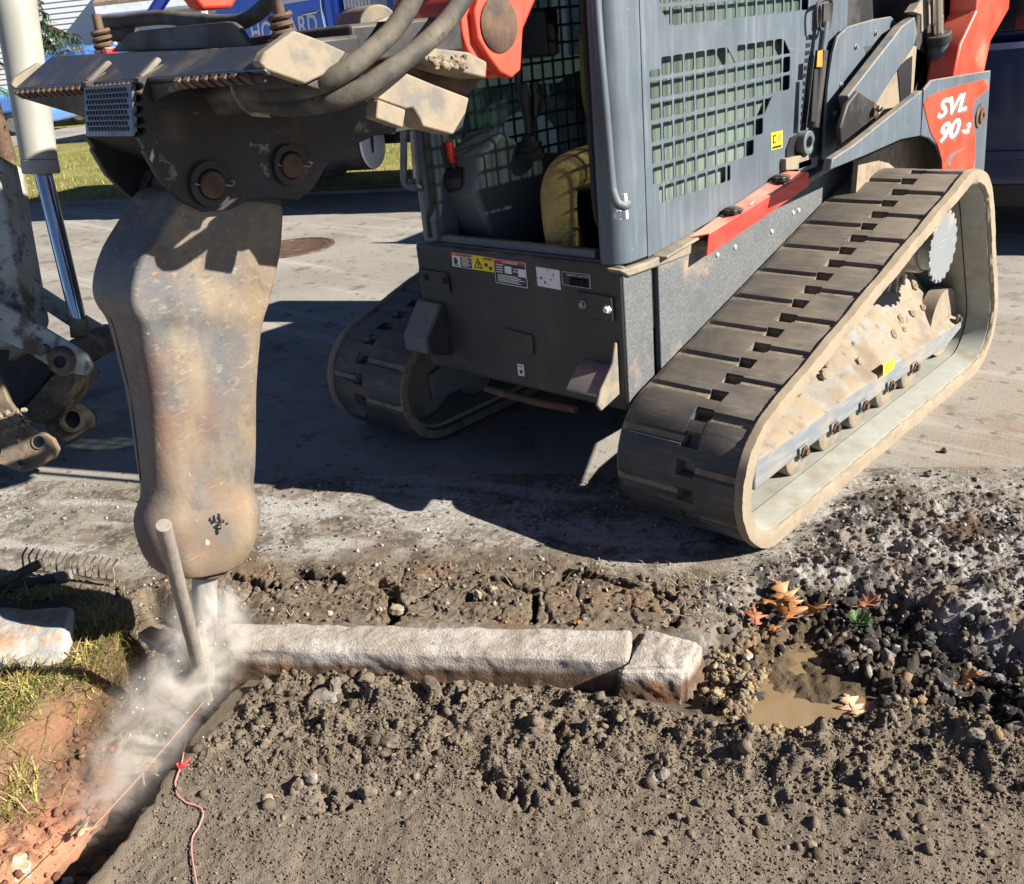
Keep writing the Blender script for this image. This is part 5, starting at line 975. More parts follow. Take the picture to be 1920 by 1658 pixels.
hu, hz = tx(540, 5); tprism('sill_strip', [(hu-.3, hz-.02), (hu+.3, hz-.0), (hu+.3, hz+.03), (hu-.3, hz+.01)], -.03, -.02, CM['white'], dr)
mb = MB(); mb.tube(spline([tq(*(lambda a: (a[0], -.03, a[1]))(tx(*p))) for p in ((605, -10), (608, 20), (614, 50), (622, 78))], 5), .016, 8); obj('grab_rail', mb, CM['chrome'], TK)
# white ribbed shield behind the cab, tank, wheels, dump body
su, sz = tx(640, 20); su2, _ = tx(693, 20); n = 8
for i in range(n):
    a = su+(su2-su)*i/n; b = su+(su2-su)*(i+.75)/n; tprism('shield_rib', [(a, 1.66), (b, 1.66), (b, 3.2), (a, 3.2)], .05, .12, CM['white'], bevel=.01)
tprism('exhaust_shield', [(su, 1.65), (su2, 1.65), (su2, 3.2), (su, 3.2)], .12, .35, CM['white'])
tu, tz = tx(676, 295); c = np.array(tq(tu-1.05, .26, .60)); e3 = np.array([TE[0], TE[1], 0])
mb = MB(); mb.cyl(c, c+e3*1.05, .25, n=36, ch=.02); tk_ = obj('fuel_tank', mb, CM['dark'], TK); mb = MB(); mb.revolve(c+e3*1.05, e3, [(0, .245), (.02, .235), (.035, .18), (.04, .05)], 36); obj('tank_end', mb, CM['white'], tk_)
mb = MB(); q = c+e3*1.095; up = np.array([0, 0, 1.]); sd3 = np.array([-TN[0], -TN[1], 0]); mb.prism([q+sd3*.02+up*.18, q+sd3*.09+up*.18, q+sd3*.10-up*.08, q+sd3*.07-up*.08], e3*.004); obj('tank_stencil', mb, CM['blackst'], tk_)
def wheel(parent, c, axis, R, W, hub):
    c = np.array(c); axis = np.array(axis, float); mb = MB(); mb.revolve(c, axis, [(0, R*.60), (0, R*.88), (W*.10, R*.98), (W*.3, R), (W*.7, R), (W*.9, R*.98), (W, R*.88), (W, R*.6)], 40); ty = obj('wheel', mb, CM['blackrub'], parent, bevel=.004)
    mb = MB(); mb.revolve(c-axis*.002, axis, [(0, R*.59), (.03, R*.55), (.06, R*.36), (.02, R*.30), (.0, R*.14), (.01, R*.1)], 32); obj('rim', mb, hub, ty)
    return ty
TYR = mat('worn truck tyre', (.11, .105, .10), .8, 0, [dict(c=(.2, .19, .17), s=6, lo=.45, hi=.65)])
_br = CM['blackrub']; CM['blackrub'] = TYR
for u in (-1.72, 1.75, 3.1):
    wheel(TK, tq(u, .02, .52), (TN[0], TN[1], 0), .52, .30, CM['white'])
    wheel(TK, tq(u, 1.9, .52), (TN[0], TN[1], 0), .52, .30, CM['white'])
CM['blackrub'] = _br
tprism('chassis_rail', [(-2.2, .55), (4.6, .55), (4.6, .95), (-2.2, .95)], .6, 1.6, CM['dark'])
tprism('dump_body', [(.9, 1.25), (4.9, 1.25), (5.0, 2.5), (.9, 2.6)], .0, 2.3, mat('weathered white body', (.34, .36, .36), .6, 0, [dict(c=(.2, .18, .15), s=2, lo=.45, hi=.65)]), bevel=.02)
for u in (1.2, 2.1, 3.0, 3.9, 4.7): tprism('body_rib', [(u, 1.25), (u+.12, 1.25), (u+.12, 2.5), (u, 2.5)], -.06, .0, CM['white'], bevel=.01)
# --- dark blue SUV behind the loader
SU = np.array([.45, 4.03]); SA = rad(14); SE = np.array([math.cos(SA), math.sin(SA)]); SN_ = np.array([-SE[1], SE[0]])
def sq(u, w, z): p = SU+SE*u+SN_*w; return (p[0], p[1], z)
NAVY = mat('navy car paint', (.008, .022, .085), .22, .2, [dict(c=(.02, .03, .07), s=2, lo=.5, hi=.7, r=.4)], coat=.9)
SV = thing('parked_van', 'dark navy van with a bright trim strip parked behind the loader', 'van', sq(0, .9, 0))
def sprism(name, prof, w0, w1, m, parent=None, **k):
    mb = MB(); mb.prism([sq(u, w0, z) for u, z in prof], tuple(np.array(sq(0, w1, 0))-np.array(sq(0, w0, 0)))); return obj(name, mb, m, parent or SV, **k)
sprism('body', [(-2.2, .30), (1.35, .30), (1.40, .62), (2.06, .62), (2.10, .30), (2.7, .30), (2.75, .9), (2.6, 1.16), (-2.3, 1.16), (-2.35, .7)], 0, 1.85, NAVY, bevel=.04, seg=3)
sprism('lower_sill', [(-2.2, .22), (1.3, .22), (1.3, .36), (-2.2, .36)], -.015, .04, CM['dark'], bevel=.01)
sprism('crease_strip', [(-2.2, .50), (2.6, .50), (2.6, .56), (-2.2, .56)], -.012, .02, NAVY, bevel=.008)
sprism('greenhouse', [(-2.2, 1.16), (2.5, 1.16), (2.2, 1.9), (-1.5, 1.9)], .08, 1.77, NAVY, bevel=.05)
for ua, ub in ((-2.0, -.75), (-.68, .60), (.68, 2.2)): sprism('side_window', [(ua, 1.22), (ub, 1.22), (ub-.03, 1.78), (ua+.1, 1.78)], .06, .085, WGL, bevel=.01)
sprism('trim_strip', [(-2.2, 1.13), (2.5, 1.13), (2.5, 1.165), (-2.2, 1.165)], -.006, .03, mat('bright trim', (.35, .45, .75), .15, .8))
for u in (1.73, -1.75): wheel(SV, sq(u, .0, .34), (SN_[0], SN_[1], 0), .34, .22, CM['steel']); wheel(SV, sq(u, 1.6, .34), (SN_[0], SN_[1], 0), .34, .22, CM['steel'])
for u in (-.72, .64): sprism('door_gap', [(u, .32), (u+.012, .32), (u+.012, 1.14), (u, 1.14)], -.0035, .01, CM['black'])
# --- light blue car on the far drive
CA = rad(158); cc = onz(30, 256, .05); CE = np.array([math.cos(rad(40)), math.sin(rad(40))]); CN_ = np.array([-CE[1], CE[0]]); C0 = cc[:2]
def cq(u, w, z): p = C0+CE*u+CN_*w; return (p[0], p[1], z+.05)
LBL = mat('light blue car paint', (.10, .24, .62), .25, .2, coat=.8)
CR = thing('parked_car', 'light blue sedan parked on the far drive beyond the lawn', 'car', cq(-1.3, .9, 0))
def cprism(name, prof, w0, w1, m, parent=None, **k):
    mb = MB(); mb.prism([cq(u, w0, z) for u, z in prof], tuple(np.array(cq(0, w1, 0))-np.array(cq(0, w0, 0)))); return obj(name, mb, m, parent or CR, **k)
cprism('body', [(-3.4, .25), (-.45, .25), (-.38, .6), (.38, .6), (.45, .25), (1.05, .28), (1.15, .55), (1.0, .85), (.35, 1.0), (-.6, 1.08), (-3.3, 1.05), (-3.5, .7)], 0, 1.8, LBL, bevel=.08, seg=3)
cprism('cabin', [(-.55, 1.05), (-1.4, 1.55), (-2.6, 1.55), (-3.2, 1.05)], .15, 1.65, mat('teal car glass', (.03, .16, .17), .06, 0, spec=.8), bevel=.05)
cprism('roof', [(-1.42, 1.54), (-2.6, 1.54), (-2.6, 1.6), (-1.5, 1.6)], .18, 1.62, LBL, bevel=.03)
cprism('headlight', [(.75, .62), (1.08, .58), (1.05, .74), (.72, .80)], -.02, .3, CM['white'], bevel=.02)
for u in (0, -2.7): wheel(CR, cq(u, 0, .30), (CN_[0], CN_[1], 0), .31, .2, CM['steel']); wheel(CR, cq(u, 1.6, .30), (CN_[0], CN_[1], 0), .31, .2, CM['steel'])
PK = thing('pickup_truck', 'light blue pickup with chrome mirror parked behind the sedan, mostly hidden by the breaker bracket', 'pickup truck', cq(2.5, 3.4, 0))
_pp = lambda px, py: (lambda P: (float((P[:2]-C0-CN_*2.6)@CE), float(P[2])))(onp(px, py, (C0[0]+CN_[0]*2.6, C0[1]+CN_[1]*2.6, 0), (CN_[0], CN_[1], 0)))
a0, b0_ = _pp(62, 104), _pp(330, 80)
_pz = lambda prof, w0, w1, m, nm, **k: cprism(nm, prof, w0, w1, m, PK, **k)
_pz([(a0[0], .35), (b0_[0], .35), (b0_[0], b0_[1]), (a0[0]+1.2, a0[1]+.08), (a0[0]+.15, a0[1]-.05), (a0[0], a0[1]-.5)], 2.6, 4.4, LBL, 'body', bevel=.12, seg=3)
_pz([(a0[0]+.1, .9), (b0_[0], .9), (b0_[0], .95), (a0[0]+.1, .95)], 2.58, 2.6, LBL, 'side_crease')
mp_ = _pp(150, 84); mb = MB(); c = np.array(cq(mp_[0], 2.5, mp_[1]-.05)); mb.revolve(c, (.6, -.7, .2), [(0, .10), (.05, .22), (.2, .26), (.24, .2)], 18); mr_ = obj('mirror', mb, CM['chrome'], PK); mb = MB(); mb.tube([c, c+np.array([.1, .1, -.45])], .03, 8); obj('mirror_arm', mb, CM['chrome'], mr_)
for u in (a0[0]+.9, a0[0]+3.6): wheel(PK, cq(u, 2.6, .36), (CN_[0], CN_[1], 0), .37, .25, CM['steel'])
mb = MB(); c = onz(130, 262, .0)[:2]; mb.prism([(c[0]-12*CE[0]-3*CN_[0], c[1]-12*CE[1]-3*CN_[1], .06), (c[0]+4*CE[0]-1.2*CN_[0], c[1]+4*CE[1]-1.2*CN_[1], .06), (c[0]+4*CE[0]+4*CN_[0], c[1]+4*CE[1]+4*CN_[1], .06), (c[0]-12*CE[0]+4*CN_[0], c[1]-12*CE[1]+4*CN_[1], .06)], (0, 0, .01)); o = obj('driveway', mb, ASPH); o['kind'] = 'structure'
# --- house with clapboard siding
HO = onz(200, 235, 0.0)[:2]*0+np.array(dep(180, 60, 30))[:2]; HE = np.array([math.cos(rad(40)), math.sin(rad(40))]); HNn = np.array([-HE[1], HE[0]])
def hq(u, w, z): p = HO+HE*u+HNn*w; return (p[0], p[1], z)
SID = mat('white siding', (.62, .64, .66), .6)
HS = thing('white_house', 'white clapboard house across the street with a shadow slanting over its siding', 'house', hq(0, 4, 0))
for i in range(34):
    z = .4+.16*i; mb = MB(); mb.prism([hq(-7, .0, z), hq(-7, -.028, z), hq(-7, -.004, z+.16), hq(-7, .0, z+.16)], tuple(np.array(hq(13, 0, 0))-np.array(hq(0, 0, 0)))); obj('siding_board', mb, SID, HS, smooth=False)
mb = MB(); mb.prism([hq(-7, .0, 0), hq(6, .0, 0), hq(6, 8, 0), hq(-7, 8, 0)], (0, 0, 5.9)); obj('wall', mb, SID, HS)
mb = MB(); mb.prism([hq(6.1, -.3, 5.8), hq(6.1, 8.3, 5.8), hq(6.1, 4, 8.4)], tuple(np.array(hq(-13.3, 0, 0))-np.array(hq(0, 0, 0)))); obj('roof', mb, mat('brown shingles', (.12, .08, .06), .9), HS)
mb = MB(); mb.boxa(hq(-2.2, -.035, .4), tuple(np.array(hq(.05, 0, 0))-np.array(hq(0, 0, 0))), tuple(np.array(hq(0, .02, 0))-np.array(hq(0, 0, 0))), (0, 0, 5.4)); obj('siding_joint', mb, CM['greyrough'], HS)
for u in (8.6, 10.6, 14.5):
    pass
def hbox(name, u0, u1, w0, w1, z0, z1, m, par=HS, **k):
    mb = MB(); mb.prism([hq(u0, w0, z0), hq(u1, w0, z0), hq(u1, w1, z0), hq(u0, w1, z0)], (0, 0, z1-z0)); return obj(name, mb, m, par, **k)
hbox('porch_roof', 1.0, 4.5, -1.9, 0, 3.0, 3.25, CM['white'], bevel=.02)
mb = MB(); mb.prism([hq(1.0, -1.9, 3.25), hq(4.5, -1.9, 3.25), hq(4.3, -.0, 4.3), hq(1.2, -.0, 4.3)], (0, 0, .1)); obj('porch_shingles', mb, mat('tan shingles', (.25, .19, .14), .9, 0, [dict(c=(.16, .12, .09), s=8, lo=.4, hi=.6)]), HS)
for u in (1.2, 4.2): hbox('porch_post', u, u+.14, -1.8, -1.66, 0, 3.0, CM['white'])
# second white house seen through the cab
H2 = thing('white_building', 'white house with tall windows seen through the cab guard', 'house', dep(1040, 30, 17)); H2o = np.array(dep(1040, 30, 17))[:2]
def h2(u, w, z): p = H2o+RE*u+RN*w; return (p[0], p[1], z)
def h2box(name, u0, u1, w0, w1, z0, z1, m, **k):
    mb = MB(); mb.prism([h2(u0, w0, z0), h2(u1, w0, z0), h2(u1, w1, z0), h2(u0, w1, z0)], (0, 0, z1-z0)); return obj(name, mb, m, H2, **k)
h2box('wall', -2.6, 16, 0, 6, 0, 6, SID); h2box('roof', -2.9, 16.3, -.4, 6.4, 6, 6.3, CM['dark'])
for u in (-2, .0, 2.0, 4.5, 7): 
    h2box('window', u, u+1.1, -.05, .0, 1.3, 3.4, CM['white'], bevel=.01); h2box('pane', u+.1, u+.52, -.058, -.05, 1.4, 3.3, WGL); h2box('pane', u+.58, u+1.0, -.058, -.05, 1.4, 3.3, WGL)
# tree with drooping conifer branches in front of the house
TB = np.array(dep(-60, 60, 17)); TR = thing('cedar_tree', 'drooping cedar branches hanging in front of the white house', 'tree', (TB[0], TB[1], 0))
mb = MB(); mb.tube([(TB[0], TB[1], -.1), (TB[0]+.05, TB[1], 2), (TB[0], TB[1]+.05, 4), (TB[0], TB[1], 6.5)], .16, 10, [.2, .16, .11, .03]); obj('trunk', mb, CM['rust'], TR)
V = []; F = []; C = []; mb = MB()
def needles(p, q, n):
    for i in range(n):
        c = p+(q-p)*RNG.random(); d = RNG.normal(0, 1, 3)*np.array([.05, .05, .05])+np.array([0, 0, -.07]); s = np.cross(d, RNG.normal(0, 1, 3)); s = s/np.linalg.norm(s)*.011; k = len(V)
        V.extend([c-s, c+s, c+d]); F.append((k, k+1, k+2)); C.extend([np.array([.05, .085, .04])*RNG.uniform(.6, 1.5)]*3)
right = RM[0]
for (tx_, ty_) in ((150, 72), (118, 62), (92, 28), (105, 88), (135, 66), (82, 5), (70, 60), (95, 78)):
    a = np.array([TB[0], TB[1], 0])+np.array([0, 0, dep(tx_-50, ty_-60, 17)[2]]); b = dep(tx_, ty_, 16.7+RNG.uniform(-.3, .3)); pts = spline([a, a+(b-a)*.5+np.array([0, 0, .18]), b], 8); mb.tube(pts, .012, 5)
    for i in range(len(pts)-1):
        needles(pts[i], pts[i+1], 14)
        if i > 3:
            for k_ in range(3): e = pts[i]+RNG.normal(0, .12, 3)+np.array([0, 0, -.25]); needles(pts[i], e, 14)
for i in range(60):
    h = RNG.uniform(1.5, 6.3); an = RNG.uniform(0, 6.28); L = (6.8-h)*.28; a = np.array([TB[0], TB[1], h]); b = a+np.array([L*math.cos(an), L*math.sin(an), -.4]); needles(a, b, 90); mb.tube([a, b], .012, 4)
obj('branch', mb, CM['rust'], TR); nd = npmesh('crown', np.array(V)-np.array(TR.location), np.array(F), GRM, np.array(C), smooth=False); nd.parent = TR
# ---------------------------------------------------------------- excavator arm at the left edge
EX = thing('excavator_arm', 'muddy pale excavator arm with chrome cylinder rod and empty bucket ears, left edge', 'excavator arm', (onz(60, 880)[0], onz(60, 880)[1], 0))
PAL = mat('muddy pale paint', (.40, .43, .38), .6, 0, [dict(c=(.10, .07, .05), s=7, lo=.52, hi=.62, amt=.95, r=.9), dict(c=(.25, .21, .15), s=3, lo=.45, hi=.65, amt=.7), dict(c=(.08, .06, .05), s=26, lo=.60, hi=.66, amt=.9)], [dict(s=40, h=.004, str=.5)])
PAL2 = mat('pale cylinder paint', (.32, .315, .28), .55, 0, [dict(c=(.26, .26, .23), s=3, lo=.4, hi=.65), dict(c=(.22, .2, .17), s=16, st=(1, 1, .3), lo=.64, hi=.72, amt=.7), dict(c=(.38, .36, .32), s=9, lo=.55, hi=.7, amt=.5)], [dict(s=60, h=.001, str=.3)])
MUD2 = mat('muddy iron', (.17, .13, .09), .85, .1, [dict(c=(.06, .048, .04), s=8, lo=.46, hi=.64, amt=.95), dict(c=(.36, .28, .19), s=5, lo=.52, hi=.66, amt=.8), dict(c=(.42, .38, .30), s=40, lo=.64, hi=.7, amt=.7)], [dict(s=30, h=.006, str=.6), dict(s=120, h=.002, str=.5)])
FW = RM[2]
def eplate(name, pts, t, th, m, parent=None, **k):
    mb = MB(); mb.prism([dep(a, b, t) for a, b in pts], FW*th); return obj(name, mb, m, parent or EX, **k)
c0 = dep(14, -90, 3.75); c1 = dep(74, 300, 3.95); ce = dep(78, 326, 3.965)
mb = MB(); mb.cyl(c0, c1, .084, .072, 36); cyl_ = obj('cylinder_barrel', mb, PAL2, EX)
mb = MB(); mb.cyl(c1, ce, .074, n=36, ch=.004); obj('cylinder_head', mb, PAL2, cyl_)
mb = MB(); mb.cyl(dep(80, 322, 3.96), dep(147, 600, 4.05), .036, .034, 30); obj('piston_rod', mb, CM['chrome'], cyl_)
mb = MB(); mb.cyl(dep(145, 592, 4.05), dep(152, 632, 4.06), .036, .042, 24, .004); obj('rod_eye', mb, MUD2, cyl_)
eplate('stick', [(-90, 280), (0, 292), (12, 400), (30, 500), (46, 590), (30, 650), (-90, 650)], 3.98, .22, PAL, bevel=.01)
eplate('link_plate', [(-60, 540), (0, 566), (70, 606), (135, 645), (160, 662), (172, 684), (162, 704), (130, 700), (95, 688), (40, 655), (-60, 610)], 3.90, .03, PAL, bevel=.008)
eplate('link_plate', [(36, 505), (50, 520), (130, 572), (195, 612), (206, 632), (190, 648), (120, 606), (45, 556), (30, 530)], 4.18, .03, PAL, bevel=.008)
mb = MB(); mb.cyl(dep(112, 680, 3.89), dep(205, 632, 4.25), .062, n=30, ch=.006); pb = obj('pin_boss', mb, MUD2, EX)
mb = MB(); c = dep(116, 679, 3.885); mb.pipe(c, c-FW*.02, .048, .026, 28); obj('pin_ring', mb, MUD2, pb, bevel=.003); mb = MB(); mb.cyl(c, c-FW*.008, .025, n=24); obj('pin_dark_cap', mb, CM['black'], pb)  # black cap paints the dark inside the pin ring, no bore is cut
for px, py, t in ((84, 655, 3.89), (185, 655, 4.05)):
    mb = MB(); c = dep(px, py, t); mb.cyl(c, c-FW*.03, .022, .018, 16); obj('bolt', mb, MUD2, EX)
eplate('yoke', [(40, 770), (100, 700), (130, 700), (172, 690), (150, 730), (100, 780), (75, 795), (50, 790)], 4.0, .10, MUD2, bevel=.01)
eplate('coupler_body', [(-60, 640), (20, 640), (80, 660), (105, 690), (70, 740), (30, 770), (-60, 760)], 4.12, .12, CM['dark'], bevel=.01)
eplate('wear_block', [(18, 650), (45, 633), (52, 655), (30, 668), (15, 676)], 3.95, .05, CM['tan'], bevel=.005)
fe_ = eplate('bucket_ear', [(82, 800), (100, 765), (125, 745), (140, 748), (165, 765), (178, 782), (172, 802), (150, 815), (125, 832), (110, 833), (96, 818)], 4.12, .035, MUD2, bevel=.006)
mb = MB(); c = dep(139, 787, 4.12); mb.pipe(c, c-FW*.025, .058, .037, 30); obj('ear_boss', mb, MUD2, fe_, bevel=.003); mb = MB(); mb.cyl(c+FW*.001, c-FW*.003, .036, n=24); obj('ear_dark_cap', mb, CM['black'], fe_)  # boss closed by a black cap that stands for the shade inside
ne = eplate('bucket_ear', [(-80, 690), (-10, 690), (4, 720), (16, 752), (40, 785), (70, 805), (98, 822), (108, 842), (100, 858), (65, 878), (40, 886), (0, 872), (-80, 850)], 3.82, .035, MUD2, bevel=.006)
for px, py, r in ((73, 829, .024), (39, 868, .012), (-6, 846, .02)):
    c = dep(px, py, 3.82); mb = MB(); mb.pipe(c, c-FW*.006, r*1.25, r, 24); mb2 = MB(); obj('hole_rim', mb, MUD2, ne, bevel=.002); mb = MB(); mb.cyl(c+FW*.001, c-FW*.002, r, n=20); obj('hole_dark_cap', mb, CM['black'], ne)  # holes are black caps in a rim, their darkness is colour
mb = MB()
for i in range(90):
    c = dep(RNG.normal(28, 11), RNG.normal(792, 10), 3.815); mb.add([np.array(v)*RNG.uniform(.006, .02)+c-FW*RNG.uniform(0, .02) for v in ICO_V], ICO_F)
obj('mud_lump', mb, CM['mud'], ne, smooth=False, kind='stuff')
# ---------------------------------------------------------------- things on the ground
from mathutils import noise as mnoise
def rough(name, corners, m, amp=.006, cuts=5, fr=18, seed=0, parent=None, label=None, cat=None, group=None, sub=1, chip=1.0, ang=45):
    """a stone from 8 corners (bottom 4, top 4), subdivided and weathered"""
    bm = bmesh.new(); vs = [bm.verts.new(tuple(c)) for c in corners]
    for f in ((3, 2, 1, 0), (4, 5, 6, 7), (0, 1, 5, 4), (1, 2, 6, 5), (2, 3, 7, 6), (3, 0, 4, 7)): bm.faces.new([vs[i] for i in f])
    bmesh.ops.bevel(bm, geom=bm.edges[:], offset=.007*chip, segments=2, affect='EDGES')
    L = max((Vector(corners[i])-Vector(corners[(i+1) % 4])).length for i in range(4))
    for _ in range(8):
        es = [e for e in bm.edges if e.calc_length() > L/cuts]
        if not es: break
        bmesh.ops.subdivide_edges(bm, edges=es, cuts=1, use_grid_fill=True)
    for _ in range(2): bmesh.ops.smooth_vert(bm, verts=bm.verts[:], factor=.5, use_axis_x=True, use_axis_y=True, use_axis_z=True)
    bmesh.ops.triangulate(bm, faces=bm.faces[:]); bm.normal_update(); of = Vector((seed*3.1, seed*1.7, 0))
    for v in bm.verts:
        p = v.co*fr+of; d = mnoise.fractal(p*.35, 1.0, 2.0, 3)*amp*1.6+mnoise.fractal(p, 1.0, 2.0, 4)*amp; v.co += v.normal*d
    mb = MB(); bm.verts.index_update(); mb.v = [tuple(v.co) for v in bm.verts]; mb.f = [tuple(x.index for x in f.verts) for f in bm.faces]; bm.free()
    o = obj(name, mb, m, parent, ang=ang)
    if label: tag(o, label, cat, group)
    return o
KERB = mat('weathered kerb granite', (.30, .265, .23), .9, 0, [dict(c=(.43, .405, .38), s=7, lo=.42, hi=.62, amt=.9), dict(c=(.42, .41, .40), s=120, lo=.60, hi=.68, amt=.7), dict(c=(.22, .17, .13), s=60, lo=.56, hi=.66, amt=.8), dict(c=(.14, .09, .06), s=7, lo=.60, hi=.72, amt=.8), dict(c=(.115, .075, .05), s=20, lo=.15, hi=.45, amt=1.0, axis=(2, -.028, -.05)), dict(c=(.26, .12, .06), s=9, lo=.56, hi=.7, amt=.8, axis=(2, -.02, -.05))], [dict(s=60, h=.008, str=.7, det=8), dict(s=200, h=.006, str=.8)], spec=.2)
def kq(s, d, z): x, y = to_xy(s, d); return (x, y, z)
P0 = lambda px, py, z: tuple(onz(px, py, z))
ks = rough('kerb_stone', [kq(.02, .150, -.22), kq(1.205, .150, -.22), kq(1.205, .0, -.22), kq(.02, .0, -.22), P0(425, 1212, .008), P0(1178, 1236, .008), P0(1188, 1178, .008), P0(415, 1166, .008)], KERB, .0032, 90, 24, 1, label='long straight granite kerb stone dusted white, half dug out in front of the loader', cat='kerb stone')
rough('kerb_block', [P0(1142, 1345, -.16), P0(1280, 1372, -.16), P0(1345, 1300, -.16), P0(1200, 1265, -.16), P0(1158, 1256, .0), P0(1292, 1252, -.002), P0(1318, 1197, .0), P0(1206, 1178, .012)], KERB, .0048, 34, 26, 4, label='short broken granite kerb end block with pale chipped corner beside the puddle', cat='kerb stone', chip=1.6)
WST = mat('pale split granite', (.36, .35, .33), .85, 0, [dict(c=(.33, .33, .32), s=7, st=(1, 1, 2), lo=.5, hi=.66, amt=.8), dict(c=(.33, .20, .105), s=8, lo=.40, hi=.54, amt=.95, up=(.45, .8)), dict(c=(.2, .17, .13), s=40, lo=.62, hi=.7, amt=.6)], [dict(s=16, h=.012, str=.6), dict(s=90, h=.004, str=.6)], spec=.2)
rough('granite_block', [P0(-170, 1335, -.03), P0(128, 1290, -.03), P0(150, 1200, -.03), P0(-120, 1190, -.03), P0(-150, 1230, .10), P0(126, 1190, .10), P0(141, 1134, .10), P0(-100, 1132, .10)], WST, .005, 26, 10, 7, label='big pale granite block with orange soil on top, in the grass', cat='stone block', chip=1.5)
def boulder(name, px, py, z, r, m, label, group=None, sq_=(1, 1, .7), seed=0, rot=0, cat='stone', lift=.35):
    c = onz(px, py, z); rg = np.random.default_rng(seed+100)
    bm = bmesh.new(); bmesh.ops.create_icosphere(bm, subdivisions=3, radius=1.0); cr, sr = math.cos(rot), math.sin(rot); of = Vector(rg.uniform(-9, 9, 3))
    pl = [(rg.normal(0, 1, 3), rg.uniform(.55, .85)) for _ in range(9)]; pl = [(Vector(n).normalized(), d) for n, d in pl]
    for v in bm.verts:
        p = v.co.copy()
        for n, d in pl:
            k = p.dot(n)
            if k > d: p -= n*(k-d)*.9
        p += v.co*(mnoise.fractal(v.co*2.2+of, 1.0, 2.0, 4)*.20+mnoise.fractal(v.co*6+of, 1.0, 2.0, 2)*.07); p = Vector((p.x*sq_[0], p.y*sq_[1], p.z*sq_[2]))*r
        v.co = Vector((p.x*cr-p.y*sr+c[0], p.x*sr+p.y*cr+c[1], p.z+c[2]+r*sq_[2]*lift))
    mb = MB(); bm.verts.index_update(); mb.v = [tuple(v.co) for v in bm.verts]; mb.f = [tuple(x.index for x in f.verts) for f in bm.faces]; bm.free()
    o = obj(name, mb, m, None, ang=32); return tag(o, label, cat, group)
GRY = mat('grey rubble', (.19, .175, .155), .9, 0, [dict(c=(.12, .10, .08), s=20, lo=.45, hi=.65), dict(c=(.30, .28, .25), s=60, lo=.6, hi=.7, amt=.7)], [dict(s=50, h=.004, str=.6), dict(s=200, h=.002, str=.5)], spec=.2)
DRT = mat('soil coated stone', (.155, .125, .095), .95, 0, [dict(c=(.10, .08, .06), s=20, lo=.45, hi=.65), dict(c=(.24, .2, .16), s=70, lo=.58, hi=.7, amt=.7)], [dict(s=60, h=.004, str=.6), dict(s=220, h=.002, str=.5)], spec=.2)
TAR = mat('broken asphalt lump', (.028, .027, .027), .85, 0, [dict(c=(.36, .35, .34), s=42, lo=.57, hi=.66, amt=.9), dict(c=(.22, .21, .2), s=9, lo=.52, hi=.66, amt=.8, up=(.0, .7)), dict(c=(.10, .07, .05), s=12, lo=.56, hi=.7, amt=.8)], [dict(s=55, h=.010, str=.8), dict(s=170, h=.004, str=.6)], spec=.3)
CRM = mat('cream pebble', (.28, .23, .165), .8, 0, [dict(c=(.30, .25, .18), s=30, lo=.5, hi=.65)], [dict(s=80, h=.002, str=.4)], spec=.25)
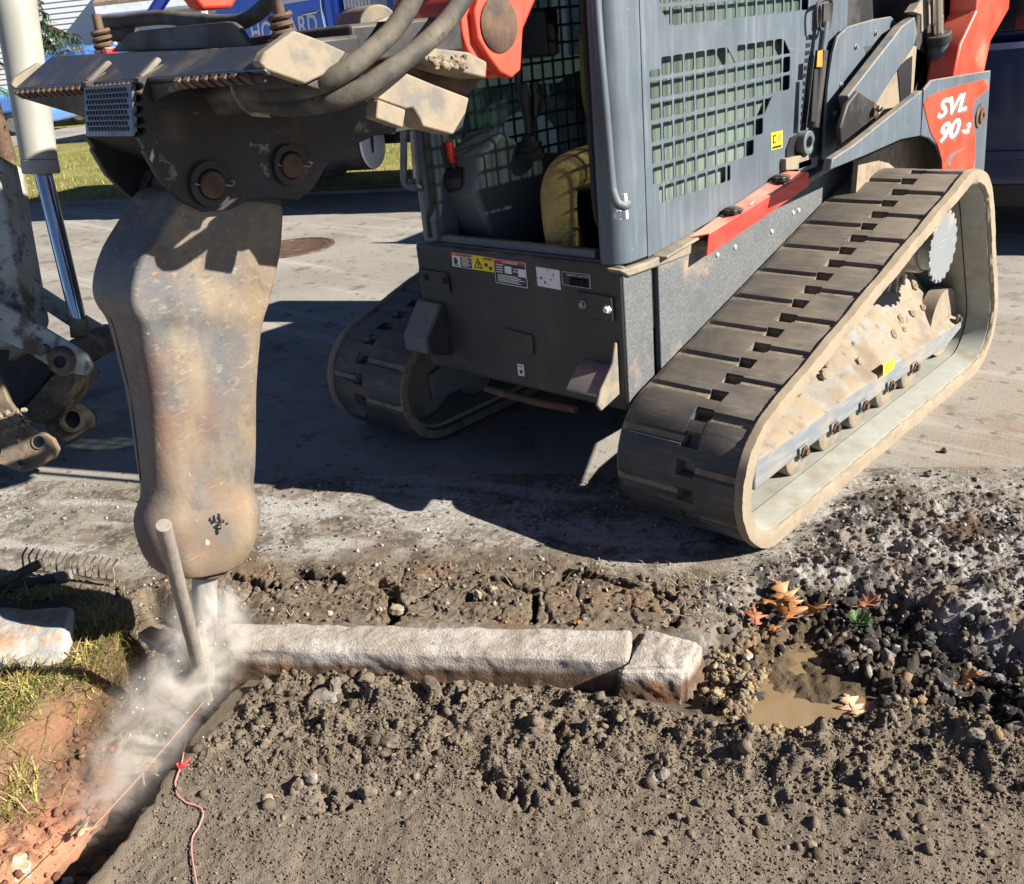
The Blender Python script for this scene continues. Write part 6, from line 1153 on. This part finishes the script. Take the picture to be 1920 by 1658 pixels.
for i, a in enumerate([
    ('pebble', 605, 1312, -.09, .036, GRY, 'light grey angular stone, left of the pair in front of the kerb middle', (1.2, .8, .7), .4),
    ('stone', 632, 1300, -.09, .030, GRY, 'upright wedge of grey stone just right of a flat stone before the kerb', (.6, .9, 1.2), .2),
    ('pebble', 840, 1382, -.10, .013, CRM, 'small white pebble lying alone in dark loose soil before the kerb', (1.3, .9, .6), .5),
    ('pebble', 502, 1500, -.12, .018, CRM, 'pale flat pebble in smooth soil right of the pink cord', (1.2, .9, .6), .8),
    ('stone', 733, 1395, -.10, .024, DRT, 'rounded soil coated stone in loose dirt left of the small white pebble', (1.2, .9, .7), .1),
    ('stone', 812, 1292, -.07, .034, DRT, 'oblong soil coated lump resting against the kerb face', (1.5, .7, .6), -.3),
    ('stone', 690, 1280, -.07, .026, DRT, 'round soil coated lump touching the left part of the kerb face', (1.1, 1, .8), .7),
    ('stone', 1244, 1457, -.11, .019, GRY, 'small pale angular stone, right one of a pair in the dirt below the end block', (1, .9, .9), .3),
    ('stone', 1222, 1462, -.11, .017, GRY, 'small pale stone, left one of a pair in the dirt below the end block', (1, .9, .8), 1.1),
    ('stone', 1110, 1355, -.10, .024, GRY, 'flat grey stone in the dirt below the left end of the broken end block', (1.3, .8, .6), .6),
    ('stone', 897, 1118, .0, .016, CRM, 'cream pebble standing on the cracked strip behind the kerb', (.8, .8, 1.0), .2),
    ('stone', 924, 1106, .0, .015, CRM, 'cream pebble in a crack, right of the pebble behind the kerb', (1, .8, .7), .9),
    ('stone', 745, 1147, -.02, .024, CRM, 'white broken stone showing in the hole behind the kerb', (1.2, .8, .9), .4),
    ('stone', 712, 1150, -.01, .014, CRM, 'white chip at the left rim of the hole behind the kerb', (.7, .7, 1.3), .1),
    ('stone', 1415, 1318, -.12, .028, TAR, 'frosted grey lump standing in the puddle near its left shore', (1, .9, .9), .3),
    ('stone', 1672, 1335, -.11, .042, TAR, 'frosted asphalt lump at the right end of the puddle', (1.2, .9, .8), .9),
    ('stone', 1768, 848, .0, .013, TAR, 'lone dark round lump on the dusty road right of the track', (1, 1, 1), .0),
    ('stone', 1740, 893, .0, .013, GRY, 'lone grey lump on the dusty road nearest the dark rubble', (1, 1, .9), .0),
    ('stone', 560, 1472, -.10, .018, DRT, 'soil coated lump at the upper end of the small clod pile beside the cord', (1, 1, .8), .5),
    ('stone', 585, 1465, -.10, .020, GRY, 'pointed grey stone standing in the clod pile beside the cord', (.8, .8, 1.1), .5),
    ('stone', 690, 1490, -.11, .022, DRT, 'oblong soil coated lump, right end of the clod pile beside the cord', (1.3, .8, .8), .2),
    ('stone', 300, 1205, -.02, .060, WST, 'half buried pale boulder between the grass tuft and the breaker chisel', (1.2, .8, .6), .3),
    ('stone', 240, 1440, -.20, .050, CRM, 'flat pale stone slab on the trench floor below the taut string', (1.8, .7, .4), .75),
    ('stone', 245, 1510, -.22, .016, CRM, 'small white stone in the trench below the pale slab', (1.2, .8, .7), .3),
    ('stone', 30, 1640, -.19, .050, WST, 'pale cut stone at the bottom left corner of the clay bank', (1, .9, .8), .5),
    ('stone', 282, 1540, -.15, .020, GRY, 'reddish brown stone on the dirt edge of the trench', (1.2, .8, .7), .5),
    ('stone', 1300, 1322, -.12, .030, CRM, 'white chipped fragment under the right corner of the end block', (1.2, .8, .6), .4)]):
    nm, px, py, z, r, m, lab, sq_, rot = a; boulder('stone' if nm != 'pebble' else 'pebble', px, py, z, r, m, lab, None, sq_, i, rot, 'stone' if nm != 'pebble' else 'pebble')
# asphalt rubble round the puddle and right of it: look-alikes, one object each
rb_ = np.random.default_rng(21); spots = []
for _ in range(4000):
    px, py = rb_.uniform(1560, 1960), rb_.uniform(1095, 1400)
    if len(spots) >= 80: break
    line_ = 1110+(px-1560)*.30
    if GM['puddle'][min(max(int((to_sd(*onz(px, py, -.1)[:2])[1]-D0)/ST), 0), ny_-1), min(max(int((to_sd(*onz(px, py, -.1)[:2])[0]-S0)/ST), 0), nx_-1)] > -.02: continue
    if py < line_-45 or py > 1350+(px-1700)*.25: continue
    r = rb_.choice([.016, .022, .030, .040], p=[.40, .32, .2, .08])
    if all(math.hypot(px-a, (py-b)*1.3) > 9+420*(r+q)*.9 for a, b, q in spots): spots.append((px, py, r))
for i, (px, py, r) in enumerate(spots):
    s_, d_ = to_sd(*onz(px, py, -.1)[:2]); z = float(ground_z(s_, d_)); s_, d_ = to_sd(*onz(px, py, z)[:2]); z = float(ground_z(s_, d_))
    boulder('asphalt_lump', px, py, z, r, TAR if rb_.random() < .9 else GRY, 'dark broken asphalt lump among the rubble right of the puddle', 'broken asphalt lumps in the rubble right of the puddle', (1.1, .9, rb_.uniform(.7, 1)), 300+i, rb_.uniform(0, 6), 'asphalt lump', .25)
for i, (px, py, r, m) in enumerate([(1350, 1215, .018, CRM), (1372, 1245, .016, GRY), (1358, 1275, .02, CRM), (1385, 1270, .016, GRY), (1395, 1195, .024, TAR), (1402, 1230, .022, WST), (1390, 1305, .016, CRM), (1345, 1300, .016, CRM), (1365, 1320, .018, CRM), (1372, 1190, .014, GRY), (1352, 1250, .012, GRY), (1340, 1250, .014, CRM), (1380, 1215, .014, CRM)]):
    boulder('pebble', px, py, -.06, r*.75, m if m is not CRM or i % 2 else DRT, 'pebble in the gravelly bank between the kerb end block and the puddle', 'pebbles between the kerb end block and the puddle', (1.1, .9, .8), 500+i, i, 'pebble', .2)
# small stones and crumbs nobody could count
def scatter(name, n, fn, rlo, rhi, cols, pw=2.2, sink=.35, seed=1):
    rg = np.random.default_rng(seed); s, d = fn(rg, n); n = len(s); z = ground_z(s, d); x, y = to_xy(s, d); r = rlo*(rhi/rlo)**(rg.random(n)**pw)
    base = ICO_V[None]*(1+rg.uniform(-.28, .28, (n, 12, 1))); base = base*rg.uniform(.5, 1.3, (n, 1, 3))
    q = rg.normal(0, 1, (n, 4)); q /= np.linalg.norm(q, axis=1)[:, None]; w_, a, b, c = q.T
    R = np.stack([np.stack([1-2*(b*b+c*c), 2*(a*b-c*w_), 2*(a*c+b*w_)], -1), np.stack([2*(a*b+c*w_), 1-2*(a*a+c*c), 2*(b*c-a*w_)], -1), np.stack([2*(a*c-b*w_), 2*(b*c+a*w_), 1-2*(a*a+b*b)], -1)], 1)
    V = np.einsum('nij,nkj->nki', R, base)*r[:, None, None]+np.stack([x, y, z+r*(1-2*sink)*.6], -1)[:, None]
    F = (np.array(ICO_F)[None]+12*np.arange(n)[:, None, None]).reshape(-1, 3); cols = np.array(cols); ci = rg.integers(0, len(cols), n); C = np.repeat(cols[ci]*rg.uniform(.75, 1.25, (n, 1)), 12, 0)
    o = npmesh(name, V.reshape(-1, 3), F, SOIL, C, smooth=False); o['kind'] = 'stuff'; return o
def inreg(key, lo=.01, box=(-1.9, 2.7, -.93, 1.2), dens=None):
    def f(rg, n):
        s = rg.uniform(box[0], box[1], n*6); d = rg.uniform(box[2], box[3], n*6); i = ((d-D0)/ST).astype(int).clip(0, ny_-1); j = ((s-S0)/ST).astype(int).clip(0, nx_-1)
        ok = GM[key][i, j] > lo
        if key != 'trench': ok &= GM['trench'][i, j] < .01
        if key != 'puddle': ok &= GM['puddle'][i, j] < .015
        if dens is not None: ok &= rg.random(len(s)) < dens(s, d)
        return s[ok][:n], d[ok][:n]
    return f
DC = [(.146, .117, .087), (.115, .091, .067), (.168, .136, .102), (.2, .165, .126)]
scatter('soil_crumbs', 15000, inreg('dirt', .0, (-.9, 2.5, .1, 1.2), lambda s, d: np.where(d < .5, .9, .08)), .0013, .0062, DC, 3.0, .4, 1)
scatter('soil_clods', 620, inreg('dirt', .0, (-.6, 2.4, .12, .62), lambda s, d: np.clip(fbm(s, d, 5, 3, 91)*2.4-.75, .03, 1)), .005, .0175, DC, 2.2, .45, 2)
scatter('soil_clods', 120, inreg('dirt', .0, (-.3, 2.4, .6, 1.1)), .003, .008, DC, 2, .35, 12)
scatter('road_crumbs', 6500, inreg('crumb', .0, (-1.7, 2.7, -.93, 1.1), lambda s, d: np.clip((d+.95)/.4, .06, 1)), .0016, .010, [(.22, .21, .2), (.3, .29, .28), (.17, .15, .12), (.05, .045, .04), (.12, .09, .06)], 2.2, .3, 3)
scatter('strip_crumbs', 3600, inreg('strip', .0), .0018, .010, [(.17, .14, .10), (.10, .08, .06), (.3, .26, .21), (.17, .09, .055)], 2.3, .3, 4)
scatter('pit_gravel', 3800, inreg('pit', -.03), .003, .016, [(.05, .045, .04), (.03, .028, .026), (.22, .2, .18), (.24, .17, .1), (.11, .085, .06)], 2.0, .3, 5)
scatter('shore_gravel', 2600, inreg('pit', -.02, (1.15, 1.60, .05, .48)), .002, .010, [(.26, .19, .10), (.28, .23, .16), (.15, .125, .095), (.2, .145, .08)], 2.0, .3, 15)
scatter('clay_crumbs', 3800, inreg('clay', .0), .002, .014, [(.22, .095, .055), (.16, .07, .045), (.29, .14, .085), (.2, .15, .11)], 2.3, .3, 6)
scatter('trench_crumbs', 900, inreg('trench', .0), .002, .014, [(.14, .11, .085), (.10, .08, .06), (.5, .48, .45)], 2.0, .3, 7)
def roadspots(rg, n): s = rg.uniform(-1.9, 2.8, n); d = -rg.uniform(.12, .93, n); k = rg.random(n) < .25+.75*(fbm(s, d, 4, 3, 55) > .5); return s[k], d[k]
scatter('road_grit', 7000, roadspots, .0012, .007, [(.34, .32, .3), (.06, .055, .05), (.2, .17, .13)], 2.5, .25, 8)
# fine grit over the raked soil: eight-sided grains
rg = np.random.default_rng(41); s, d = inreg('dirt', .0, (-.9, 2.6, .15, 1.14))(rg, 34000); n = len(s); z = ground_z(s, d); x, y = to_xy(s, d); r = .0011*(4.2)**(rg.random(n)**2.2)
oc = np.array([(1, 0, 0), (0, 1, 0), (-1, 0, 0), (0, -1, 0), (0, 0, 1), (0, 0, -1)], float)[None]*(1+rg.uniform(-.35, .35, (n, 6, 1))); an = rg.uniform(0, 6.283, n); ca, sa = np.cos(an)[:, None], np.sin(an)[:, None]
V = np.stack([oc[..., 0]*ca-oc[..., 1]*sa, oc[..., 0]*sa+oc[..., 1]*ca, oc[..., 2]*.8+oc[..., 0]*.4], -1)*r[:, None, None]+np.stack([x, y, z+r*.3], -1)[:, None]
of8 = np.array([(0, 1, 4), (1, 2, 4), (2, 3, 4), (3, 0, 4), (1, 0, 5), (2, 1, 5), (3, 2, 5), (0, 3, 5)]); F = (of8[None]+6*np.arange(n)[:, None, None]).reshape(-1, 3)
o = npmesh('soil_grit', V.reshape(-1, 3), F, SOIL, np.repeat(np.array(DC)[rg.integers(0, 4, n)]*rg.uniform(.7, 1.4, (n, 1)), 6, 0), smooth=False); o['kind'] = 'stuff'
# puddle
W_ = mat('muddy water', (.19, .135, .078), .05, 0, [dict(c=(.21, .15, .085), s=6, lo=.4, hi=.65), dict(c=(.36, .29, .2), s=120, lo=.68, hi=.74, amt=.7)], [dict(s=9, h=.002, str=.15)], spec=.5)
pp = RG['puddle']; ctr = pp.mean(0); mb = MB(); n = len(pp); mb.add([kq(*(ctr+(p-ctr)*1.35), -.099) for p in pp], [tuple(range(n))]); o = obj('puddle_water', mb, W_); o['kind'] = 'structure'
# wooden stake, string, cord
WOOD = mat('weathered wood', (.23, .205, .175), .8, 0, [dict(c=(.16, .14, .12), s=14, st=(4, 4, .35), lo=.45, hi=.65, amt=.8), dict(c=(.10, .085, .07), s=30, st=(3, 3, .2), lo=.6, hi=.68, amt=.7)], [dict(s=60, st=(3, 3, .2), h=.002, str=.5)])
b0 = onz(392, 1325, -.20); tdep = (b0-CAM)@RM[2]; t0 = dep(306, 984, (Hp(0, 1.58, .05)-CAM)@RM[2]-.32)
mb = MB(); mb.cyl(b0, t0, .0165, .0175, 20, .002); sk = top('stake', mb, WOOD, 'grey weathered wooden stake leaning before the breaker chisel, string tied at its foot', 'stake')
a = b0+(t0-b0)*.06
def cord(name, pts, r, m, label, cat): mb = MB(); mb.tube(pts, r, 6); return top(name, mb, m, label, cat)
PNK = mat('faded pink cord', (.55, .22, .20), .8, 0, [], [dict(s=400, h=.0006, str=.6)]); ORS = mat('orange mason string', (.45, .20, .11), .8)
e = onz(95, 1640, -.09); cord('string_line', [a, a+(e-a)*.5+np.array([0, 0, -.006]), e], .0013, ORS, 'thin taut mason string running from the stake foot along the trench', 'string')
cp = []
for px, py in ((352, 1375), (345, 1410), (338, 1440), (329, 1468), (333, 1490), (350, 1505), (372, 1512), (381, 1525), (374, 1548), (361, 1570), (359, 1595), (363, 1625), (370, 1665), (372, 1690)):
    p = onz(px, py, -.11); s_, d_ = to_sd(p[0], p[1]); z = float(ground_z(s_, d_)); p = onz(px, py, max(z, -.16)+.006); cp.append(p)
cd2 = cord('pink_cord', spline(cp, 5), .0019, PNK, 'loose pink cord with a knotted tail snaking over the dirt beside the trench', 'cord')
p = cp[2]; mb = MB(); rg = np.random.default_rng(9)
for i in range(6): d = rg.normal(0, 1, 3)*.007; mb.tube([p, p+d*.6+np.array([.008, .004, .01]), p+d+np.array([.014, .006, .014])], .004, 6, [.005, .0045, .002])
k_ = obj('knot', mb, mat('red rag', (.62, .07, .07), .8), cd2)
# rake and two tool handles
RK = thing('garden_rake', 'steel garden rake head lying tines up on the dusty ground at the left', 'rake', tuple(onz(125, 1082, .02)))
r0, r1 = onz(44, 1068, .02), onz(213, 1090, .02); mb = MB(); mb.tube([r0-(r1-r0)*.01, r1+(r1-r0)*.01], .0045, 8); obj('rake_bar', mb, CM['tan'], RK)
for i in range(14):
    p = r0+(r1-r0)*i/13; w2 = .004*math.sin(i*2.1); mb = MB(); mb.tube(spline([p, p+np.array([w2, 0, .025])+RM[0]*.006, p+np.array([-w2, 0, .055])+RM[0]*.014, p+np.array([w2*.5, 0, .085])+RM[0]*.038], 4), .0034, 6); obj('tine', mb, CM['tan'], RK)
WD2 = mat('brown tool handle', (.15, .09, .055), .7, 0, [dict(c=(.08, .05, .035), s=20, st=(.3, 3, 3), lo=.45, hi=.65)], [dict(s=60, h=.001, str=.3)])
WD3 = mat('dark tool handle', (.055, .045, .038), .7, 0, [dict(c=(.2, .17, .13), s=20, lo=.6, hi=.7)])
h0 = onz(76, 1056, .05); h1 = onz(-110, 1150, .02); mb = MB(); mb.cyl(h0, h1, .0155, n=18, ch=.004); top('tool_handle', mb, WD2, 'brown wooden tool handle, upper of two at the left edge beside the rake', 'tool handle')
h0 = onz(118, 1080, .03); h1 = onz(-110, 1128, -.0); mb = MB(); mb.cyl(h0, h1, .0155, n=18, ch=.004); hd2 = top('tool_handle', mb, WD3, 'dark tool handle with pale socket, lower of two beside the rake', 'tool handle')
mb = MB(); mb.cyl(h0-(h1-h0)*.07, h0+(h1-h0)*.05, .0175, .0165, 18); obj('socket', mb, CM['tan'], hd2)
# grass tufts on the bank
V = []; F = []; C = []; rg = np.random.default_rng(31)
def tuft(px, py, n, L, sp, lean=(0, 0)):
    c = onz(px, py, .03)
    for i in range(n):
        if i % 5 > (3 if py < 1240 else 1): continue
        x, y = c[0]+rg.normal(0, sp), c[1]+rg.normal(0, sp*.8); s_, d_ = to_sd(x, y); z = float(ground_z(s_, d_))-.005; l = L*rg.uniform(.5, 1.2); az = rg.uniform(0, 6.283); el = rg.uniform(.35, 1.25)
        dx = np.array([math.cos(az)*math.cos(el)+lean[0], math.sin(az)*math.cos(el)+lean[1], math.sin(el)]); w_ = rg.uniform(.0010, .0022); sd_n = np.array([-math.sin(az), math.cos(az), 0])*w_; p = np.array([x, y, z]); m_ = p+dx*l*.55; t = p+dx*l+np.array([math.cos(az)*.3*l, math.sin(az)*.3*l, -.22*l]); k = len(V)
        V.extend([p-sd_n, p+sd_n, m_+sd_n*.8, m_-sd_n*.8, t]); F.extend([(k, k+1, k+2), (k, k+2, k+3), (k+3, k+2, k+4)])
        col = np.array([.16, .21, .035]) if rg.random() < .25 else (np.array([.34, .28, .10]) if rg.random() < .75 else np.array([.22, .14, .07])); C.extend([col*rg.uniform(.7, 1.25)]*5)
for a in [(160, 1168, 260, .075, .03), (205, 1165, 420, .085, .035), (245, 1180, 420, .085, .03), (275, 1190, 260, .08, .02), (225, 1215, 300, .08, .03), (185, 1235, 300, .075, .03), (150, 1262, 340, .08, .03), (115, 1285, 300, .075, .03), (60, 1290, 320, .08, .035), (20, 1270, 300, .09, .035), (25, 1320, 420, .09, .04), (55, 1330, 200, .08, .03), (8, 1375, 420, .095, .03), (0, 1420, 260, .09, .03), (-30, 1350, 300, .09, .04), (150, 1190, 120, .06, .02), (60, 1112, 220, .06, .04), (110, 1106, 160, .055, .03), (-10, 1110, 160, .06, .05), (170, 1105, 60, .05, .03), (290, 1180, 120, .07, .015)]: tuft(*a)
o = npmesh('grass', np.array(V), np.array(F), GRM, np.array(C), smooth=False); o['kind'] = 'stuff'
V = []; F = []; C = []      # dead straw and rootlets
for i in range(420):
    q = rg.integers(0, 4); px, py = [(rg.uniform(0, 300), rg.uniform(1230, 1500)), (rg.uniform(1270, 1400), rg.uniform(1070, 1160)), (rg.uniform(150, 800), rg.uniform(1060, 1160)), (rg.uniform(800, 1300), rg.uniform(1060, 1110))][q]
    c = onz(px, py, 0); s_, d_ = to_sd(c[0], c[1]); z = float(ground_z(s_, d_)); c = onz(px, py, z); az = rg.uniform(0, 6.28); L = rg.uniform(.02, .075); w_ = .0009; d = np.array([math.cos(az), math.sin(az), 0]); n_ = np.array([-d[1], d[0], 0])*w_; k = len(V); up = np.array([0, 0, rg.uniform(.004, .02)])
    V.extend([c-n_+np.array([0, 0, .002]), c+n_+np.array([0, 0, .002]), c+d*L*.5+up+n_, c+d*L*.5+up-n_, c+d*L+up*rg.uniform(0, 1.3)]); F.extend([(k, k+1, k+2), (k, k+2, k+3), (k+3, k+2, k+4)]); C.extend([np.array([.36, .28, .17])*rg.uniform(.6, 1.1)]*5)
o = npmesh('dry_straw', np.array(V), np.array(F), GRM, np.array(C), smooth=False); o['kind'] = 'stuff'
# oak leaves
LFM = {'gold': mat('golden oak leaf', (.30, .15, .055), .55, 0, [dict(c=(.36, .13, .03), s=30, lo=.45, hi=.65)]), 'rust': mat('rust oak leaf', (.26, .10, .05), .6, 0, [dict(c=(.2, .06, .03), s=30, lo=.45, hi=.65)]), 'pale': mat('pale dry leaf', (.50, .32, .21), .7, 0, [dict(c=(.38, .2, .12), s=30, lo=.45, hi=.65)])}
LO = [(0, 0), (.06, .07), (.19, .10), (.25, .17), (.15, .22), (.11, .30), (.27, .37), (.40, .45), (.44, .50), (.33, .52), (.16, .51), (.14, .58), (.27, .67), (.33, .77), (.21, .76), (.11, .76), (.09, .87), (0, 1.0)]
def leaf(px, py, z, L, az, m, label, tilt=.3, curl=.6, seed=0):
    c = onz(px, py, z); rg2 = np.random.default_rng(seed); mb = MB(); n = len(LO); V = []
    ux = np.array([math.cos(az), math.sin(az), tilt*.5]); uy = np.array([-math.sin(az), math.cos(az), tilt*rg2.uniform(-1, 1)]); 
    def pt(a, b): h = curl*(a*a*1.1+(b-.5)**2*.5)+.05*math.sin(9*b+seed); return c+(ux*(b-.5)+uy*a+np.array([0, 0, h]))*L
    for a, b in LO: V.append(pt(a*rg2.uniform(.85, 1.15), b))
    for a, b in LO: V.append(pt(0, b))
    for a, b in LO: V.append(pt(-a*rg2.uniform(.85, 1.15), b+rg2.uniform(-.03, .03)))
    F = []
    for i in range(n-1): F += [(i, i+1, n+i+1, n+i), (n+i, n+i+1, 2*n+i+1, 2*n+i)]
    mb.add(V, F); o = obj('oak_leaf', mb, LFM[m], None, ang=70, solid=.0006); tag(o, label, 'leaf')
    mb = MB(); mb.tube([pt(0, .9), pt(0, .4), pt(0, 0), pt(.03, -.22)], .0011, 5); obj('leaf_stalk', mb, LFM['rust'], o); return o
leaf(1470, 1112, -.02, .105, 2.6, 'gold', 'golden curled oak leaf on top of the leaf cluster above the puddle', .3, .45, 1)
leaf(1480, 1142, -.035, .115, 1.9, 'gold', 'broad golden oak leaf folded at the bottom of the leaf cluster', .2, .45, 2)
leaf(1452, 1128, -.03, .085, .7, 'gold', 'ragged golden leaf, left in the leaf cluster', .3, .5, 12)
leaf(1530, 1143, -.04, .085, 1.2, 'gold', 'golden leaf with two long lobes, right of the leaf cluster', .5, .6, 3)
leaf(1415, 1155, -.04, .075, 2.2, 'rust', 'salmon red oak leaf left of the golden leaf cluster', .3, .5, 4)
leaf(1450, 1180, -.06, .05, -.6, 'gold', 'small narrow orange leaf below the leaf cluster at the puddle head', .2, .3, 5)
leaf(1630, 1130, -.05, .075, 1.0, 'rust', 'rust brown curled leaf on the rubble between the cluster and the right edge', .6, .9, 6)
leaf(1595, 1322, -.095, .085, 2.4, 'pale', 'pale pink oak leaf floating at the near shore of the puddle', .1, .25, 7)
leaf(1812, 1272, -.10, .085, .6, 'gold', 'orange leaf standing among the dark rubble near the right edge', .9, .5, 8)
leaf(293, 1056, .01, .05, .2, 'rust', 'rust leaf on the ground between the rake and the breaker', .2, .5, 9)
leaf(1085, 1166, .01, .03, .8, 'gold', 'tiny orange leaf lying behind the right half of the kerb', .1, .3, 10)
leaf(160, 1553, -.16, .08, .9, 'pale', 'tan leaf on the lower clay bank beside the string', .15, .3, 11)
# little green plant
c = onz(1608, 1200, -.10); s_, d_ = to_sd(c[0], c[1]); c[2] = float(ground_z(s_, d_)); PLM = mat('fresh green leaf', (.045, .105, .02), .5); PT = thing('seedling', 'small bright green seedling growing among the dark rubble', 'plant', tuple(c))
for i in range(16):
    az = i*2.4; el = .5+.55*((i*5) % 7)/7; L = .030+.013*((i*3) % 5)/5; d = np.array([math.cos(az)*math.cos(el), math.sin(az)*math.cos(el), math.sin(el)]); p = c+np.array([0, 0, .02]); mb = MB(); mb.tube([p, p+d*L*.6, p+d*L], .0012, 5)
    for k in range(5):
        q = p+d*L*(.45+.13*k); sd2 = np.cross(d, [0, 0, 1.]); sd2 /= np.linalg.norm(sd2)
        for sg_ in (-1, 1): t = q+sd2*sg_*.012+d*.008; w2 = np.cross(d, sd2)*.001+d*.004; mb.add([q, q+w2+sd2*sg_*.006, t, q-w2+sd2*sg_*.006], [(0, 1, 2, 3)])
    obj('frond', mb, PLM, PT, smooth=False)
# stone dust thrown up by the chisel
dc_ = onz(395, 1250, -.02); DV = bpy.data.materials.new('stone dust'); DV.use_nodes = True; nt = DV.node_tree; N = nt.nodes; L = nt.links; N.remove(N['Principled BSDF']); pv = N.new('ShaderNodeVolumePrincipled'); pv.inputs['Color'].default_value = (.95, .91, .85, 1); pv.inputs['Anisotropy'].default_value = .1
tc = N.new('ShaderNodeTexCoord'); nz = N.new('ShaderNodeTexNoise'); nz.inputs['Scale'].default_value = 9.0; nz.inputs['Detail'].default_value = 6; nz.inputs['Roughness'].default_value = .62; nz.inputs['Distortion'].default_value = 1.6; L.new(tc.outputs['Object'], nz.inputs['Vector'])
def MM(op, a, b=None, v=None):
    n = N.new('ShaderNodeMath'); n.operation = op; n.use_clamp = op in ('SUBTRACT',) and v == 'c'
    for i, q in enumerate((a, b)):
        if q is None: continue
        if isinstance(q, (int, float)): n.inputs[i].default_value = q
        else: L.new(q, n.inputs[i])
    return n.outputs[0]
def blob(center, radii, amt, axis=None):
    mp = N.new('ShaderNodeMapping'); mp.vector_type = 'TEXTURE'; mp.inputs['Location'].default_value = tuple(center); mp.inputs['Scale'].default_value = radii
    if axis is not None: mp.inputs['Rotation'].default_value = axis
    L.new(tc.outputs['Object'], mp.inputs[0]); ln = N.new('ShaderNodeVectorMath'); ln.operation = 'LENGTH'; L.new(mp.outputs[0], ln.inputs[0])
    mr = N.new('ShaderNodeMapRange'); mr.interpolation_type = 'SMOOTHERSTEP'; mr.inputs['From Min'].default_value = 1.0; mr.inputs['From Max'].default_value = .0; mr.inputs['To Min'].default_value = 0; mr.inputs['To Max'].default_value = amt; L.new(ln.outputs['Value'], mr.inputs['Value']); return mr.outputs[0]
ch = Hp(0, 1.382, -.27); o_ = dc_; tr1 = onz(290, 1400, -.12); tr2 = onz(240, 1480, -.16)
az_t = math.atan2((tr2-ch)[1], (tr2-ch)[0])
bl = [blob(ch-o_+np.array([0, 0, -.02]), (.16, .16, .18), 30.0), blob(ch+(tr1-ch)*.45-o_, (.30, .15, .16), 17.0, (0, 0, az_t)), blob(tr1+np.array([0, 0, .03])-o_, (.28, .16, .16), 11.0, (0, 0, az_t)), blob(tr2+np.array([0, 0, .02])-o_, (.26, .14, .14), 8.0, (0, 0, az_t)), blob(np.array(onx(425, 1140, .03))-o_, (.07, .07, .09), 22.0), blob(np.array(onx(345, 1330, -.1))-o_, (.22, .2, .2), 3.0)]
t = bl[0]
for b in bl[1:]: t = MM('ADD', t, b)
mr = N.new('ShaderNodeMapRange'); mr.inputs['From Min'].default_value = .43; mr.inputs['From Max'].default_value = .66; mr.inputs['To Min'].default_value = .03; mr.inputs['To Max'].default_value = 2.6; L.new(nz.outputs['Fac'], mr.inputs['Value'])
L.new(MM('MULTIPLY', MM('MULTIPLY', t, .5), mr.outputs[0]), pv.inputs['Density']); L.new(pv.outputs[0], N['Material Output'].inputs['Volume'])
mb = MB(); mb.box(dc_[0]-.42, dc_[0]+.34, dc_[1]-.62, dc_[1]+.30, -.24, .26); o = obj('dust_cloud', mb, DV, None, smooth=False); o['kind'] = 'stuff'
# object coordinates of the cloud start at its own centre
for v in o.data.vertices: v.co -= Vector(tuple(dc_))
o.location = tuple(dc_)
rg = np.random.default_rng(77); V = []; F = []
for i in range(70):      # stone chips in the air
    b = ch+(tr2-ch)*rg.beta(1, 1.7)+rg.normal(0, .06, 3)+np.array([0, 0, .06*rg.random()]); r = rg.uniform(.0008, .0026); k = len(V); V.extend([np.array(v)*r+b for v in ICO_V]); F.extend([tuple(j+k for j in f) for f in ICO_F])
CHP = mat('white stone chip', (.6, .58, .55), .8); o = npmesh('flying_chips', np.array(V), np.array(F), CHP, None, smooth=False); o['kind'] = 'stuff'
